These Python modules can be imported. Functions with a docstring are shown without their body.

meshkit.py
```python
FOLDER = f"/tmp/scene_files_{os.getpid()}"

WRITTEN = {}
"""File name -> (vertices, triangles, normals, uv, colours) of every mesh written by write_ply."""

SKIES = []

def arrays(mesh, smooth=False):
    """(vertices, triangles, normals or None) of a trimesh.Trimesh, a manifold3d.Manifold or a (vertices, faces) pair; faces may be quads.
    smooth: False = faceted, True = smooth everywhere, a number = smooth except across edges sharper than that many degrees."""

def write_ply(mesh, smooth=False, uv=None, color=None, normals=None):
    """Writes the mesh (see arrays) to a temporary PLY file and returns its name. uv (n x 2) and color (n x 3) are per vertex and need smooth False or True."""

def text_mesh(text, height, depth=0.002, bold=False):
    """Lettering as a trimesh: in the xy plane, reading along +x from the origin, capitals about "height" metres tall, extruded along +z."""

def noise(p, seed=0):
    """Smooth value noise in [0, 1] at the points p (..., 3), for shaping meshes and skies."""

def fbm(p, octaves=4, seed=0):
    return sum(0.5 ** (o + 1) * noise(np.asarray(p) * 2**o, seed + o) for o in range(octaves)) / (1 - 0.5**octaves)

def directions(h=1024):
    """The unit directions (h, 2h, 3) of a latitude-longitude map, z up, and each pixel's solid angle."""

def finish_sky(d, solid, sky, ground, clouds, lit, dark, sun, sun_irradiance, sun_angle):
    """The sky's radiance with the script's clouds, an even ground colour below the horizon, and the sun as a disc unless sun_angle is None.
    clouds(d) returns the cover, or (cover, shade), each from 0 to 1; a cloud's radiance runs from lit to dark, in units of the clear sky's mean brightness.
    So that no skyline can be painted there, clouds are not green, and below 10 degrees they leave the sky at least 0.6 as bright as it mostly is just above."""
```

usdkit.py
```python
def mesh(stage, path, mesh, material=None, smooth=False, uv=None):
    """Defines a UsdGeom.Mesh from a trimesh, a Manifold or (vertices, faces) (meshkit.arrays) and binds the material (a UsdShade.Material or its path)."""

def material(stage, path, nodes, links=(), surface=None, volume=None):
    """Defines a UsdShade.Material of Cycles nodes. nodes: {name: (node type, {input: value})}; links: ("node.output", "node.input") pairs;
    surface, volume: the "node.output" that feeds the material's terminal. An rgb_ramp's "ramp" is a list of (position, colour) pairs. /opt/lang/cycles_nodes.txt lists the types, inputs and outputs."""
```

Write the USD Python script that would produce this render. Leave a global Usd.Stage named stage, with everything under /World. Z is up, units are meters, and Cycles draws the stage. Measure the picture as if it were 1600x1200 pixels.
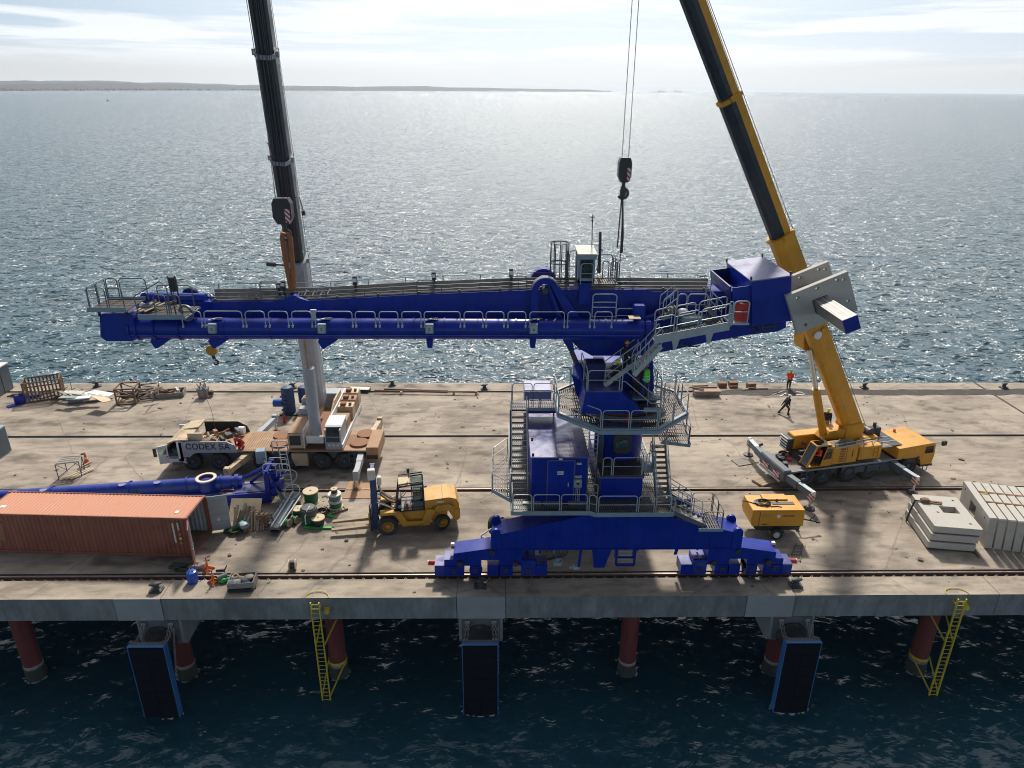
import math, random
import numpy as np, trimesh, usdkit, meshkit
from shapely.geometry import Polygon, box as sbox, Point
from pxr import Usd, UsdGeom, UsdLux, UsdShade, Gf, Sdf
import manifold3d as m3

stage = Usd.Stage.CreateInMemory()
UsdGeom.SetStageUpAxis(stage, UsdGeom.Tokens.z)
UsdGeom.SetStageMetersPerUnit(stage, 1.0)
UsdGeom.Xform.Define(stage, '/World')
UsdGeom.Scope.Define(stage, '/World/Looks')
random.seed(7); rng = np.random.default_rng(7)
PI = math.pi
V = lambda *a: np.array(a, float)

# ---------------------------------------------------------------- camera
CAM_H, PITCH, YAW, ROLL, FPX = 25.0, 22.54, 1.08, 0.40, 1109.0
def cam_axes():
    p, y, r = np.radians([PITCH, YAW, ROLL])
    f = V(math.sin(y)*math.cos(p), math.cos(y)*math.cos(p), -math.sin(p))
    ri = V(math.cos(y), -math.sin(y), 0); up = np.cross(ri, f)
    return f, ri*math.cos(r)+up*math.sin(r), up*math.cos(r)-ri*math.sin(r)
CF, CR, CU = cam_axes(); CE = V(0, 0, CAM_H)
cam = UsdGeom.Camera.Define(stage, '/World/camera')
M4 = Gf.Matrix4d(*[float(x) for row in ([*CR, 0], [*CU, 0], [*(-CF), 0], [*CE, 1]) for x in row])
cam.AddTransformOp().Set(M4)
cam.CreateHorizontalApertureAttr(36.0); cam.CreateVerticalApertureAttr(27.0)
cam.CreateFocalLengthAttr(36.0*FPX/1600.0)
cam.CreateClippingRangeAttr(Gf.Vec2f(0.5, 100000.0))
cam.CreateExposureAttr(0.0)
def at(x, y, Y=None, z=None, X=None):
    """The world point where the measured sight line meets a plane Y, z or X."""
    d = CF + CR*(x-800)/FPX - CU*(y-600)/FPX
    t = (Y/d[1]) if Y is not None else ((z-CAM_H)/d[2] if z is not None else X/d[0])
    return CE + d*t

# ---------------------------------------------------------------- sky and sun
SUN_EL, SUN_AZ = math.radians(46.0), math.radians(5.0)
SKY_STRENGTH = 0.05
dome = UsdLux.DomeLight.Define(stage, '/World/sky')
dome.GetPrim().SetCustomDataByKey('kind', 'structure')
skymat = usdkit.material(stage, '/World/Looks/sky_look', {
    'tc': ('texture_coordinate', {}),
    'sky': ('sky_texture', {'sky_type': 'single_scattering', 'sun_disc': False, 'sun_elevation': SUN_EL, 'sun_rotation': SUN_AZ,
                            'altitude': 50.0, 'air_density': 1.0, 'aerosol_density': 2.2, 'ozone_density': 1.0}),
    'map': ('mapping', {'mapping_type': 'point', 'scale': (2.2, 2.2, 34.0), 'location': (0.6, 0.3, 0.15)}),
    'n': ('noise_texture', {'scale': 1.3, 'detail': 7.0, 'roughness': 0.56, 'distortion': 0.35}),
    'r': ('rgb_ramp', {'ramp': [(0.0, (0, 0, 0)), (0.46, (0, 0, 0)), (0.56, (0.85, 0.85, 0.85)), (1, (1, 1, 1))]}),
    'sep': ('separate_xyz', {}),
    'band': ('rgb_ramp', {'ramp': [(0.0, (0, 0, 0)), (0.02, (0.05, 0.05, 0.05)), (0.045, (0.8, 0.8, 0.8)), (0.12, (0.7, 0.7, 0.7)), (0.25, (0.22, 0.22, 0.22)), (1, (0.10, 0.10, 0.10))]}),
    'mul': ('math', {'math_type': 'multiply'}),
    'hz': ('rgb_ramp', {'ramp': [(0.0, (0.95, 0.95, 0.95)), (0.06, (0.9, 0.9, 0.9)), (0.12, (0.7, 0.7, 0.7)), (0.22, (0.2, 0.2, 0.2)), (0.4, (0, 0, 0)), (1, (0, 0, 0))]}),
    'hc': ('rgb_ramp', {'ramp': [(0.0, (0.60, 0.595, 0.575)), (0.025, (0.59, 0.605, 0.62)), (0.045, (0.54, 0.62, 0.70)), (0.08, (0.40, 0.53, 0.67)), (1, (0.40, 0.53, 0.67))]}),
    'hs': ('vector_math', {'math_type': 'scale', 'scale': 24.0}),
    'haze': ('mix', {'mix_type': 'mix'}),
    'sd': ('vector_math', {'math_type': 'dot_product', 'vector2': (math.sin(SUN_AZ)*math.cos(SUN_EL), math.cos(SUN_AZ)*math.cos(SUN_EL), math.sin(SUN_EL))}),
    'veil_glow': ('map_range', {'range_type': 'smoothstep', 'from_min': 0.50, 'from_max': 1.0, 'to_min': 0.0, 'to_max': 0.62, 'clamp': True}),  # glow round the veiled sun, raised out of view to brighten the sea
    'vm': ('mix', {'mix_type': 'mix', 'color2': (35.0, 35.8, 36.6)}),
    'mix': ('mix', {'mix_type': 'mix', 'color2': (22.0, 22.2, 22.5)}),
    'bg': ('background_shader', {'strength': SKY_STRENGTH}),
}, [('tc.generated', 'map.vector'), ('map.vector', 'n.vector'), ('n.fac', 'r.fac'), ('tc.generated', 'sep.vector'), ('sep.z', 'band.fac'),
    ('r.color', 'mul.value1'), ('band.color', 'mul.value2'), ('sep.z', 'hz.fac'), ('sep.z', 'hc.fac'), ('hc.color', 'hs.vector1'), ('hs.vector', 'haze.color2'), ('hz.color', 'haze.fac'),
    ('sky.color', 'haze.color1'), ('haze.color', 'vm.color1'), ('tc.generated', 'sd.vector1'), ('sd.value', 'veil_glow.value'), ('veil_glow.result', 'vm.fac'), ('vm.color', 'mix.color1'), ('mul.value', 'mix.fac'), ('mix.color', 'bg.color')], surface='bg.background')
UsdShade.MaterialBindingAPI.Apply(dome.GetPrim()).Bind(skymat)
sun = UsdLux.DistantLight.Define(stage, '/World/sun')
sun.CreateIntensityAttr(1.25); sun.CreateAngleAttr(5.0); sun.CreateNormalizeAttr(True); sun.CreateColorAttr(Gf.Vec3f(1.0, 0.93, 0.82))
SD = V(math.sin(SUN_AZ)*math.cos(SUN_EL), math.cos(SUN_AZ)*math.cos(SUN_EL), math.sin(SUN_EL))
zx = np.cross(V(0, 0, 1), SD); zx /= np.linalg.norm(zx); zy = np.cross(SD, zx)
sun.AddTransformOp().Set(Gf.Matrix4d(*[float(x) for row in ([*zx, 0], [*zy, 0], [*SD, 0], [0, 0, 60, 1]) for x in row]))

# ---------------------------------------------------------------- materials
def paint(name, col, rough=0.45, var=0.12, scale=0.9, dirt=0.0, dcol=(0.16, 0.11, 0.07), dscale=1.1, metal=0.0, bump=0.0, bscale=12.0, spec=0.5, streak=0.0):
    """Paint, wood, rubber, steel...: base colour with slow and fine variation, blotches of dirt or rust, optional fine relief."""
    c = np.array(col, float)
    nodes = {
        'g': ('geometry', {}),
        'n': ('noise_texture', {'scale': scale, 'detail': 6.0, 'roughness': 0.62}),
        'r': ('rgb_ramp', {'ramp': [(0.25, tuple(c*(1-var))), (0.5, tuple(c)), (0.75, tuple(np.minimum(c*(1+var), 0.95)))]}),
        'p': ('principled_bsdf', {'roughness': rough, 'metallic': metal, 'specular_ior_level': spec}),
        'rn': ('map_range', {'from_min': 0.3, 'from_max': 0.7, 'to_min': max(rough-0.1, 0.05), 'to_max': min(rough+0.15, 1.0)}),
    }
    links = [('g.position', 'n.vector'), ('n.fac', 'r.fac'), ('n.fac', 'rn.value'), ('rn.result', 'p.roughness')]
    last = 'r.color'
    if dirt > 0:
        nodes['d'] = ('noise_texture', {'scale': dscale, 'detail': 8.0, 'roughness': 0.68, 'distortion': 0.4})
        nodes['dr'] = ('rgb_ramp', {'ramp': [(0, (0, 0, 0)), (max(0.62-0.3*dirt, 0.05), (0, 0, 0)), (min(0.74-0.22*dirt, .98), (min(1, .35+dirt),)*3), (1, (min(1, .5+dirt),)*3)]})
        nodes['m'] = ('mix', {'mix_type': 'mix', 'color2': dcol})
        links += [('g.position', 'd.vector'), ('d.fac', 'dr.fac'), ('dr.color', 'm.fac'), (last, 'm.color1')]
        last = 'm.color'
    if streak > 0:
        nodes['sm'] = ('mapping', {'scale': (2.6, 2.6, 0.22)})
        nodes['sn'] = ('noise_texture', {'scale': 1.4, 'detail': 6.0, 'roughness': 0.7})
        nodes['sr'] = ('rgb_ramp', {'ramp': [(0.3, (1-streak,)*3), (0.5, (1, 1, 1)), (0.72, (1+streak,)*3)]})
        nodes['sx'] = ('mix', {'mix_type': 'multiply', 'fac': 1.0})
        links += [('g.position', 'sm.vector'), ('sm.vector', 'sn.vector'), ('sn.fac', 'sr.fac'), (last, 'sx.color1'), ('sr.color', 'sx.color2')]
        last = 'sx.color'
    links.append((last, 'p.base_color'))
    if bump > 0:
        nodes['bn'] = ('noise_texture', {'scale': bscale, 'detail': 4.0, 'roughness': 0.6})
        nodes['b'] = ('bump', {'strength': 0.6, 'distance': bump})
        links += [('g.position', 'bn.vector'), ('bn.fac', 'b.height'), ('b.normal', 'p.normal')]
    return usdkit.material(stage, '/World/Looks/'+name, nodes, links, surface='p.BSDF')

MAT = {}
MAT['blue'] = paint('blue_paint', (0.0016, 0.0185, 0.250), 0.33, 0.14, 0.6, dirt=0.14, dcol=(0.012, 0.03, 0.15), bump=0.008, bscale=1.3, spec=0.35, streak=0.22)
MAT['blue_dusty'] = paint('dusty_blue_paint', (0.006, 0.026, 0.25), 0.35, 0.15, 1.2, dirt=0.3, dcol=(0.05, 0.075, 0.19))
MAT['blue_roof'] = paint('worn_blue_with_sky_sheen', (0.085, 0.092, 0.25), 0.25, 0.25, 0.9, dirt=0.30, dcol=(0.20, 0.115, 0.045), dscale=0.45)  # paler for top faces: sky sheen put into the colour, plus brown stains
MAT['blue_dark'] = paint('dark_blue_paint', (0.005, 0.010, 0.09), 0.4)
MAT['galv'] = paint('galvanised_steel', (0.36, 0.40, 0.43), 0.45, 0.15, 2.5, metal=0.25)
MAT['galv_dark'] = paint('weathered_galvanised_steel', (0.11, 0.13, 0.15), 0.5, 0.2, 2.0, metal=0.2)
MAT['grating'] = paint('grating_steel', (0.085, 0.070, 0.062), 0.6, 0.25, 2.0, metal=0.15)
MAT['toe'] = paint('toe_board_grey', (0.20, 0.27, 0.33), 0.5, 0.15, 1.5)
MAT['concrete_new'] = paint('pale_precast_concrete', (0.43, 0.41, 0.37), 0.8, 0.1, 1.5, dirt=0.22, dcol=(0.27, 0.245, 0.21), bump=0.004, bscale=9)
MAT['white'] = paint('white_paint', (0.68, 0.68, 0.66), 0.45, 0.08, 1.5, dirt=0.15, dcol=(0.4, 0.36, 0.3))
MAT['cream_white'] = paint('dull_white_roof', (0.30, 0.29, 0.25), 0.5, 0.1, 2, dirt=0.2, dcol=(0.28, 0.25, 0.2))
MAT['tread'] = paint('stair_tread_steel', (0.15, 0.135, 0.125), 0.55, 0.2, 2.0, metal=0.15)
MAT['wrap'] = paint('dull_plastic_sheet', (0.035, 0.07, 0.09), 0.3, 0.5, 6.0)
MAT['litter'] = paint('grit_and_scraps', (0.14, 0.11, 0.085), 0.9, 0.6, 0.7)
MAT['foam'] = paint('white_foam', (0.55, 0.57, 0.57), 0.9, 0.2, 6)
MAT['cream'] = paint('cream_paint', (0.50, 0.40, 0.26), 0.5, 0.15, 1.3, dirt=0.45, dcol=(0.28, 0.16, 0.085))
MAT['crane_grey'] = paint('crane_white_grey', (0.30, 0.325, 0.36), 0.45, 0.1, 1.0, dirt=0.15, dcol=(0.25, 0.2, 0.16))
MAT['rust_deck'] = paint('rusty_deck_plate', (0.34, 0.20, 0.115), 0.75, 0.3, 1.6, dirt=0.35, dcol=(0.38, 0.29, 0.2), bump=0.004)
MAT['rust'] = paint('rusty_steel', (0.24, 0.115, 0.06), 0.8, 0.3, 2.0, dirt=0.3, dcol=(0.12, 0.06, 0.04), bump=0.004)
MAT['black'] = paint('black_paint', (0.018, 0.019, 0.022), 0.4, 0.2, 2.0, dirt=0.1, dcol=(0.06, 0.05, 0.045))
MAT['boom_black'] = paint('black_boom_paint', (0.014, 0.017, 0.022), 0.33, 0.2, 0.8)
MAT['rubber'] = paint('tyre_rubber', (0.030, 0.030, 0.030), 0.85, 0.25, 3.0, dirt=0.35, dcol=(0.10, 0.085, 0.07), bump=0.004, bscale=30)
MAT['fender_face'] = paint('dark_fender_facing', (0.004, 0.006, 0.012), 0.8, 0.3, 1.0, spec=0.2, dirt=0.1, dcol=(0.02, 0.03, 0.035))
MAT['fender_blue'] = paint('bright_blue_frame', (0.035, 0.14, 0.36), 0.45, 0.15, 1.0)
MAT['yellow'] = paint('crane_yellow', (0.55, 0.258, 0.016), 0.42, 0.12, 0.8, dirt=0.2, dcol=(0.28, 0.12, 0.03), streak=0.12)
MAT['yellow_fork'] = paint('worn_yellow', (0.52, 0.27, 0.03), 0.5, 0.15, 1.2, dirt=0.35, dcol=(0.26, 0.13, 0.05))
MAT['yellow_comp'] = paint('compressor_yellow', (0.60, 0.28, 0.02), 0.42, 0.08, 1.2, dirt=0.1, dcol=(0.35, 0.17, 0.03))
MAT['safety_yellow'] = paint('ladder_yellow', (0.52, 0.42, 0.03), 0.5, 0.15, 2.0, dirt=0.2, dcol=(0.25, 0.18, 0.06))
MAT['chassis'] = paint('blue_grey_chassis', (0.075, 0.10, 0.125), 0.5, 0.2, 1.5, dirt=0.25, dcol=(0.14, 0.12, 0.10))
MAT['steel'] = paint('bare_steel', (0.20, 0.19, 0.175), 0.5, 0.35, 2.0, metal=0.3, dirt=0.2, dcol=(0.1, 0.085, 0.07))
MAT['chrome'] = paint('cylinder_rod', (0.55, 0.56, 0.57), 0.2, 0.05, 3.0, metal=0.9)
MAT['dark_steel'] = paint('dark_steel', (0.055, 0.055, 0.06), 0.5, 0.25, 2.0, metal=0.3, dirt=0.2, dcol=(0.1, 0.07, 0.05))
MAT['bollard'] = paint('bollard_iron', (0.035, 0.040, 0.045), 0.55, 0.2, 3.0, dirt=0.2, dcol=(0.08, 0.07, 0.06))
MAT['pile'] = paint('red_oxide_pile', (0.125, 0.028, 0.028), 0.7, 0.25, 0.8, streak=0.3, dirt=0.25, dcol=(0.07, 0.03, 0.03))
MAT['pile_band'] = paint('barnacled_band', (0.035, 0.045, 0.04), 0.9, 0.4, 3.0, dirt=0.2, dcol=(0.09, 0.09, 0.085), bump=0.03, bscale=8)
MAT['rail'] = paint('rusty_rail', (0.13, 0.065, 0.045), 0.6, 0.25, 3.0, dirt=0.2, dcol=(0.06, 0.04, 0.03))
MAT['rail_head'] = paint('worn_rail_head', (0.24, 0.19, 0.16), 0.4, 0.2, 3.0, metal=0.5)
MAT['gap'] = paint('dark_joint_fill', (0.045, 0.04, 0.036), 0.9, 0.4, 2.0, dirt=0.3, dcol=(0.11, 0.09, 0.07), bump=0.02, bscale=6)
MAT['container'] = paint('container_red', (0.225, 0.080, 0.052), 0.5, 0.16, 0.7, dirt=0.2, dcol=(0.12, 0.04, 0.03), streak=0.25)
MAT['container_roof'] = paint('pale_container_roof', (0.50, 0.215, 0.125), 0.6, 0.1, 0.8, dirt=0.12, dcol=(0.38, 0.155, 0.09))  # roof coloured lighter than the container walls
MAT['door_grey'] = paint('container_inside_grey', (0.30, 0.35, 0.38), 0.5, 0.1, 1.0, dirt=0.15, dcol=(0.2, 0.19, 0.18))
MAT['red'] = paint('red_paint', (0.42, 0.025, 0.02), 0.4, 0.15, 2.0, dirt=0.15, dcol=(0.2, 0.03, 0.02))
MAT['oxide'] = paint('red_oxide_inside', (0.22, 0.045, 0.035), 0.6)
MAT['orange'] = paint('orange_paint', (0.65, 0.13, 0.02), 0.45, 0.1, 3.0)
MAT['wood'] = paint('weathered_wood', (0.33, 0.245, 0.165), 0.8, 0.3, 3.0, dirt=0.3, dcol=(0.15, 0.11, 0.08), bump=0.004, bscale=15)
MAT['wood_pale'] = paint('pale_plywood', (0.52, 0.42, 0.28), 0.75, 0.15, 2.0, dirt=0.2, dcol=(0.36, 0.26, 0.16))
MAT['wood_grey'] = paint('grey_timber', (0.25, 0.225, 0.20), 0.85, 0.25, 3.0, dirt=0.3, dcol=(0.12, 0.1, 0.085), bump=0.004, bscale=15)
MAT['wood_brown'] = paint('brown_timber', (0.17, 0.105, 0.07), 0.85, 0.3, 3.0)
MAT['green'] = paint('green_cable', (0.008, 0.115, 0.045), 0.45, 0.25, 4.0, bump=0.006, bscale=25)
MAT['green_bright'] = paint('bright_green_paint', (0.02, 0.30, 0.05), 0.45, 0.2, 3.0)
MAT['grey_cable'] = paint('grey_green_cable', (0.10, 0.15, 0.15), 0.5, 0.25, 4.0, bump=0.006, bscale=25)
MAT['blue_plastic'] = paint('blue_plastic', (0.012, 0.075, 0.38), 0.35, 0.1, 3.0)
MAT['navy'] = paint('navy_equipment', (0.016, 0.045, 0.13), 0.45, 0.2, 2.0, dirt=0.2, dcol=(0.06, 0.07, 0.1))
MAT['tarp'] = paint('dark_green_tarp', (0.03, 0.045, 0.035), 0.8, 0.3, 3.0, bump=0.01, bscale=10)
MAT['tan'] = paint('tan_sling', (0.30, 0.115, 0.045), 0.8, 0.2, 3.0)
MAT['rope'] = paint('steel_rope', (0.05, 0.05, 0.055), 0.5, 0.1, 3.0, metal=0.4)
MAT['chain'] = paint('galvanised_chain', (0.30, 0.27, 0.27), 0.5, 0.25, 6.0, metal=0.4, dirt=0.3, dcol=(0.14, 0.08, 0.05))
MAT['skin'] = paint('skin', (0.19, 0.10, 0.065), 0.55, 0.08, 8)
MAT['navy_cloth'] = paint('dark_cloth', (0.018, 0.020, 0.030), 0.9, 0.2, 9)
MAT['brown_cloth'] = paint('brown_trousers', (0.085, 0.055, 0.035), 0.9, 0.2, 9)
MAT['purple_cloth'] = paint('maroon_cloth', (0.10, 0.035, 0.055), 0.9, 0.25, 9)
MAT['blue_cloth'] = paint('blue_work_trousers', (0.025, 0.04, 0.10), 0.9, 0.2, 9)
MAT['hivis_orange'] = paint('hi_vis_orange', (0.80, 0.085, 0.03), 0.8, 0.1, 9)
MAT['hivis_green'] = paint('hi_vis_green', (0.12, 0.62, 0.05), 0.8, 0.1, 9)
MAT['hivis_yellow'] = paint('hi_vis_yellow', (0.62, 0.60, 0.06), 0.8, 0.1, 9)
MAT['reflective'] = paint('reflective_tape', (0.55, 0.57, 0.58), 0.4, 0.05, 9)
MAT['helmet_yellow'] = paint('yellow_helmet', (0.62, 0.42, 0.03), 0.35, 0.05, 9)
MAT['helmet_red'] = paint('red_helmet', (0.52, 0.03, 0.03), 0.35, 0.05, 9)
MAT['helmet_white'] = paint('white_helmet', (0.75, 0.75, 0.73), 0.35, 0.05, 9)
MAT['helmet_orange'] = paint('orange_helmet', (0.72, 0.27, 0.02), 0.35, 0.05, 9)
MAT['lilac'] = paint('pale_panel_and_sky_sheen', (0.20, 0.205, 0.34), 0.35, 0.08, 1.0)  # pale panels; on the blue ballast roof it paints the sky sheen
MAT['white_sheet'] = paint('pale_board', (0.62, 0.58, 0.52), 0.75, 0.12, 2.0, dirt=0.2, dcol=(0.42, 0.36, 0.3))
MAT['hole'] = paint('hole_shade_paint', (0.05, 0.05, 0.05), 0.9)  # flat dark colour standing for the shade inside openings
MAT['inside_dark'] = paint('dark_interior_trim', (0.02, 0.022, 0.025), 0.8)
MAT['far_wall'] = paint('pale_far_walls', (0.45, 0.42, 0.38), 0.9, 0.3, 0.02)
def glass(name, tint):
    return usdkit.material(stage, '/World/Looks/'+name, {'t': ('transparent_bsdf', {'color': tint}), 'gl': ('glossy_bsdf', {'color': (1, 1, 1), 'roughness': 0.02}),
        'f': ('fresnel', {'IOR': 1.55}), 'm': ('mix_closure', {})}, [('f.fac', 'm.fac'), ('t.BSDF', 'm.closure1'), ('gl.BSDF', 'm.closure2')], surface='m.closure')
MAT['glass'] = glass('window_glass', (0.55, 0.68, 0.68))
MAT['glass_dark'] = glass('tinted_window_glass', (0.16, 0.24, 0.24))
def stripes(name, c1, c2, scale, rot=(0, 0.8, 0)):
    return usdkit.material(stage, '/World/Looks/'+name, {'g': ('geometry', {}), 'm': ('mapping', {'rotation': rot}), 'w': ('wave_texture', {'wave_type': 'bands', 'bands_direction': 'x', 'scale': scale, 'detail': 0.0}),
        'r': ('rgb_ramp', {'ramp': [(0, c1), (0.48, c1), (0.52, c2), (1, c2)]}), 'p': ('principled_bsdf', {'roughness': 0.45})},
        [('g.position', 'm.vector'), ('m.vector', 'w.vector'), ('w.color', 'r.fac'), ('r.color', 'p.base_color')], surface='p.BSDF')
MAT['stripe'] = stripes('red_white_stripes', (0.40, 0.02, 0.02), (0.6, 0.6, 0.6), 1.9)
# ---------------------------------------------------------------- mesh helpers
def frame(axis, up=(0, 0, 1)):
    z = np.asarray(axis, float); z = z/np.linalg.norm(z)
    u = np.asarray(up, float)
    if abs(z@u/np.linalg.norm(u)) > 0.98: u = V(1, 0, 0) if abs(z[0]) < 0.9 else V(0, 1, 0)
    x = np.cross(u, z); x /= np.linalg.norm(x)
    return x, np.cross(z, x), z
def rotz(a): c, s = math.cos(a), math.sin(a); return np.array([[c, -s, 0], [s, c, 0], [0, 0, 1]])
def roty(a): c, s = math.cos(a), math.sin(a); return np.array([[c, 0, s], [0, 1, 0], [-s, 0, c]])
def rotx(a): c, s = math.cos(a), math.sin(a); return np.array([[1, 0, 0], [0, c, -s], [0, s, c]])
BOXF = np.array([[0, 2, 1], [1, 2, 3], [4, 5, 6], [5, 7, 6], [0, 1, 4], [1, 5, 4], [2, 6, 3], [3, 6, 7], [0, 4, 2], [2, 4, 6], [1, 3, 5], [3, 7, 5]])
def boxv(s):
    return np.array([[x, y, z] for z in (-.5, .5) for y in (-.5, .5) for x in (-.5, .5)])*np.asarray(s, float)
_bev = {}
def bevbox(s, b):
    s = np.asarray(s, float); b = min(b, 0.45*s.min()); k = tuple(np.round(s, 4))+(round(b, 4),)
    if k not in _bev:
        pts = []
        for sx in (-1, 1):
            for sy in (-1, 1):
                for sz in (-1, 1):
                    c = s/2*V(sx, sy, sz)
                    for a in range(3):
                        d = -b*V(sx, sy, sz); d[a] = 0; pts.append(c+d)
        h = trimesh.convex.convex_hull(np.array(pts)); _bev[k] = (np.array(h.vertices), np.array(h.faces))
    return _bev[k]
class MB:
    def __init__(self): self.v, self.f, self.n = [], [], 0
    def add(self, v, f):
        v = np.asarray(v, float); f = np.asarray(f, int)
        self.v.append(v); self.f.append(f+self.n); self.n += len(v); return self
    def tm(self, m): return self.add(m.vertices, m.faces)
    def box(self, c, s, R=None, b=0.0):
        v, f = bevbox(s, b) if b else (boxv(s), BOXF)
        if R is not None: v = v@np.asarray(R).T
        return self.add(v+np.asarray(c, float), f)
    def ab(self, x0, x1, y0, y1, z0, z1, b=0.0):
        return self.box(((x0+x1)/2, (y0+y1)/2, (z0+z1)/2), (abs(x1-x0), abs(y1-y0), abs(z1-z0)), None, b)
    def bar(self, p, q, w, h=None, b=0.0, up=(0, 0, 1)):
        p, q = np.asarray(p, float), np.asarray(q, float); h = h or w
        x, y, z = frame(q-p, up); v, f = bevbox((w, h, np.linalg.norm(q-p)), b) if b else (boxv((w, h, np.linalg.norm(q-p))), BOXF)
        return self.add(v@np.stack([x, y, z])+(p+q)/2, f)
    def cyl(self, p, q, r0, r1=None, n=14, cap=True):
        p, q = np.asarray(p, float), np.asarray(q, float); r1 = r0 if r1 is None else r1
        x, y, z = frame(q-p); a = np.arange(n)*2*PI/n; c = np.cos(a)[:, None]*x+np.sin(a)[:, None]*y
        v = np.vstack([p+c*r0, q+c*r1]); i = np.arange(n); j = (i+1) % n
        f = [np.stack([i, j, n+j], 1), np.stack([i, n+j, n+i], 1)]
        if cap:
            v = np.vstack([v, p, q]); f += [np.stack([j, i, np.full(n, 2*n)], 1), np.stack([n+i, n+j, np.full(n, 2*n+1)], 1)]
        return self.add(v, np.vstack(f))
    def pipe(self, p, q, r, ri, n=20):
        self.cyl(p, q, r, n=n, cap=False); self.cyl(q, p, ri, n=n, cap=False)
        for e, d in ((p, -1), (q, 1)):
            x, y, z = frame(np.asarray(q, float)-np.asarray(p, float)); a = np.arange(n)*2*PI/n; c = np.cos(a)[:, None]*x+np.sin(a)[:, None]*y
            i = np.arange(n); j = (i+1) % n
            self.add(np.vstack([e+c*r, e+c*ri]), np.vstack([np.stack([i, j, n+j], 1), np.stack([i, n+j, n+i], 1)]))
        return self
    def tube(self, pts, r, n=6, closed=False):
        p = np.asarray(pts, float)
        if len(p) == 2 and not closed: return self.cyl(p[0], p[1], r, n=n)
        m = len(p); t = (np.roll(p, -1, 0)-np.roll(p, 1, 0)) if closed else np.gradient(p, axis=0)
        t /= np.linalg.norm(t, axis=1, keepdims=True)+1e-12
        x, y, _ = frame(t[0]); rows = []
        for k in range(m):
            x = x-t[k]*(x@t[k]); x /= np.linalg.norm(x); y = np.cross(t[k], x); a = np.arange(n)*2*PI/n
            rows.append(p[k]+r*(np.cos(a)[:, None]*x+np.sin(a)[:, None]*y))
        v = np.vstack(rows); f = []
        for k in range(m if closed else m-1):
            k2 = (k+1) % m; i = np.arange(n); j = (i+1) % n
            f += [np.stack([k*n+i, k*n+j, k2*n+j], 1), np.stack([k*n+i, k2*n+j, k2*n+i], 1)]
        if not closed:
            v = np.vstack([v, p[0], p[-1]]); i = np.arange(n); j = (i+1) % n
            f += [np.stack([j, i, np.full(n, m*n)], 1), np.stack([(m-1)*n+i, (m-1)*n+j, np.full(n, m*n+1)], 1)]
        return self.add(v, np.vstack(f))
    def prism(self, poly, o, ux, uy, depth):
        """a 2-D polygon (shapely or points) in the plane o + x*ux + y*uy, extruded along ux x uy."""
        g = poly if hasattr(poly, 'exterior') else Polygon(poly)
        m = trimesh.creation.extrude_polygon(g, depth, engine='earcut')
        ux, uy = np.asarray(ux, float), np.asarray(uy, float); nz = np.cross(ux, uy)
        return self.add(m.vertices@np.stack([ux, uy, nz])+np.asarray(o, float), m.faces)
    def xz(self, pts, y0, y1):
        """a polygon of (x, z) extruded from y0 to y1 (y0 > y1 gives the outward winding)."""
        return self.prism(pts, (0, max(y0, y1), 0), (1, 0, 0), (0, 0, 1), abs(y1-y0))
    def yz(self, pts, x0, x1):
        return self.prism(pts, (min(x0, x1), 0, 0), (0, 1, 0), (0, 0, 1), abs(x1-x0))
    def xy(self, pts, z0, z1):
        return self.prism(pts, (0, 0, min(z0, z1)), (1, 0, 0), (0, 1, 0), abs(z1-z0))
    def hull(self, pts):
        h = trimesh.convex.convex_hull(np.asarray(pts, float)); return self.add(h.vertices, h.faces)
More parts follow.
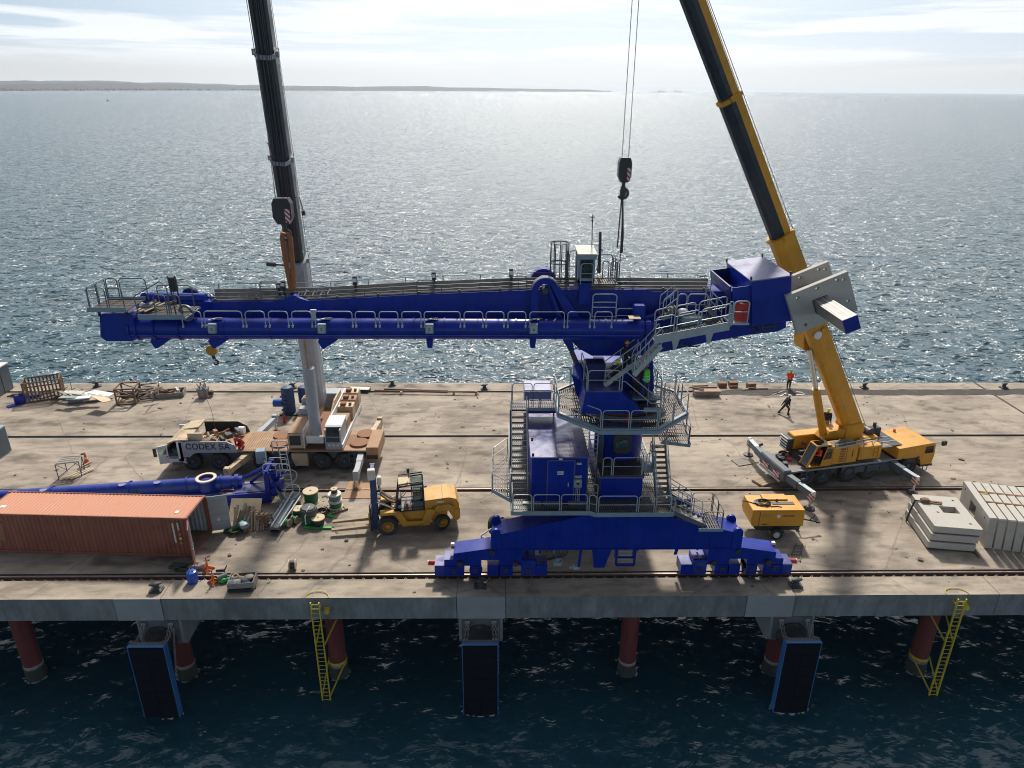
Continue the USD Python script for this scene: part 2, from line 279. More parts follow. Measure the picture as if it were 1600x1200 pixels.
    def lathe(self, prof, o, axis=(0, 0, 1), n=20):
        x, y, z = frame(axis); a = np.arange(n)*2*PI/n; m = len(prof)
        v = np.vstack([np.asarray(o, float)+r*(np.cos(a)[:, None]*x+np.sin(a)[:, None]*y)+h*z for r, h in prof]); f = []
        for k in range(m-1):
            i = np.arange(n); j = (i+1) % n
            f += [np.stack([k*n+i, k*n+j, (k+1)*n+j], 1), np.stack([k*n+i, (k+1)*n+j, (k+1)*n+i], 1)]
        return self.add(v, np.vstack(f))
    def ball(self, c, r, n=1):
        m = trimesh.creation.icosphere(n, 1.0); return self.add(m.vertices*np.asarray(r)+np.asarray(c, float), m.faces)
    def mesh(self): return np.vstack(self.v), np.vstack(self.f)
    def move(self, R=None, t=(0, 0, 0)):
        self.v = [(v if R is None else v@np.asarray(R).T)+np.asarray(t, float) for v in self.v]; return self

_names = {}
def fresh(parent, name):
    k = parent+'/'+name; n = _names.get(k, -1)+1; _names[k] = n
    return k if n == 0 else f'{k}_{n:03d}'
class Part:
    def __init__(self, path, inv, local): self.path, self.inv, self.local = path, inv, local
    def part(self, name, mb, mat, smooth=False, label=None):
        v, f = mb.mesh() if isinstance(mb, MB) else mb
        if not self.local: v = (np.asarray(v)-self.inv[1])@self.inv[0]
        path = fresh(self.path, name)
        pr = usdkit.mesh(stage, path, (v, f), MAT[mat] if isinstance(mat, str) else mat, smooth=smooth)
        if label: pr.GetPrim().SetCustomDataByKey('label', label)
        return Part(path, self.inv, self.local)
def keys(prim, label=None, cat=None, group=None, kind=None):
    for k, v in (('label', label), ('category', cat), ('group', group), ('kind', kind)):
        if v: prim.SetCustomDataByKey(k, v)
def thing(name, label, cat, loc=(0, 0, 0), rz=0.0, group=None, local=False, kind=None, R=None):
    """an Xform at the thing's base; its parts' meshes are given in world coordinates unless local."""
    path = fresh('/World', name); x = UsdGeom.Xform.Define(stage, path)
    Rm = rotz(rz) if R is None else np.asarray(R)
    x.AddTransformOp().Set(Gf.Matrix4d(*[float(q) for row in ([*Rm[:, 0], 0], [*Rm[:, 1], 0], [*Rm[:, 2], 0], [*map(float, loc), 1]) for q in row]))
    keys(x.GetPrim(), label, cat, group, kind)
    return Part(path, (Rm, np.asarray(loc, float)), local)
def dup(src, label, cat, loc, rz=0.0, group=None, name=None):
    path = fresh('/World', name or src.path.split('/')[-1].rstrip('0123456789').rstrip('_')); x = UsdGeom.Xform.Define(stage, path)
    Rm = rotz(rz)
    x.GetPrim().GetReferences().AddInternalReference(src.path); x.GetPrim().SetInstanceable(True)
    x.ClearXformOpOrder()
    x.AddTransformOp(opSuffix='place').Set(Gf.Matrix4d(*[float(q) for row in ([*Rm[:, 0], 0], [*Rm[:, 1], 0], [*Rm[:, 2], 0], [*map(float, loc), 1]) for q in row]))
    keys(x.GetPrim(), label, cat, group); return path
def single(name, mb, mat, label=None, cat=None, group=None, kind=None, smooth=False):
    path = fresh('/World', name); v, f = mb.mesh() if isinstance(mb, MB) else mb
    m = usdkit.mesh(stage, path, (v, f), MAT[mat] if isinstance(mat, str) else mat, smooth=smooth)
    keys(m.GetPrim(), label, cat, group, kind); return m
def arc(c, r, a0, a1, u, w, n=10):
    t = np.linspace(a0, a1, n)[:, None]; return np.asarray(c)+r*(np.cos(t)*np.asarray(u, float)+np.sin(t)*np.asarray(w, float))
def loop_rail(p, q, h, r=0.026, mid=True, cr=0.16, up=V(0, 0, 1)):
    """one hoop of hand rail between two posts, rounded at the top, with a middle rail."""
    p, q = np.asarray(p, float), np.asarray(q, float); d = q-p; L = np.linalg.norm(d); d = d/L; cr = min(cr, 0.45*L)
    m = MB(); pts = [p]
    pts += list(arc(p+up*(h-cr)+d*cr, cr, PI, PI/2, d, up, 5)); pts += list(arc(q+up*(h-cr)-d*cr, cr, PI/2, 0, d, up, 5)); pts.append(q)
    m.tube(pts, r, 6)
    if mid: m.cyl(p+up*h*0.52, q+up*h*0.52, r*0.8, n=5)
    return m
def railing(t, pts, h=1.1, span=1.5, mat='galv', gap=0.1, r=0.026, mid=True):
    """hoops along a polyline."""
    for a, b in zip(pts[:-1], pts[1:]):
        a, b = np.asarray(a, float), np.asarray(b, float); L = np.linalg.norm(b-a); n = max(1, round(L/span)); d = (b-a)/L
        for k in range(n):
            p, q = a+d*(L*k/n+gap/2), a+d*(L*(k+1)/n-gap/2)
            t.part('handrail', loop_rail(p, q, h, r, mid), mat, smooth=40)
def toe(t, pts, h=0.16, th=0.02, mat='toe'):
    for a, b in zip(pts[:-1], pts[1:]):
        t.part('toe_board', MB().bar(np.asarray(a, float)+V(0, 0, h/2-0.06), np.asarray(b, float)+V(0, 0, h/2-0.06), th, h), mat)
def grating(poly, z, along='y', pitch=0.11, w=0.045, th=0.035):
    """open bar grating clipped to a polygon: bars with gaps between, cross bars below."""
    g = poly if hasattr(poly, 'exterior') else Polygon(poly); x0, y0, x1, y1 = g.bounds; m = MB()
    def cut(line, wid, zz, t):
        for q in getattr(line, 'geoms', [line]):
            if q.is_empty or q.geom_type != 'Polygon': continue
            a, b, c, d = q.bounds; m.ab(a, c, b, d, zz-t, zz)
    if along == 'y':
        for x in np.arange(x0+pitch/2, x1, pitch): cut(g.intersection(sbox(x-w/2, y0, x+w/2, y1)), w, z, th)
        for y in np.arange(y0+0.02, y1, 0.45): cut(g.intersection(sbox(x0, y, x1, y+0.05)), w, z-0.004, th)
    else:
        for y in np.arange(y0+pitch/2, y1, pitch): cut(g.intersection(sbox(x0, y-w/2, x1, y+w/2)), w, z, th)
        for x in np.arange(x0+0.02, x1, 0.45): cut(g.intersection(sbox(x, y0, x+0.05, y1)), w, z-0.004, th)
    return m
def stair(t, p, q, width, n=None, side=None, mat='galv_dark', tread='tread', rail=True, rails=(True, True), name='stair'):
    """a steel stair from the foot p to the head q (centre line): two stringers with treads and sloping hand rails as sub-parts."""
    p, q = np.asarray(p, float), np.asarray(q, float); d = q-p; hd = V(d[0], d[1], 0); hd /= np.linalg.norm(hd); s = V(-hd[1], hd[0], 0)*width/2
    st = t.part(name, MB().bar(p-s, q-s, 0.05, 0.24, up=(0, 0, 1)).bar(p-s, p+s, .04, .04).bar(q-s, q+s, .04, .04), mat); st.part('stringer', MB().bar(p+s, q+s, 0.05, 0.24, up=(0, 0, 1)), mat); n = n or max(3, int(abs(d[2])/0.23))
    for k in range(n):
        c = p+d*(k+0.5)/n; c[2] = p[2]+d[2]*(k+0.7)/n; x, y = hd, s/np.linalg.norm(s)
        R = np.stack([x, y, V(0, 0, 1)], 1); st.part('tread', MB().box(c, (0.24, width-0.06, 0.035), R), tread)
    if rail:
        for k, on in zip((-1, 1), rails):
            if not on: continue
            a, b = p+k*s, q+k*s; up = V(0, 0, 1.0); m = MB()
            m.tube([a, a+up*0.85, a+up*1.0+d*0.03, b+up*1.0-d*0.03, b+up*0.85, b], 0.026, 6); m.cyl(a+up*0.52, b+up*0.52, 0.02, n=5)
            m.cyl((a+b)/2, (a+b)/2+up, 0.022, n=5)
            st.part('handrail', m, 'galv', smooth=40)
    return st
def text_on(t, s, o, ux, uy, height, mat, depth=0.012, name='lettering', bold=True, centre=False):
    m = meshkit.text_mesh(s, height, depth, bold); v = np.array(m.vertices)
    if centre: v[:, 0] -= (v[:, 0].min()+v[:, 0].max())/2
    ux, uy = np.asarray(ux, float), np.asarray(uy, float)
    return t.part(name, (v@np.stack([ux, uy, np.cross(ux, uy)])+np.asarray(o, float), np.array(m.faces)), mat)
def wheel(t, c, r, w, axis, hub='dark_steel', name='wheel', tyre='rubber'):
    ax = np.asarray(axis, float); ax = ax/np.linalg.norm(ax); c = np.asarray(c, float)
    prof = [(r*0.56, -w/2), (r*0.80, -w/2), (r*0.94, -w*0.46), (r, -w*0.34), (r, w*0.34), (r*0.94, w*0.46), (r*0.80, w/2), (r*0.56, w/2)]
    wp = t.part(name, MB().lathe(prof, c, ax, 28), tyre, smooth=35)
    m = MB().lathe([(r*0.57, w*0.47), (r*0.50, w*0.40), (r*0.44, w*0.12), (r*0.26, w*0.10), (r*0.22, w*0.34), (0.001, w*0.36)], c, ax, 20)
    m.lathe([(0.001, -w*0.2), (r*0.57, -w*0.2)], c, ax, 20)
    x, y, _ = frame(ax)
    for k in range(10):
        a = k*2*PI/10; e = c+ax*w*0.12+(math.cos(a)*x+math.sin(a)*y)*r*0.35; m.cyl(e, e+ax*0.05, r*0.035, n=5)
    wp.part('rim', m, hub, smooth=35); return wp
# ---------------------------------------------------------------- people
def limb(parts, jo, chain):
    for a, b in zip(chain[:-1], chain[1:]):
        pa, ra = jo[a]; pb, rb = jo[b]
        sa = m3.Manifold.sphere(ra, 12).translate(tuple(map(float, pa))); sb = m3.Manifold.sphere(rb, 12).translate(tuple(map(float, pb)))
        parts.append(m3.Manifold.batch_hull([sa, sb]))
def solid(chains, jo, edge=0.035, it=6, extra=()):
    ps = []
    for c in chains: limb(ps, jo, c)
    m = m3.Manifold.batch_boolean(ps+list(extra), m3.OpType.Add).refine_to_length(edge).to_mesh()
    tm = trimesh.Trimesh(m.vert_properties[:, :3], m.tri_verts, process=True)
    trimesh.smoothing.filter_taubin(tm, iterations=it); return np.array(tm.vertices), np.array(tm.faces)
def person(label, loc, face, lh, rh, lf, rf, hip=0.93, lean=0.06, top='navy_cloth', legs='navy_cloth', helmet='helmet_white', vest=None, knees=(None, None), elbows=(None, None), head=(0, 0), stripe=True):
    """A figure in its own frame: x to its left... y forward, z up; lf, rf, lh, rh are ankles and wrists (x, y, z)."""
    t = thing('person', label, 'person', loc, face, local=True)
    lf, rf, lh, rh = [np.asarray(q, float) for q in (lf, rf, lh, rh)]
    pel = V(0, 0, hip); che = pel+V(0, lean*1.0, 0.36); nk = pel+V(0, lean*1.4, 0.56); hd = nk+V(head[0], head[1]+0.02, 0.17)
    def mid(a, b, L1, L2, d):
        v = b-a; L = np.linalg.norm(v); L_ = min(L, L1+L2-1e-3); x = (L1**2-L2**2+L_**2)/(2*L_); hgt = math.sqrt(max(L1**2-x**2, 0.0))
        u = v/L; d = np.asarray(d, float); d = d-u*(d@u); d /= np.linalg.norm(d)+1e-9; return a+u*x+d*hgt
    hl, hr = pel+V(-0.10, 0, -0.04), pel+V(0.10, 0, -0.04); sl, sr = nk+V(-0.19, -0.01, -0.07), nk+V(0.19, -0.01, -0.07)
    kl, kr = mid(hl, lf, 0.44, 0.42, (0, 1, 0.1)), mid(hr, rf, 0.44, 0.42, (0, 1, 0.1))
    el, er = mid(sl, lh, 0.30, 0.27, (-0.5, -1, -0.3)), mid(sr, rh, 0.30, 0.27, (0.5, -1, -0.3))
    jo = dict(pl=(pel+V(-.06, 0, 0), .112), pr=(pel+V(.06, 0, 0), .112), cl=(che+V(-.075, 0, 0), .112), cr=(che+V(.075, 0, 0), .112), ul=(nk+V(-.12, 0, -.09), .085), ur=(nk+V(.12, 0, -.09), .085),
        n0=(nk+V(0, 0, -.05), .06), n1=(nk+V(0, .01, .07), .055), h0=(hd+V(0, 0.02, -.03), .085), h1=(hd+V(0, -.01, .06), .098),
        hl=(hl, .10), hr=(hr, .10), kl=(kl, .068), kr=(kr, .068), al=(lf, .048), ar=(rf, .048), sl=(sl, .068), sr=(sr, .068), el=(el, .048), er=(er, .048), wl=(lh, .034), wr=(rh, .034))
    hands = []
    for w, e, sg in ((lh, el, -1), (rh, er, 1)):
        d = (w-e)/np.linalg.norm(w-e); px, py, _ = frame(d, (0, 1, 0.2)); S = lambda p, r: m3.Manifold.sphere(r, 8).translate(tuple(map(float, p)))
        hands.append(m3.Manifold.batch_hull([S(w, .028), S(w+d*.085+px*.03, .016), S(w+d*.085-px*.03, .016)]))
        for k, (o, L) in enumerate(((-.034, .065), (-.012, .08), (.012, .075), (.034, .06))):
            b0 = w+d*.085+px*o; b1 = b0+d*L*.55+py*.008*sg; b2 = b1+d*L*.4+py*.022*sg
            hands += [m3.Manifold.batch_hull([S(b0, .0105), S(b1, .0095)]), m3.Manifold.batch_hull([S(b1, .0095), S(b2, .008)])]
        t0 = w+d*.03+px*.03; t1 = t0+d*.035+px*.03; hands += [m3.Manifold.batch_hull([S(t0, .013), S(t1, .0105)]), m3.Manifold.batch_hull([S(t1, .0105), S(t1+d*.03+px*.004, .009)])]
    S = lambda p, r: m3.Manifold.sphere(r, 10).translate(tuple(map(float, p)))
    nose = m3.Manifold.batch_hull([S(hd+V(0, .095, .03), .012), S(hd+V(0, .118, -.012), .016)]); ears = [S(hd+V(k*.092, 0, .01), .022) for k in (-1, 1)]
    v, f = solid([('pl', 'pr'), ('pl', 'cl'), ('pr', 'cr'), ('cl', 'cr'), ('cl', 'ul'), ('cr', 'ur'), ('ul', 'ur'), ('n0', 'n1'), ('n1', 'h0'), ('h0', 'h1'),
        ('hl', 'kl', 'al'), ('hr', 'kr', 'ar'), ('ul', 'sl'), ('ur', 'sr'), ('sl', 'el', 'wl'), ('sr', 'er', 'wr')], jo, 0.03, 4, [nose]+ears)
    hm = m3.Manifold.batch_boolean(hands, m3.OpType.Add).to_mesh(); v2, f2 = np.array(hm.vert_properties[:, :3]), np.array(hm.tri_verts)
    b = t.part('body', (np.vstack([v, v2]), np.vstack([f, f2+len(v)])), 'skin', smooth=True)
    for k in (-1, 1): b.part('eye', MB().ball(hd+V(k*.034, .094, .028), (.013, .008, .009)), 'black')
    b.part('mouth', MB().ball(hd+V(0, .098, -.055), (.026, .010, .006)), 'oxide')
    g = {k: (p, r+0.022) for k, (p, r) in jo.items()}
    ends = {}
    for s, a, w in (('l', 'el', 'wl'), ('r', 'er', 'wr')): g['w'+s] = (jo[a][0]*.12+jo[w][0]*.88, .05)
    b.part('jacket', solid([('pl', 'pr'), ('pl', 'cl'), ('pr', 'cr'), ('cl', 'cr'), ('cl', 'ul'), ('cr', 'ur'), ('ul', 'ur'), ('ul', 'sl'), ('ur', 'sr'), ('sl', 'el', 'wl'), ('sr', 'er', 'wr')], g, .04, 5), top, smooth=True)
    g['al'] = (jo['al'][0]+(jo['kl'][0]-jo['al'][0])*.08, .068); g['ar'] = (jo['ar'][0]+(jo['kr'][0]-jo['ar'][0])*.08, .068)
    g['pl'] = (jo['pl'][0]+V(0, 0, -.03), .132); g['pr'] = (jo['pr'][0]+V(0, 0, -.03), .132)
    b.part('trousers', solid([('pl', 'pr'), ('pl', 'hl'), ('pr', 'hr'), ('hl', 'kl', 'al'), ('hr', 'kr', 'ar')], g, .04, 5), legs, smooth=True)
    for a in ('al', 'ar'):
        p = jo[a][0]; m = MB().hull(np.vstack([trimesh.creation.icosphere(1, r).vertices+p+V(*o) for r, o in ((.055, (0, -.03, -.03)), (.045, (0, .14, -.05)), (.05, (0, 0, .05))) ]))
        b.part('boot', m, 'black', smooth=40)
    if vest:
        gv = {k: (p, r+0.036) for k, (p, r) in jo.items()}
        vp = b.part('vest', solid([('pl', 'pr'), ('pl', 'cl'), ('pr', 'cr'), ('cl', 'cr'), ('cl', 'ul'), ('cr', 'ur'), ('ul', 'ur')], gv, .04, 4), vest, smooth=True)
        if stripe:
            for zz in (.10, .26):
                c = pel+V(0, lean*zz*2, zz); vp.part('reflective_band', MB().lathe([(1.0, -.025), (1.0, .025)], (0, 0, 0), n=20).move(np.diag([.225, .158, 1.0]), c), 'reflective', smooth=40)
    hp = MB().lathe([(.001, .175), (.05, .17), (.095, .14), (.122, .09), (.13, .045), (.13, .03)], hd+V(0, -.008, .0), (0, 0, 1), 16)
    hb = MB().hull([hd+V(x, y, z) for x, y, z in [(-.125, .05, .04), (.125, .05, .04), (-.08, .175, .03), (.08, .175, .03), (-.125, .05, .03), (.125, .05, .03), (-.08, .175, .022), (.08, .175, .022)]])
    hh = b.part('helmet', hp, helmet, smooth=60); hh.part('brim', hb, helmet)
    return t
# ================================================================ the setting
WATER_Z = -6.75
QN, QF = 30.6, 60.5                    # near and far edge of the quay
def water_material():
    n = {
        'g': ('geometry', {}),
        'm1': ('mapping', {'rotation': (0, 0, 0.30), 'scale': (0.62, 1.0, 1.0)}),
        'm2': ('mapping', {'rotation': (0, 0, -0.25), 'scale': (0.70, 1.0, 1.0)}),
        'n1': ('noise_texture', {'scale': 0.20, 'detail': 3.0, 'roughness': 0.5, 'distortion': 0.6}),
        'n2': ('noise_texture', {'scale': 0.8, 'detail': 4.0, 'roughness': 0.55, 'distortion': 0.5}),
        'n3': ('noise_texture', {'scale': 2.4, 'detail': 3.0, 'roughness': 0.55, 'distortion': 0.3}),
        'a1': ('math', {'math_type': 'multiply', 'value2': 0.7}),
        'a2': ('math', {'math_type': 'multiply_add', 'value2': 0.7}),
        'a3': ('math', {'math_type': 'multiply_add', 'value2': 0.12}),
        'b': ('bump', {'strength': 1.0, 'distance': 1.0}),
        's1': ('noise_texture', {'scale': 0.5, 'detail': 2.0, 'roughness': 0.55, 'distortion': 0.4}),
        's2': ('noise_texture', {'scale': 1.7, 'detail': 1.5, 'roughness': 0.6, 'distortion': 0.3}),
        'v1': ('vector_math', {'math_type': 'subtract', 'vector2': (0.5, 0.5, 0.5)}),
        'v2': ('vector_math', {'math_type': 'subtract', 'vector2': (0.5, 0.5, 0.5)}),
        'w1': ('vector_math', {'math_type': 'multiply', 'vector2': (1.6, 2.2, 0.0)}),
        'w2': ('vector_math', {'math_type': 'multiply', 'vector2': (2.0, 2.8, 0.0)}),
        'sy': ('separate_xyz', {}), 'calm': ('map_range', {'range_type': 'smoothstep', 'from_min': 30.0, 'from_max': 75.0, 'to_min': 0.28, 'to_max': 1.0, 'clamp': True}), 'cs': ('vector_math', {'math_type': 'scale'}), 'cb': ('math', {'math_type': 'multiply'}),
        'sa': ('vector_math', {'math_type': 'add'}), 'sb': ('vector_math', {'math_type': 'add'}), 'sn': ('vector_math', {'math_type': 'normalize'}),
        'fm': ('mapping', {'rotation': (0, 0, 0.4), 'scale': (0.5, 1.0, 1.0)}),
        'f1': ('noise_texture', {'scale': 0.75, 'detail': 5.0, 'roughness': 0.6, 'distortion': 1.6}),
        'fr': ('rgb_ramp', {'ramp': [(0, (0, 0, 0)), (0.495, (0, 0, 0)), (0.500, (0.9, 0.9, 0.9)), (0.505, (0, 0, 0)), (1, (0, 0, 0))]}),
        'f2': ('noise_texture', {'scale': 0.22, 'detail': 5.0, 'roughness': 0.65}),
        'fr2': ('rgb_ramp', {'ramp': [(0, (0, 0, 0)), (0.55, (0, 0, 0)), (0.66, (1, 1, 1)), (1, (1, 1, 1))]}),
        'f3': ('noise_texture', {'scale': 3.5, 'detail': 3.0}),
        'fr3': ('rgb_ramp', {'ramp': [(0, (0, 0, 0)), (0.48, (0, 0, 0)), (0.62, (1, 1, 1)), (1, (1, 1, 1))]}),
        'fx': ('math', {'math_type': 'multiply'}), 'fy': ('math', {'math_type': 'multiply'}),
        'deep': ('rgb_ramp', {'ramp': [(0.3, (0.012, 0.052, 0.074)), (0.7, (0.018, 0.072, 0.102))]}),
        'mix': ('mix', {'mix_type': 'mix', 'color2': (0.55, 0.58, 0.58)}),
        'p': ('principled_bsdf', {'roughness': 0.18, 'ior': 1.44, 'specular_ior_level': 0.5}),
    }
    l = [('g.position', 'm1.vector'), ('g.position', 'm2.vector'), ('m1.vector', 'n1.vector'), ('m2.vector', 'n2.vector'), ('m1.vector', 'n3.vector'),
         ('n1.fac', 'a1.value1'), ('n2.fac', 'a2.value1'), ('a1.value', 'a2.value3'), ('n3.fac', 'a3.value1'), ('a2.value', 'a3.value3'), ('g.position', 'sy.vector'), ('sy.y', 'calm.value'), ('a3.value', 'cb.value1'), ('calm.result', 'cb.value2'), ('cb.value', 'b.height'), ('m1.vector', 's1.vector'), ('m2.vector', 's2.vector'), ('s1.color', 'v1.vector1'), ('s2.color', 'v2.vector1'), ('v1.vector', 'w1.vector1'), ('v2.vector', 'w2.vector1'), ('w1.vector', 'sa.vector1'), ('w2.vector', 'sa.vector2'), ('sa.vector', 'cs.vector1'), ('calm.result', 'cs.scale'), ('cs.vector', 'sb.vector1'), ('b.normal', 'sb.vector2'), ('sb.vector', 'sn.vector1'), ('sn.vector', 'p.normal'),
         ('g.position', 'fm.vector'), ('fm.vector', 'f1.vector'), ('f1.fac', 'fr.fac'), ('g.position', 'f2.vector'), ('f2.fac', 'fr2.fac'), ('g.position', 'f3.vector'), ('f3.fac', 'fr3.fac'),
         ('fr.color', 'fx.value1'), ('fr2.color', 'fx.value2'), ('fx.value', 'fy.value1'), ('fr3.color', 'fy.value2'), ('n1.fac', 'deep.fac'), ('deep.color', 'mix.color1'), ('fy.value', 'mix.fac'), ('mix.color', 'p.base_color')]
    return usdkit.material(stage, '/World/Looks/sea_water', n, l, surface='p.BSDF')
MAT['water'] = water_material()
S = 28000.0
single('water', MB().add([[-S, -370, WATER_Z], [S, -370, WATER_Z], [S, S, WATER_Z], [-S, S, WATER_Z]], [[0, 1, 2], [0, 2, 3]]), 'water', 'grey-blue sea with sun glitter behind the quay and dark water below it', kind='structure')

# ---- quay deck
def deck_material():
    n = {
        'g': ('geometry', {}), 'st': ('attribute', {'attribute': 'stain_shade'}), 'lt': ('attribute', {'attribute': 'worn'}),
        'm': ('mapping', {'scale': (0.28, 1.3, 1.0), 'rotation': (0, 0, 0.05)}),
        'n1': ('noise_texture', {'scale': 0.22, 'detail': 8.0, 'roughness': 0.62}),
        'r1': ('rgb_ramp', {'ramp': [(0.28, (0.200, 0.166, 0.134)), (0.5, (0.305, 0.256, 0.208)), (0.72, (0.390, 0.332, 0.272))]}),
        'n2': ('noise_texture', {'scale': 1.6, 'detail': 8.0, 'roughness': 0.68}),
        'r2': ('rgb_ramp', {'ramp': [(0.3, (0.64, 0.64, 0.65)), (0.5, (1, 1, 1)), (0.72, (1.24, 1.22, 1.18))]}),
        'mu': ('mix', {'mix_type': 'multiply', 'fac': 1.0}),
        'n3': ('noise_texture', {'scale': 14.0, 'detail': 3.0, 'roughness': 0.7}),
        'r3': ('rgb_ramp', {'ramp': [(0.3, (0.70, 0.70, 0.70)), (0.5, (1, 1, 1)), (0.75, (1.2, 1.2, 1.2))]}),
        'mu2': ('mix', {'mix_type': 'multiply', 'fac': 1.0}),
        'v': ('noise_texture', {'scale': 5.0, 'detail': 6.0, 'roughness': 0.75}),
        'vr': ('rgb_ramp', {'ramp': [(0, (0, 0, 0)), (0.61, (0, 0, 0)), (0.69, (0.75, 0.75, 0.75)), (1, (1, 1, 1))]}),
        'sp': ('mix', {'mix_type': 'mix', 'color2': (0.12, 0.095, 0.075)}),
        'lm': ('mix', {'mix_type': 'mix', 'color2': (0.50, 0.44, 0.345)}),
        'sm': ('mix', {'mix_type': 'mix', 'color2': (0.090, 0.076, 0.064)}),
        'wn': ('noise_texture', {'scale': 0.9, 'detail': 4.0}), 'wv': ('mix', {'mix_type': 'mix', 'fac': 0.25}),
        'cv': ('voronoi_texture', {'feature': 'distance_to_edge', 'scale': 0.16}), 'cr': ('rgb_ramp', {'ramp': [(0, (0.38, 0.38, 0.38)), (0.003, (0.25, 0.25, 0.25)), (0.006, (0, 0, 0)), (1, (0, 0, 0))]}),
        'ck': ('mix', {'mix_type': 'mix', 'color2': (0.07, 0.06, 0.05)}),
        'p': ('principled_bsdf', {'roughness': 0.85, 'specular_ior_level': 0.35}),
        'b': ('bump', {'strength': 0.5, 'distance': 0.012}),
    }
    l = [('g.position', 'm.vector'), ('g.position', 'n1.vector'), ('n1.fac', 'r1.fac'), ('m.vector', 'n2.vector'), ('n2.fac', 'r2.fac'), ('r1.color', 'mu.color1'), ('r2.color', 'mu.color2'),
         ('g.position', 'n3.vector'), ('n3.fac', 'r3.fac'), ('mu.color', 'mu2.color1'), ('r3.color', 'mu2.color2'), ('m.vector', 'v.vector'), ('v.fac', 'vr.fac'), ('vr.color', 'sp.fac'), ('mu2.color', 'sp.color1'),
         ('sp.color', 'lm.color1'), ('lt.fac', 'lm.fac'), ('lm.color', 'sm.color1'), ('st.fac', 'sm.fac'), ('sm.color', 'ck.color1'), ('g.position', 'wn.vector'), ('g.position', 'wv.color1'), ('wn.color', 'wv.color2'), ('wv.color', 'cv.vector'), ('cv.distance', 'cr.fac'), ('cr.color', 'ck.fac'), ('ck.color', 'p.base_color'), ('n3.fac', 'b.height'), ('b.normal', 'p.normal')]
    return usdkit.material(stage, '/World/Looks/quay_concrete', n, l, surface='p.BSDF')
MAT['deck'] = deck_material()
def face_material():
    n = {'g': ('geometry', {}), 'm': ('mapping', {'scale': (1.0, 1.0, 0.35)}), 'n1': ('noise_texture', {'scale': 0.5, 'detail': 8.0, 'roughness': 0.65}),
         'r1': ('rgb_ramp', {'ramp': [(0.3, (0.115, 0.130, 0.138)), (0.5, (0.175, 0.192, 0.20)), (0.72, (0.24, 0.26, 0.265))]}),
         'n2': ('noise_texture', {'scale': 2.6, 'detail': 7.0, 'roughness': 0.7}), 'r2': ('rgb_ramp', {'ramp': [(0.3, (0.7, 0.7, 0.7)), (0.55, (1, 1, 1)), (0.74, (1.3, 1.3, 1.3))]}),
         'mu': ('mix', {'mix_type': 'multiply', 'fac': 1.0}), 'p': ('principled_bsdf', {'roughness': 0.85}), 'b': ('bump', {'strength': 0.6, 'distance': 0.02})}
    l = [('g.position', 'm.vector'), ('m.vector', 'n1.vector'), ('n1.fac', 'r1.fac'), ('m.vector', 'n2.vector'), ('n2.fac', 'r2.fac'), ('r1.color', 'mu.color1'), ('r2.color', 'mu.color2'), ('mu.color', 'p.base_color'), ('n2.fac', 'b.height'), ('b.normal', 'p.normal')]
    return usdkit.material(stage, '/World/Looks/quay_face_concrete', n, l, surface='p.BSDF')
MAT['face'] = face_material()
MAT['block'] = paint('fender_block_concrete', (0.25, 0.275, 0.29), 0.85, 0.12, 1.2, dirt=0.2, dcol=(0.24, 0.235, 0.22), bump=0.01, bscale=5)

# stains: (x, y, rx, ry, strength) oil and other dark marks, and shade painted in front of the cranes
STAINS_AND_SHADE = []
def px(x, y, rx, ry, s): p = at(x, y, z=0); STAINS_AND_SHADE.append((p[0], p[1], rx, ry, s))
for q in [(1310, 812, 1.4, .5, .75), (1292, 822, 1.0, .5, .7), (1340, 815, .7, .4, .6), (1285, 800, 1.1, .35, .5), (1370, 835, 1.0, .35, .6), (1345, 790, .9, .3, .5),
          (1265, 667, 1.3, .5, .62), (860, 665, 1.3, .6, .45), (715, 668, 1.6, .5, .35), (665, 632, 2.2, .8, .45), (700, 705, 2.5, 1.2, .35), (630, 860, 4.5, .9, .35),
          (665, 830, 2.6, .8, .5), (620, 850, 2.2, .6, .5), (735, 802, 1.8, .9, .35), (80, 640, 2.0, .5, .3), (150, 695, 2.2, .5, .3), (60, 690, 1.8, .4, .3), (510, 840, 1.6, .25, .45), (470, 838, .7, .2, .5),
          (390, 848, .7, .2, .4), (1490, 880, .4, .25, .4), (1445, 882, .6, .3, .4), (800, 690, 2.4, .6, .3), (215, 700, 1.5, .4, .25), (1180, 840, 1.2, .5, .3), (1400, 690, 1.5, .5, .2),
          (850, 800, 1.2, .4, .3), (560, 640, 1.4, .5, .3), (300, 745, 4.0, .9, .45), (1340, 770, 5.0, .7, .35)]: px(*q)  # the last two paint the shade that the cranes cast before them
WORN = []
for q in [(1100, 700, 6, 3, .35), (700, 625, 5, 1.2, .3), (1450, 640, 8, 2, .28), (1040, 760, 3, 1.2, .4), (1330, 850, 4, 1.2, .25), (420, 880, 5, .6, .3), (900, 925, 3, .4, .2), (1400, 910, 6, .9, .35), (500, 915, 6, .8, .3), (300, 600, 9, .5, .4), (1300, 601, 14, .5, .3)]:
    p = at(q[0], q[1], z=0); WORN.append((p[0], p[1], *q[2:]))
XR, STEP = 62.0, 0.2
